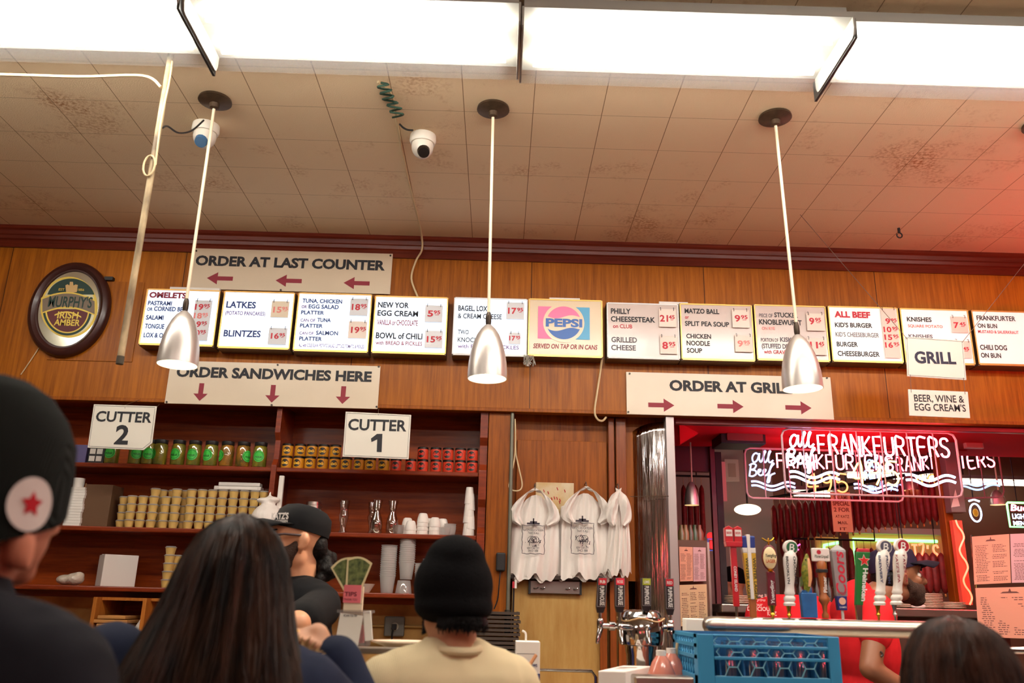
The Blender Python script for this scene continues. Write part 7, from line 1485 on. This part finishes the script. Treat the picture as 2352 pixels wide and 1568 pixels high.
def trousers_shoes(P):
    wear(P, 'trousers', legs(.014)+[('e', Vector((0, 0, .93)), (.18, .13, .12))], DENIM, .014)
    for s_ in (-1, 1): wear(P, 'shoe', [('c', Vector((s_*.1, -.05, .05)), Vector((s_*.11, .14, .04)), .055, .042), ('b', s_*.105-.05, s_*.105+.05, -.1, .17, .0, .02)], SHOE, .012)
def strands(mb, paths, r): 
    for p in paths: mb.tube(p, [r*.6]+[r]*(len(p)-2)+[r*.3], 4)
def longhair(P, prof, n=64, mat=None, ns=260, seed=1, part=0.0):
    """prof: list of (dz from crown, half width, half depth, centre x, centre y)"""
    rnd = random.Random(seed); hc = P['hc']; top = 1.75+.012; mb = MB(); rings = []
    def pt(u, v, k=1.0):
        i = min(int(v*(len(prof)-1)), len(prof)-2); t = v*(len(prof)-1)-i; a = [prof[i][j]*(1-t)+prof[i+1][j]*t for j in range(5)]
        wob = 1+.025*math.sin(u*9+v*2)*min(1, v*2)+.018*math.sin(u*23+v*5)*min(1, v*2); 
        return Vector((hc.x+a[3]+a[1]*k*wob*math.sin(u), hc.y+a[4]-a[2]*k*wob*math.cos(u), top-a[0]+(-.012*math.cos(u)**2*part if v < .1 else 0)))
    m = 36
    for j in range(m+1):
        rings.append([pt(2*PI*k/n, (j/m)**1.15) for k in range(n)])
    mb.ring_loft(rings)
    ps = []
    for k in range(ns):
        u = rnd.uniform(-1.9, 1.9); v0 = rnd.uniform(.03, .35); v1 = rnd.uniform(.75, 1.0); dr = rnd.uniform(-.09, .09); k0 = rnd.uniform(.995, 1.03)
        ps.append([pt(u+dr*math.sin(3*t)+.035*math.sin(t*11+k), v0+(v1-v0)*t, k0+.02*t) for t in [i/12 for i in range(13)]])
    strands(mb, ps, .0022); return put(P, 'hair', mb, mat)
# ---------------------------------------------------------------- man in cap with star patch, close to the camera
P = person('person in black knit cap with a white star patch and dark jacket, from behind', 8, 860, 1.12, -.35, SKIN3, hat=0.05, earz=-.044)
hc = P['hc']
mb = MB(); rings = []
for z, a, b in [(-.05, .099, .109), (-.02, .101, .114), (.03, .100, .117), (.075, .096, .114), (.11, .08, .098), (.14, .058, .072), (.158, .03, .04), (.164, .008, .01)]:
    rings.append([hc+Vector((a*math.cos(2*PI*k/48), -.012+b*math.sin(2*PI*k/48)-(.02 if z < 0 else .0)*0, z + (.030*(math.sin(2*PI*k/48)) if z < -.02 else 0))) for k in range(48)])
capm = fabric('dark_green_black_knit', (15, 17, 13), .95, rib=200); put(P, 'knit_cap', mb.ring_loft(rings, True), capm)
# patch follows the cap at the rear right
def capsurf(a, z, k=1.012): 
    rad = (.100*k, .117*k); return hc+Vector((rad[0]*math.cos(a), -.012+rad[1]*math.sin(a), z))
def patch(r1, k, shape, mat, nm):
    pts = []
    for i in range(shape):
        q = 2*PI*i/shape; rr_ = r1 if shape != 10 else r1*(1 if i % 2 == 0 else .5); pts.append(capsurf(-.06+rr_*math.sin(q)/.1, -.012+rr_*1.25*math.cos(q), k))
    c_ = capsurf(-.06, -.012, k); mb = MB(); mb.add([c_]+pts, [(0, 1+i, 1+(i+1) % shape) for i in range(shape)]); put(P, nm, mb, mat, False, False)
patch(.027, 1.03, 26, fabric('white_patch', (206, 190, 184)), 'round_patch'); patch(.0135, 1.04, 10, fabric('red_star_cloth', (176, 28, 38)), 'star_patch')
ng = fabric('charcoal_jacket', (22, 21, 28), .9, noise=.2, nscale=14)
jk = torso(.03) + [x for a in P['arms'] for x in arm(*a, .026)] + [('c', Vector((0, -.02, 1.44)), Vector((0, -.012, 1.5)), .085, .075), ('c', Vector((-.17, -.03, 1.43)), Vector((-.06, -.04, 1.49)), .05, .045), ('c', Vector((.17, -.03, 1.43)), Vector((.06, -.04, 1.49)), .05, .045)]
wear(P, 'jacket', jk, ng); trousers_shoes(P)
mb = MB(); rnd = random.Random(4)
for k in range(90):
    a = rnd.uniform(-2.7, -.45); p0 = hc+Vector((.08*math.cos(a), -.012+.097*math.sin(a), -.055+.018*math.sin(a))); mb.tube([p0, p0+Vector((.006*math.cos(a), .006*math.sin(a), -.012)), p0+Vector((.002*math.cos(a), .0, -.026))], [.0022, .002, .0008], 4)
put(P, 'hair', mb, M('brown_short_hair', (84, 54, 34), .6))
# ---------------------------------------------------------------- woman with long dark hair
NAVYJ = fabric('navy_coat', (30, 38, 62), .8, noise=.25, nscale=9)
P = person('person with very long dark brown hair and a navy coat, lifting food to the mouth', 556, 1190, 1.72, .12, SKIN1, handdir=(-.85, .15, .45), arms=[((.175, 0, 1.40), (.30, .15, 1.28), (.20, .2, 1.475)), ((-.175, 0, 1.40), (-.25, .04, 1.14), (-.18, .22, 1.0))])
DH = M('dark_brown_hair', (58, 36, 24), .42, noise=.55, nscale=34, c2=(17, 11, 9), stretch=(1, 1, .1), spec=.22)
longhair(P, [(0, .004, .006, 0, -.01), (.02, .05, .06, 0, -.012), (.05, .08, .098, 0, -.015), (.1, .102, .122, 0, -.02), (.16, .116, .13, -.004, -.025), (.24, .138, .13, -.008, -.045), (.32, .166, .125, -.012, -.075), (.42, .196, .12, -.016, -.095), (.52, .212, .11, -.018, -.105), (.62, .215, .095, -.018, -.11)], mat=DH, ns=420, seed=5)
jk = torso(.028) + [x for a in P['arms'] for x in arm(a[0], a[1], a[1]+(a[2]-a[1])*.92, .028)] + [('c', Vector((0, -.02, 1.44)), Vector((0, -.012, 1.49)), .085, .075)]
a = P['arms'][0]; d = (a[2]-a[1]); jk += [('c', a[1]+d*.66, a[1]+d*.92, .060, .058), ('e', Vector((-.225, .02, 1.44)), (.085, .09, .1)), ('e', Vector((-.26, .04, 1.36)), (.075, .08, .13))]
wear(P, 'coat', jk, NAVYJ); trousers_shoes(P)
mb = MB(); rnd = random.Random(2); FUR = M('tan_fur', (190, 150, 96), .8, noise=.5, nscale=40)
for k in range(420):
    a_ = rnd.uniform(.1, 2*PI-.1); c_ = P['hc']+Vector((.125*math.sin(a_)+.03, .02+.1*math.cos(a_)*.6, -.165+.03*math.cos(a_))); q = Vector((rnd.gauss(0, 1), rnd.gauss(0, 1), rnd.gauss(0, 1))).normalized(); mb.tube([c_, c_+q*.022, c_+q*.042+Vector((0, 0, -.004))], [.004, .0028, .0006], 4)
put(P, 'fur_collar', mb, FUR)
hp = P['X'] @ (P['arms'][0][2]+Vector((-.085, -.01, .035)))
v, f = blob([('e', hp, (.011, .011, .015)), ('e', hp+Vector((.008, 0, -.01)), (.010, .010, .012))], .004, 2); tag(mesh_obj('food_bite', v, f, M('yellow_food', (222, 168, 72), .5), None, True), 'yellow bite of food held by the dark-haired woman', 'food')
# ---------------------------------------------------------------- man in black beanie and cream sweater
WOOLP = M('black_wool', (9, 8, 10), .95, bump=.3, bscale=260, spec=.15)
P = person('person in a black beanie and cream ribbed sweater, seen from behind', 1046, 1232, 2.12, .42, SKIN1, arms=[((.175, 0, 1.40), (.24, .0, 1.12), (.16, .2, 1.0)), ((-.175, 0, 1.40), (-.21, .06, 1.12), (-.1, .24, 1.0))], hat=.028)
hc = P['hc']
pr = [('e', hc+Vector((0, -.012, .02)), (.103, .116, .105)), ('e', hc+Vector((0, -.02, .085)), (.078, .088, .066)), ('e', hc+Vector((0, -.028, .118)), (.034, .055, .03)), ('e', hc+Vector((0, -.02, -.03)), (.102, .114, .05)), ('e', hc+Vector((0, -.035, -.04)), (.096, .098, .03))]
wear(P, 'beanie', pr, WOOLP, .007, 14)
mb = MB(); rnd = random.Random(9)
for k in range(240):
    a = rnd.uniform(-2.45, -.7); p0 = hc+Vector((.078*math.cos(a), -.02+.096*math.sin(a), -.05)); mb.tube([p0, p0+Vector((.008*math.cos(a), .010*math.sin(a), -.02)), p0+Vector((.004*math.cos(a)+rnd.gauss(0, .004), .006*math.sin(a), -.034+rnd.gauss(0, .006)))], [.004, .0035, .0008], 4)
put(P, 'hair', mb, HAIRK)
mb = MB()
for k in range(300):
    s_ = rnd.choice((-1, 1)); t_ = rnd.random(); p0 = hc+Vector((s_*(.060-.028*t_), .02+.055*t_, -.055-.04*rnd.random())); q = Vector((s_*.8, .3, -.6)).normalized(); mb.tube([p0, p0+q*.012], [.0016, .0006], 4)
put(P, 'beard', mb, HAIRK)
SW = fabric('cream_knit', (232, 214, 172), .9, rib=70)
sw = torso(.03) + [x for a in P['arms'] for x in arm(*a, .028)] + [('c', Vector((0, -.02, 1.44)), Vector((0, -.015, 1.462)), .085, .074), ('c', Vector((-.16, -.02, 1.42)), Vector((-.05, -.02, 1.475)), .055, .06), ('c', Vector((.16, -.02, 1.42)), Vector((.05, -.02, 1.475)), .055, .06)]
wear(P, 'sweater', sw, SW)
mb = MB(); ring = [Vector((.068*math.cos(2*PI*k/40), -.016+.07*math.sin(2*PI*k/40), 1.512+.012*math.sin(2*PI*k/40))) for k in range(40)]; mb.tube(ring, .011, 8, True); put(P, 'collar', mb, SW); trousers_shoes(P)
# ---------------------------------------------------------------- short woman at the lower right corner of the view
P = person('short person with brown shoulder-length hair parted in the middle, seen from behind', 2186, 1424, 1.72, .1, SKIN1)
BH = M('brown_hair', (78, 48, 36), .42, noise=.5, nscale=34, c2=(30, 18, 14), stretch=(1, 1, .1), spec=.22)
longhair(P, [(0, .004, .006, 0, -.01), (.015, .05, .06, 0, -.012), (.04, .082, .098, 0, -.015), (.09, .106, .122, 0, -.02), (.15, .12, .13, .002, -.025), (.24, .128, .13, .004, -.045), (.34, .13, .115, .004, -.06), (.44, .126, .1, .0, -.07)], mat=BH, ns=380, seed=8, part=1)
wear(P, 'coat', torso(.028)+[x for a in P['arms'] for x in arm(*a, .026)], fabric('grey_coat', (60, 54, 56))); trousers_shoes(P)
# ---------------------------------------------------------------- cashier in profile
def cap_peak(P, mat, peakmat=None, name='cap', zb_=.022, tilt=.2):
    hc = P['hc']; mb = MB(); rings = []; X0 = P['X']; P['X'] = X0 @ Matrix.Translation(hc) @ Matrix.Rotation(tilt, 4, 'X') @ Matrix.Translation(-hc)
    for z, a, b in [(zb_, .083, .102), (.05, .084, .103), (.085, .078, .096), (.106, .058, .074), (.117, .03, .04), (.12, .005, .007)]: rings.append([hc+Vector((a*math.cos(2*PI*k/40), -.008+b*math.sin(2*PI*k/40), z)) for k in range(40)])
    o = put(P, name, mb.ring_loft(rings), mat); mb = MB(); top = []; n = 14
    for j in (0, .5, 1):
        row = []
        for k in range(n+1):
            a = PI*.14+PI*.72*k/n; r0 = Vector((.082*math.cos(a), -.008+.1*math.sin(a), zb_+.012)); r1 = Vector((.078*math.cos(a), .085+.098*math.sin(a), zb_-.006-.02*abs(math.cos(a))**2)); row.append(hc+r0+(r1-r0)*j+Vector((0, 0, .006*math.sin(j*PI))))
        top.append(row)
    pk = put(P, 'cap_peak', mb.grid(top), peakmat or mat, True, False); m = pk.modifiers.new('t', 'SOLIDIFY'); m.thickness = .004; P['X'] = X0; return o
P = person('cashier in a black cap, dark glasses and black t-shirt, face in profile', 696, 1156, 3.28, 2.35, SKIN1, arms=[((.175, 0, 1.40), (.22, .05, 1.14), (.02, .27, 1.17)), ((-.175, 0, 1.40), (-.32, .18, 1.35), (-.14, .36, 1.335))], hat=.008, headrot=-.36)
P['X'] = P['XH']
hc = P['hc']; BLK = fabric('black_cotton', (13, 13, 16), .85); cap_peak(P, BLK)
Lt = Letters(); Xm = P['X'].to_3x3(); 
aa = math.radians(128); tg_ = Vector((-.084*math.sin(aa), .103*math.cos(aa), 0)).normalized(); c0_ = hc+Vector((.088*math.cos(aa), -.008+.107*math.sin(aa), .058)); e1 = (Xm @ tg_).normalized(); k_ = P['s']
Lt.put("KATZ'S", P['X'] @ (c0_-tg_*.036), e1, Vector((0, 0, 1)), .072*k_, .02*k_, .04).put('DELICATESSEN', P['X'] @ (c0_-tg_*.036+Vector((-.002, .002, -.012))), e1, Vector((0, 0, 1)), .072*k_, .008*k_, .02); Lt.build(WHITEP, P['o'], 'cap_lettering')
mb = MB()
for s_ in (-1, 1):
    e = hc+Vector((s_*.033, .094, -.004)); mb.tube([e+Vector((.026*math.cos(q)*(1), -.004*abs(math.cos(q)), .017*math.sin(q))) for q in [k*PI/10 for k in range(20)]], .0028, 6, True)
    mb.tube([e+Vector((s_*.026, -.004, .006)), hc+Vector((s_*.078, .06, .006)), hc+Vector((s_*.082, -.005, .004)), hc+Vector((s_*.08, -.02, -.012))], .0045, 6)
mb.tube([hc+Vector((-.008, .098, .0)), hc+Vector((0, .104, .003)), hc+Vector((.008, .098, 0))], .0025, 6); put(P, 'glasses_frame', mb, M('dark_red_frame', (52, 20, 22), .3))
for s_ in (-1, 1):
    mb = MB(); e = hc+Vector((s_*.033, .093, -.004)); mb.poly([e+Vector((.025*math.cos(q), -.003, .016*math.sin(q))) for q in [k*PI/10 for k in range(20)]]); put(P, 'glasses_lens', mb, GLASS, False, False)
    mb = MB(); mb.ell(hc+Vector((s_*.033, .074, -.004)), (.014, .012, .012)); put(P, 'eye', mb, M('eye_white', (226, 216, 206), .3)); mb = MB(); mb.ell(hc+Vector((s_*.033, .0845, -.004)), (.0055, .002, .0055)); put(P, 'iris', mb, M('dark_iris', (30, 20, 16), .2)); mb = MB(); mb.caps(hc+Vector((s_*.016, .095, .02)), hc+Vector((s_*.052, .082, .022)), .004, .003); put(P, 'eyebrow', mb, HAIRK)
rnd = random.Random(3)
def beard(P, n=900, ln=.012, full=True):
    hc = P['hc']; mb = MB()
    pr = [('e', hc+Vector((0, .036, -.066)), (.068, .071, .054)), ('e', hc+Vector((0, .068, -.1)), (.038, .037, .03)), ('c', hc+Vector((-.066, .012, -.03)), hc+Vector((-.054, .035, -.06)), .017, .025), ('c', hc+Vector((.066, .012, -.03)), hc+Vector((.054, .035, -.06)), .017, .025), ('c', hc+Vector((-.022, .098, -.05)), hc+Vector((.022, .098, -.05)), .005, .005)]
    wear(P, 'beard', pr, M('dark_beard', (66, 40, 26), .85, noise=.4, nscale=120, bump=.8, bscale=300), .0055, 3)
beard(P)
mb = MB(); mb2 = []
for k in range(26):
    q = Vector((rnd.gauss(0, .015), -.11+rnd.gauss(0, .012), -.09+rnd.gauss(0, .020))); mb2.append(('e', hc+q, (.02, .02, .02)))
mb2 += [('e', hc+Vector((0, -.072, -.025)), (.062, .04, .055))]
wear(P, 'hair', mb2, HAIRK, .007, 1)
sl = lambda a, f: ('c', a[0], a[0]+(a[1]-a[0])*f, .068, .066)
TS = lambda P, f=.72: torso(.016, P['hunch']) + [sl(a, f) for a in P['arms']] + [('c', Vector((0, -.015+P['hunch'], 1.43)), Vector((0, -.01+P['hunch'], 1.475)), .075, .068)]
P['X'] = P['XB']; wear(P, 't_shirt', TS(P), BLK); trousers_shoes(P)
# ---------------------------------------------------------------- man with navy cap behind the white taps
REDT = fabric('red_cotton', (206, 30, 38), .8, noise=.15, nscale=10)
P = person('worker in navy cap and red t-shirt behind the white taps, facing the salamis', 2046, 1244, 3.95, -1.62, SKIN2, headoff=(0, .15, -.07), arms=[((.175, 0, 1.40), (.25, -.08, 1.20), (.2, .14, 1.08)), ((-.175, 0, 1.40), (-.22, -.04, 1.14), (-.2, .2, 1.0))], hat=.02)
hc = P['hc']; cap_peak(P, fabric('navy_cap', (34, 25, 48), .8), fabric('dark_cap_peak', (24, 20, 34), .8)); beard(P)
for s_ in (-1, 1): mb = MB(); mb.ell(hc+Vector((s_*.033, .074, -.004)), (.014, .012, .011)); put(P, 'eye', mb, M('eye_white', (0, 0, 0))); mb = MB(); mb.ell(hc+Vector((s_*.033, .0845, -.004)), (.0055, .002, .0055)); put(P, 'iris', mb, M('dark_iris', (0, 0, 0))); mb = MB(); mb.caps(hc+Vector((s_*.016, .095, .018)), hc+Vector((s_*.052, .082, .02)), .004, .003); put(P, 'eyebrow', mb, HAIRK)
wear(P, 'hair', [('e', hc+Vector((0, -.05, -.015)), (.074, .06, .06))], HAIRK, .007, 2)
wear(P, 't_shirt', TS(P, .38), REDT)
mb = MB(); a = P['arms'][0]; q = a[0]+(a[1]-a[0])*.68+Vector((.046, .012, 0)); mb.tube([q+Vector((0, .008*math.sin(k), -.006*k)) for k in range(4)], .004, 5); put(P, 'tattoo', mb, M('tattoo_ink', (52, 40, 40), .6)); trousers_shoes(P)
# ---------------------------------------------------------------- worker bending behind the taps, back to us
P = person('worker bending over behind the taps, back of the red printed t-shirt showing', 1796, 1300, 4.7, .1, SKIN2, hunch=.14, headoff=(.03, .16, -.27), s=1.05)
wear(P, 't_shirt', torso(.02, .14)+[sl(a, .6) for a in P['arms']], REDT)
T = P['o']; Lt = Letters(); yb_ = 4.18
for s_, x0_, y_, x1_, h_, b in [('Long live', 1750, 1369, 1788, 7, .01), ('you', 1757, 1379, 1775, 7, .01), ('in your', 1741, 1391, 1770, 8, .01), ('DELICIOUS', 1738, 1402, 1790, 9, .03), ('KATZ', 1780, 1413, 1800, 9, .03)]: Lt.px(s_, x0_, y_, x1_, y_+1.5, h_, yb_, b)
v = Lt.mb.v
# wrap the print onto the rounded back
for p in v:
    lx = (p.x-P['X'].translation.x)/P['s']; p.y = P['X'].translation.y+(-.142+.9*lx*lx)*P['s']*1.0+.02
Lt.build(M('shirt_print', (236, 180, 178), .7), T, 'shirt_print')
wear(P, 'hair', [('e', P['hc']+Vector((0, -.02, .02)), (.082, .1, .1))], HAIRK, .008, 2); trousers_shoes(P)
# ---------------------------------------------------------------- small figure reflected in the mirror, built far back in the bay
P = person('distant person in a black beanie and olive jacket, face in profile, beyond the red tap', 1682, 1296, 6.75, 1.5, SKIN1, hat=.02, vox=.01)
hc = P['hc']; wear(P, 'beanie', [('e', hc+Vector((0, -.014, .045)), (.084, .104, .08)), ('e', hc+Vector((0, -.02, .015)), (.084, .1, .03))], WOOL, .009, 3); wear(P, 'jacket', torso(.03)+[x for a in P['arms'] for x in arm(*a, .03)]+[('c', Vector((0, -.02, 1.44)), Vector((0, -.012, 1.5)), .085, .075)], fabric('olive_jacket', (62, 66, 44)), .012); trousers_shoes(P)
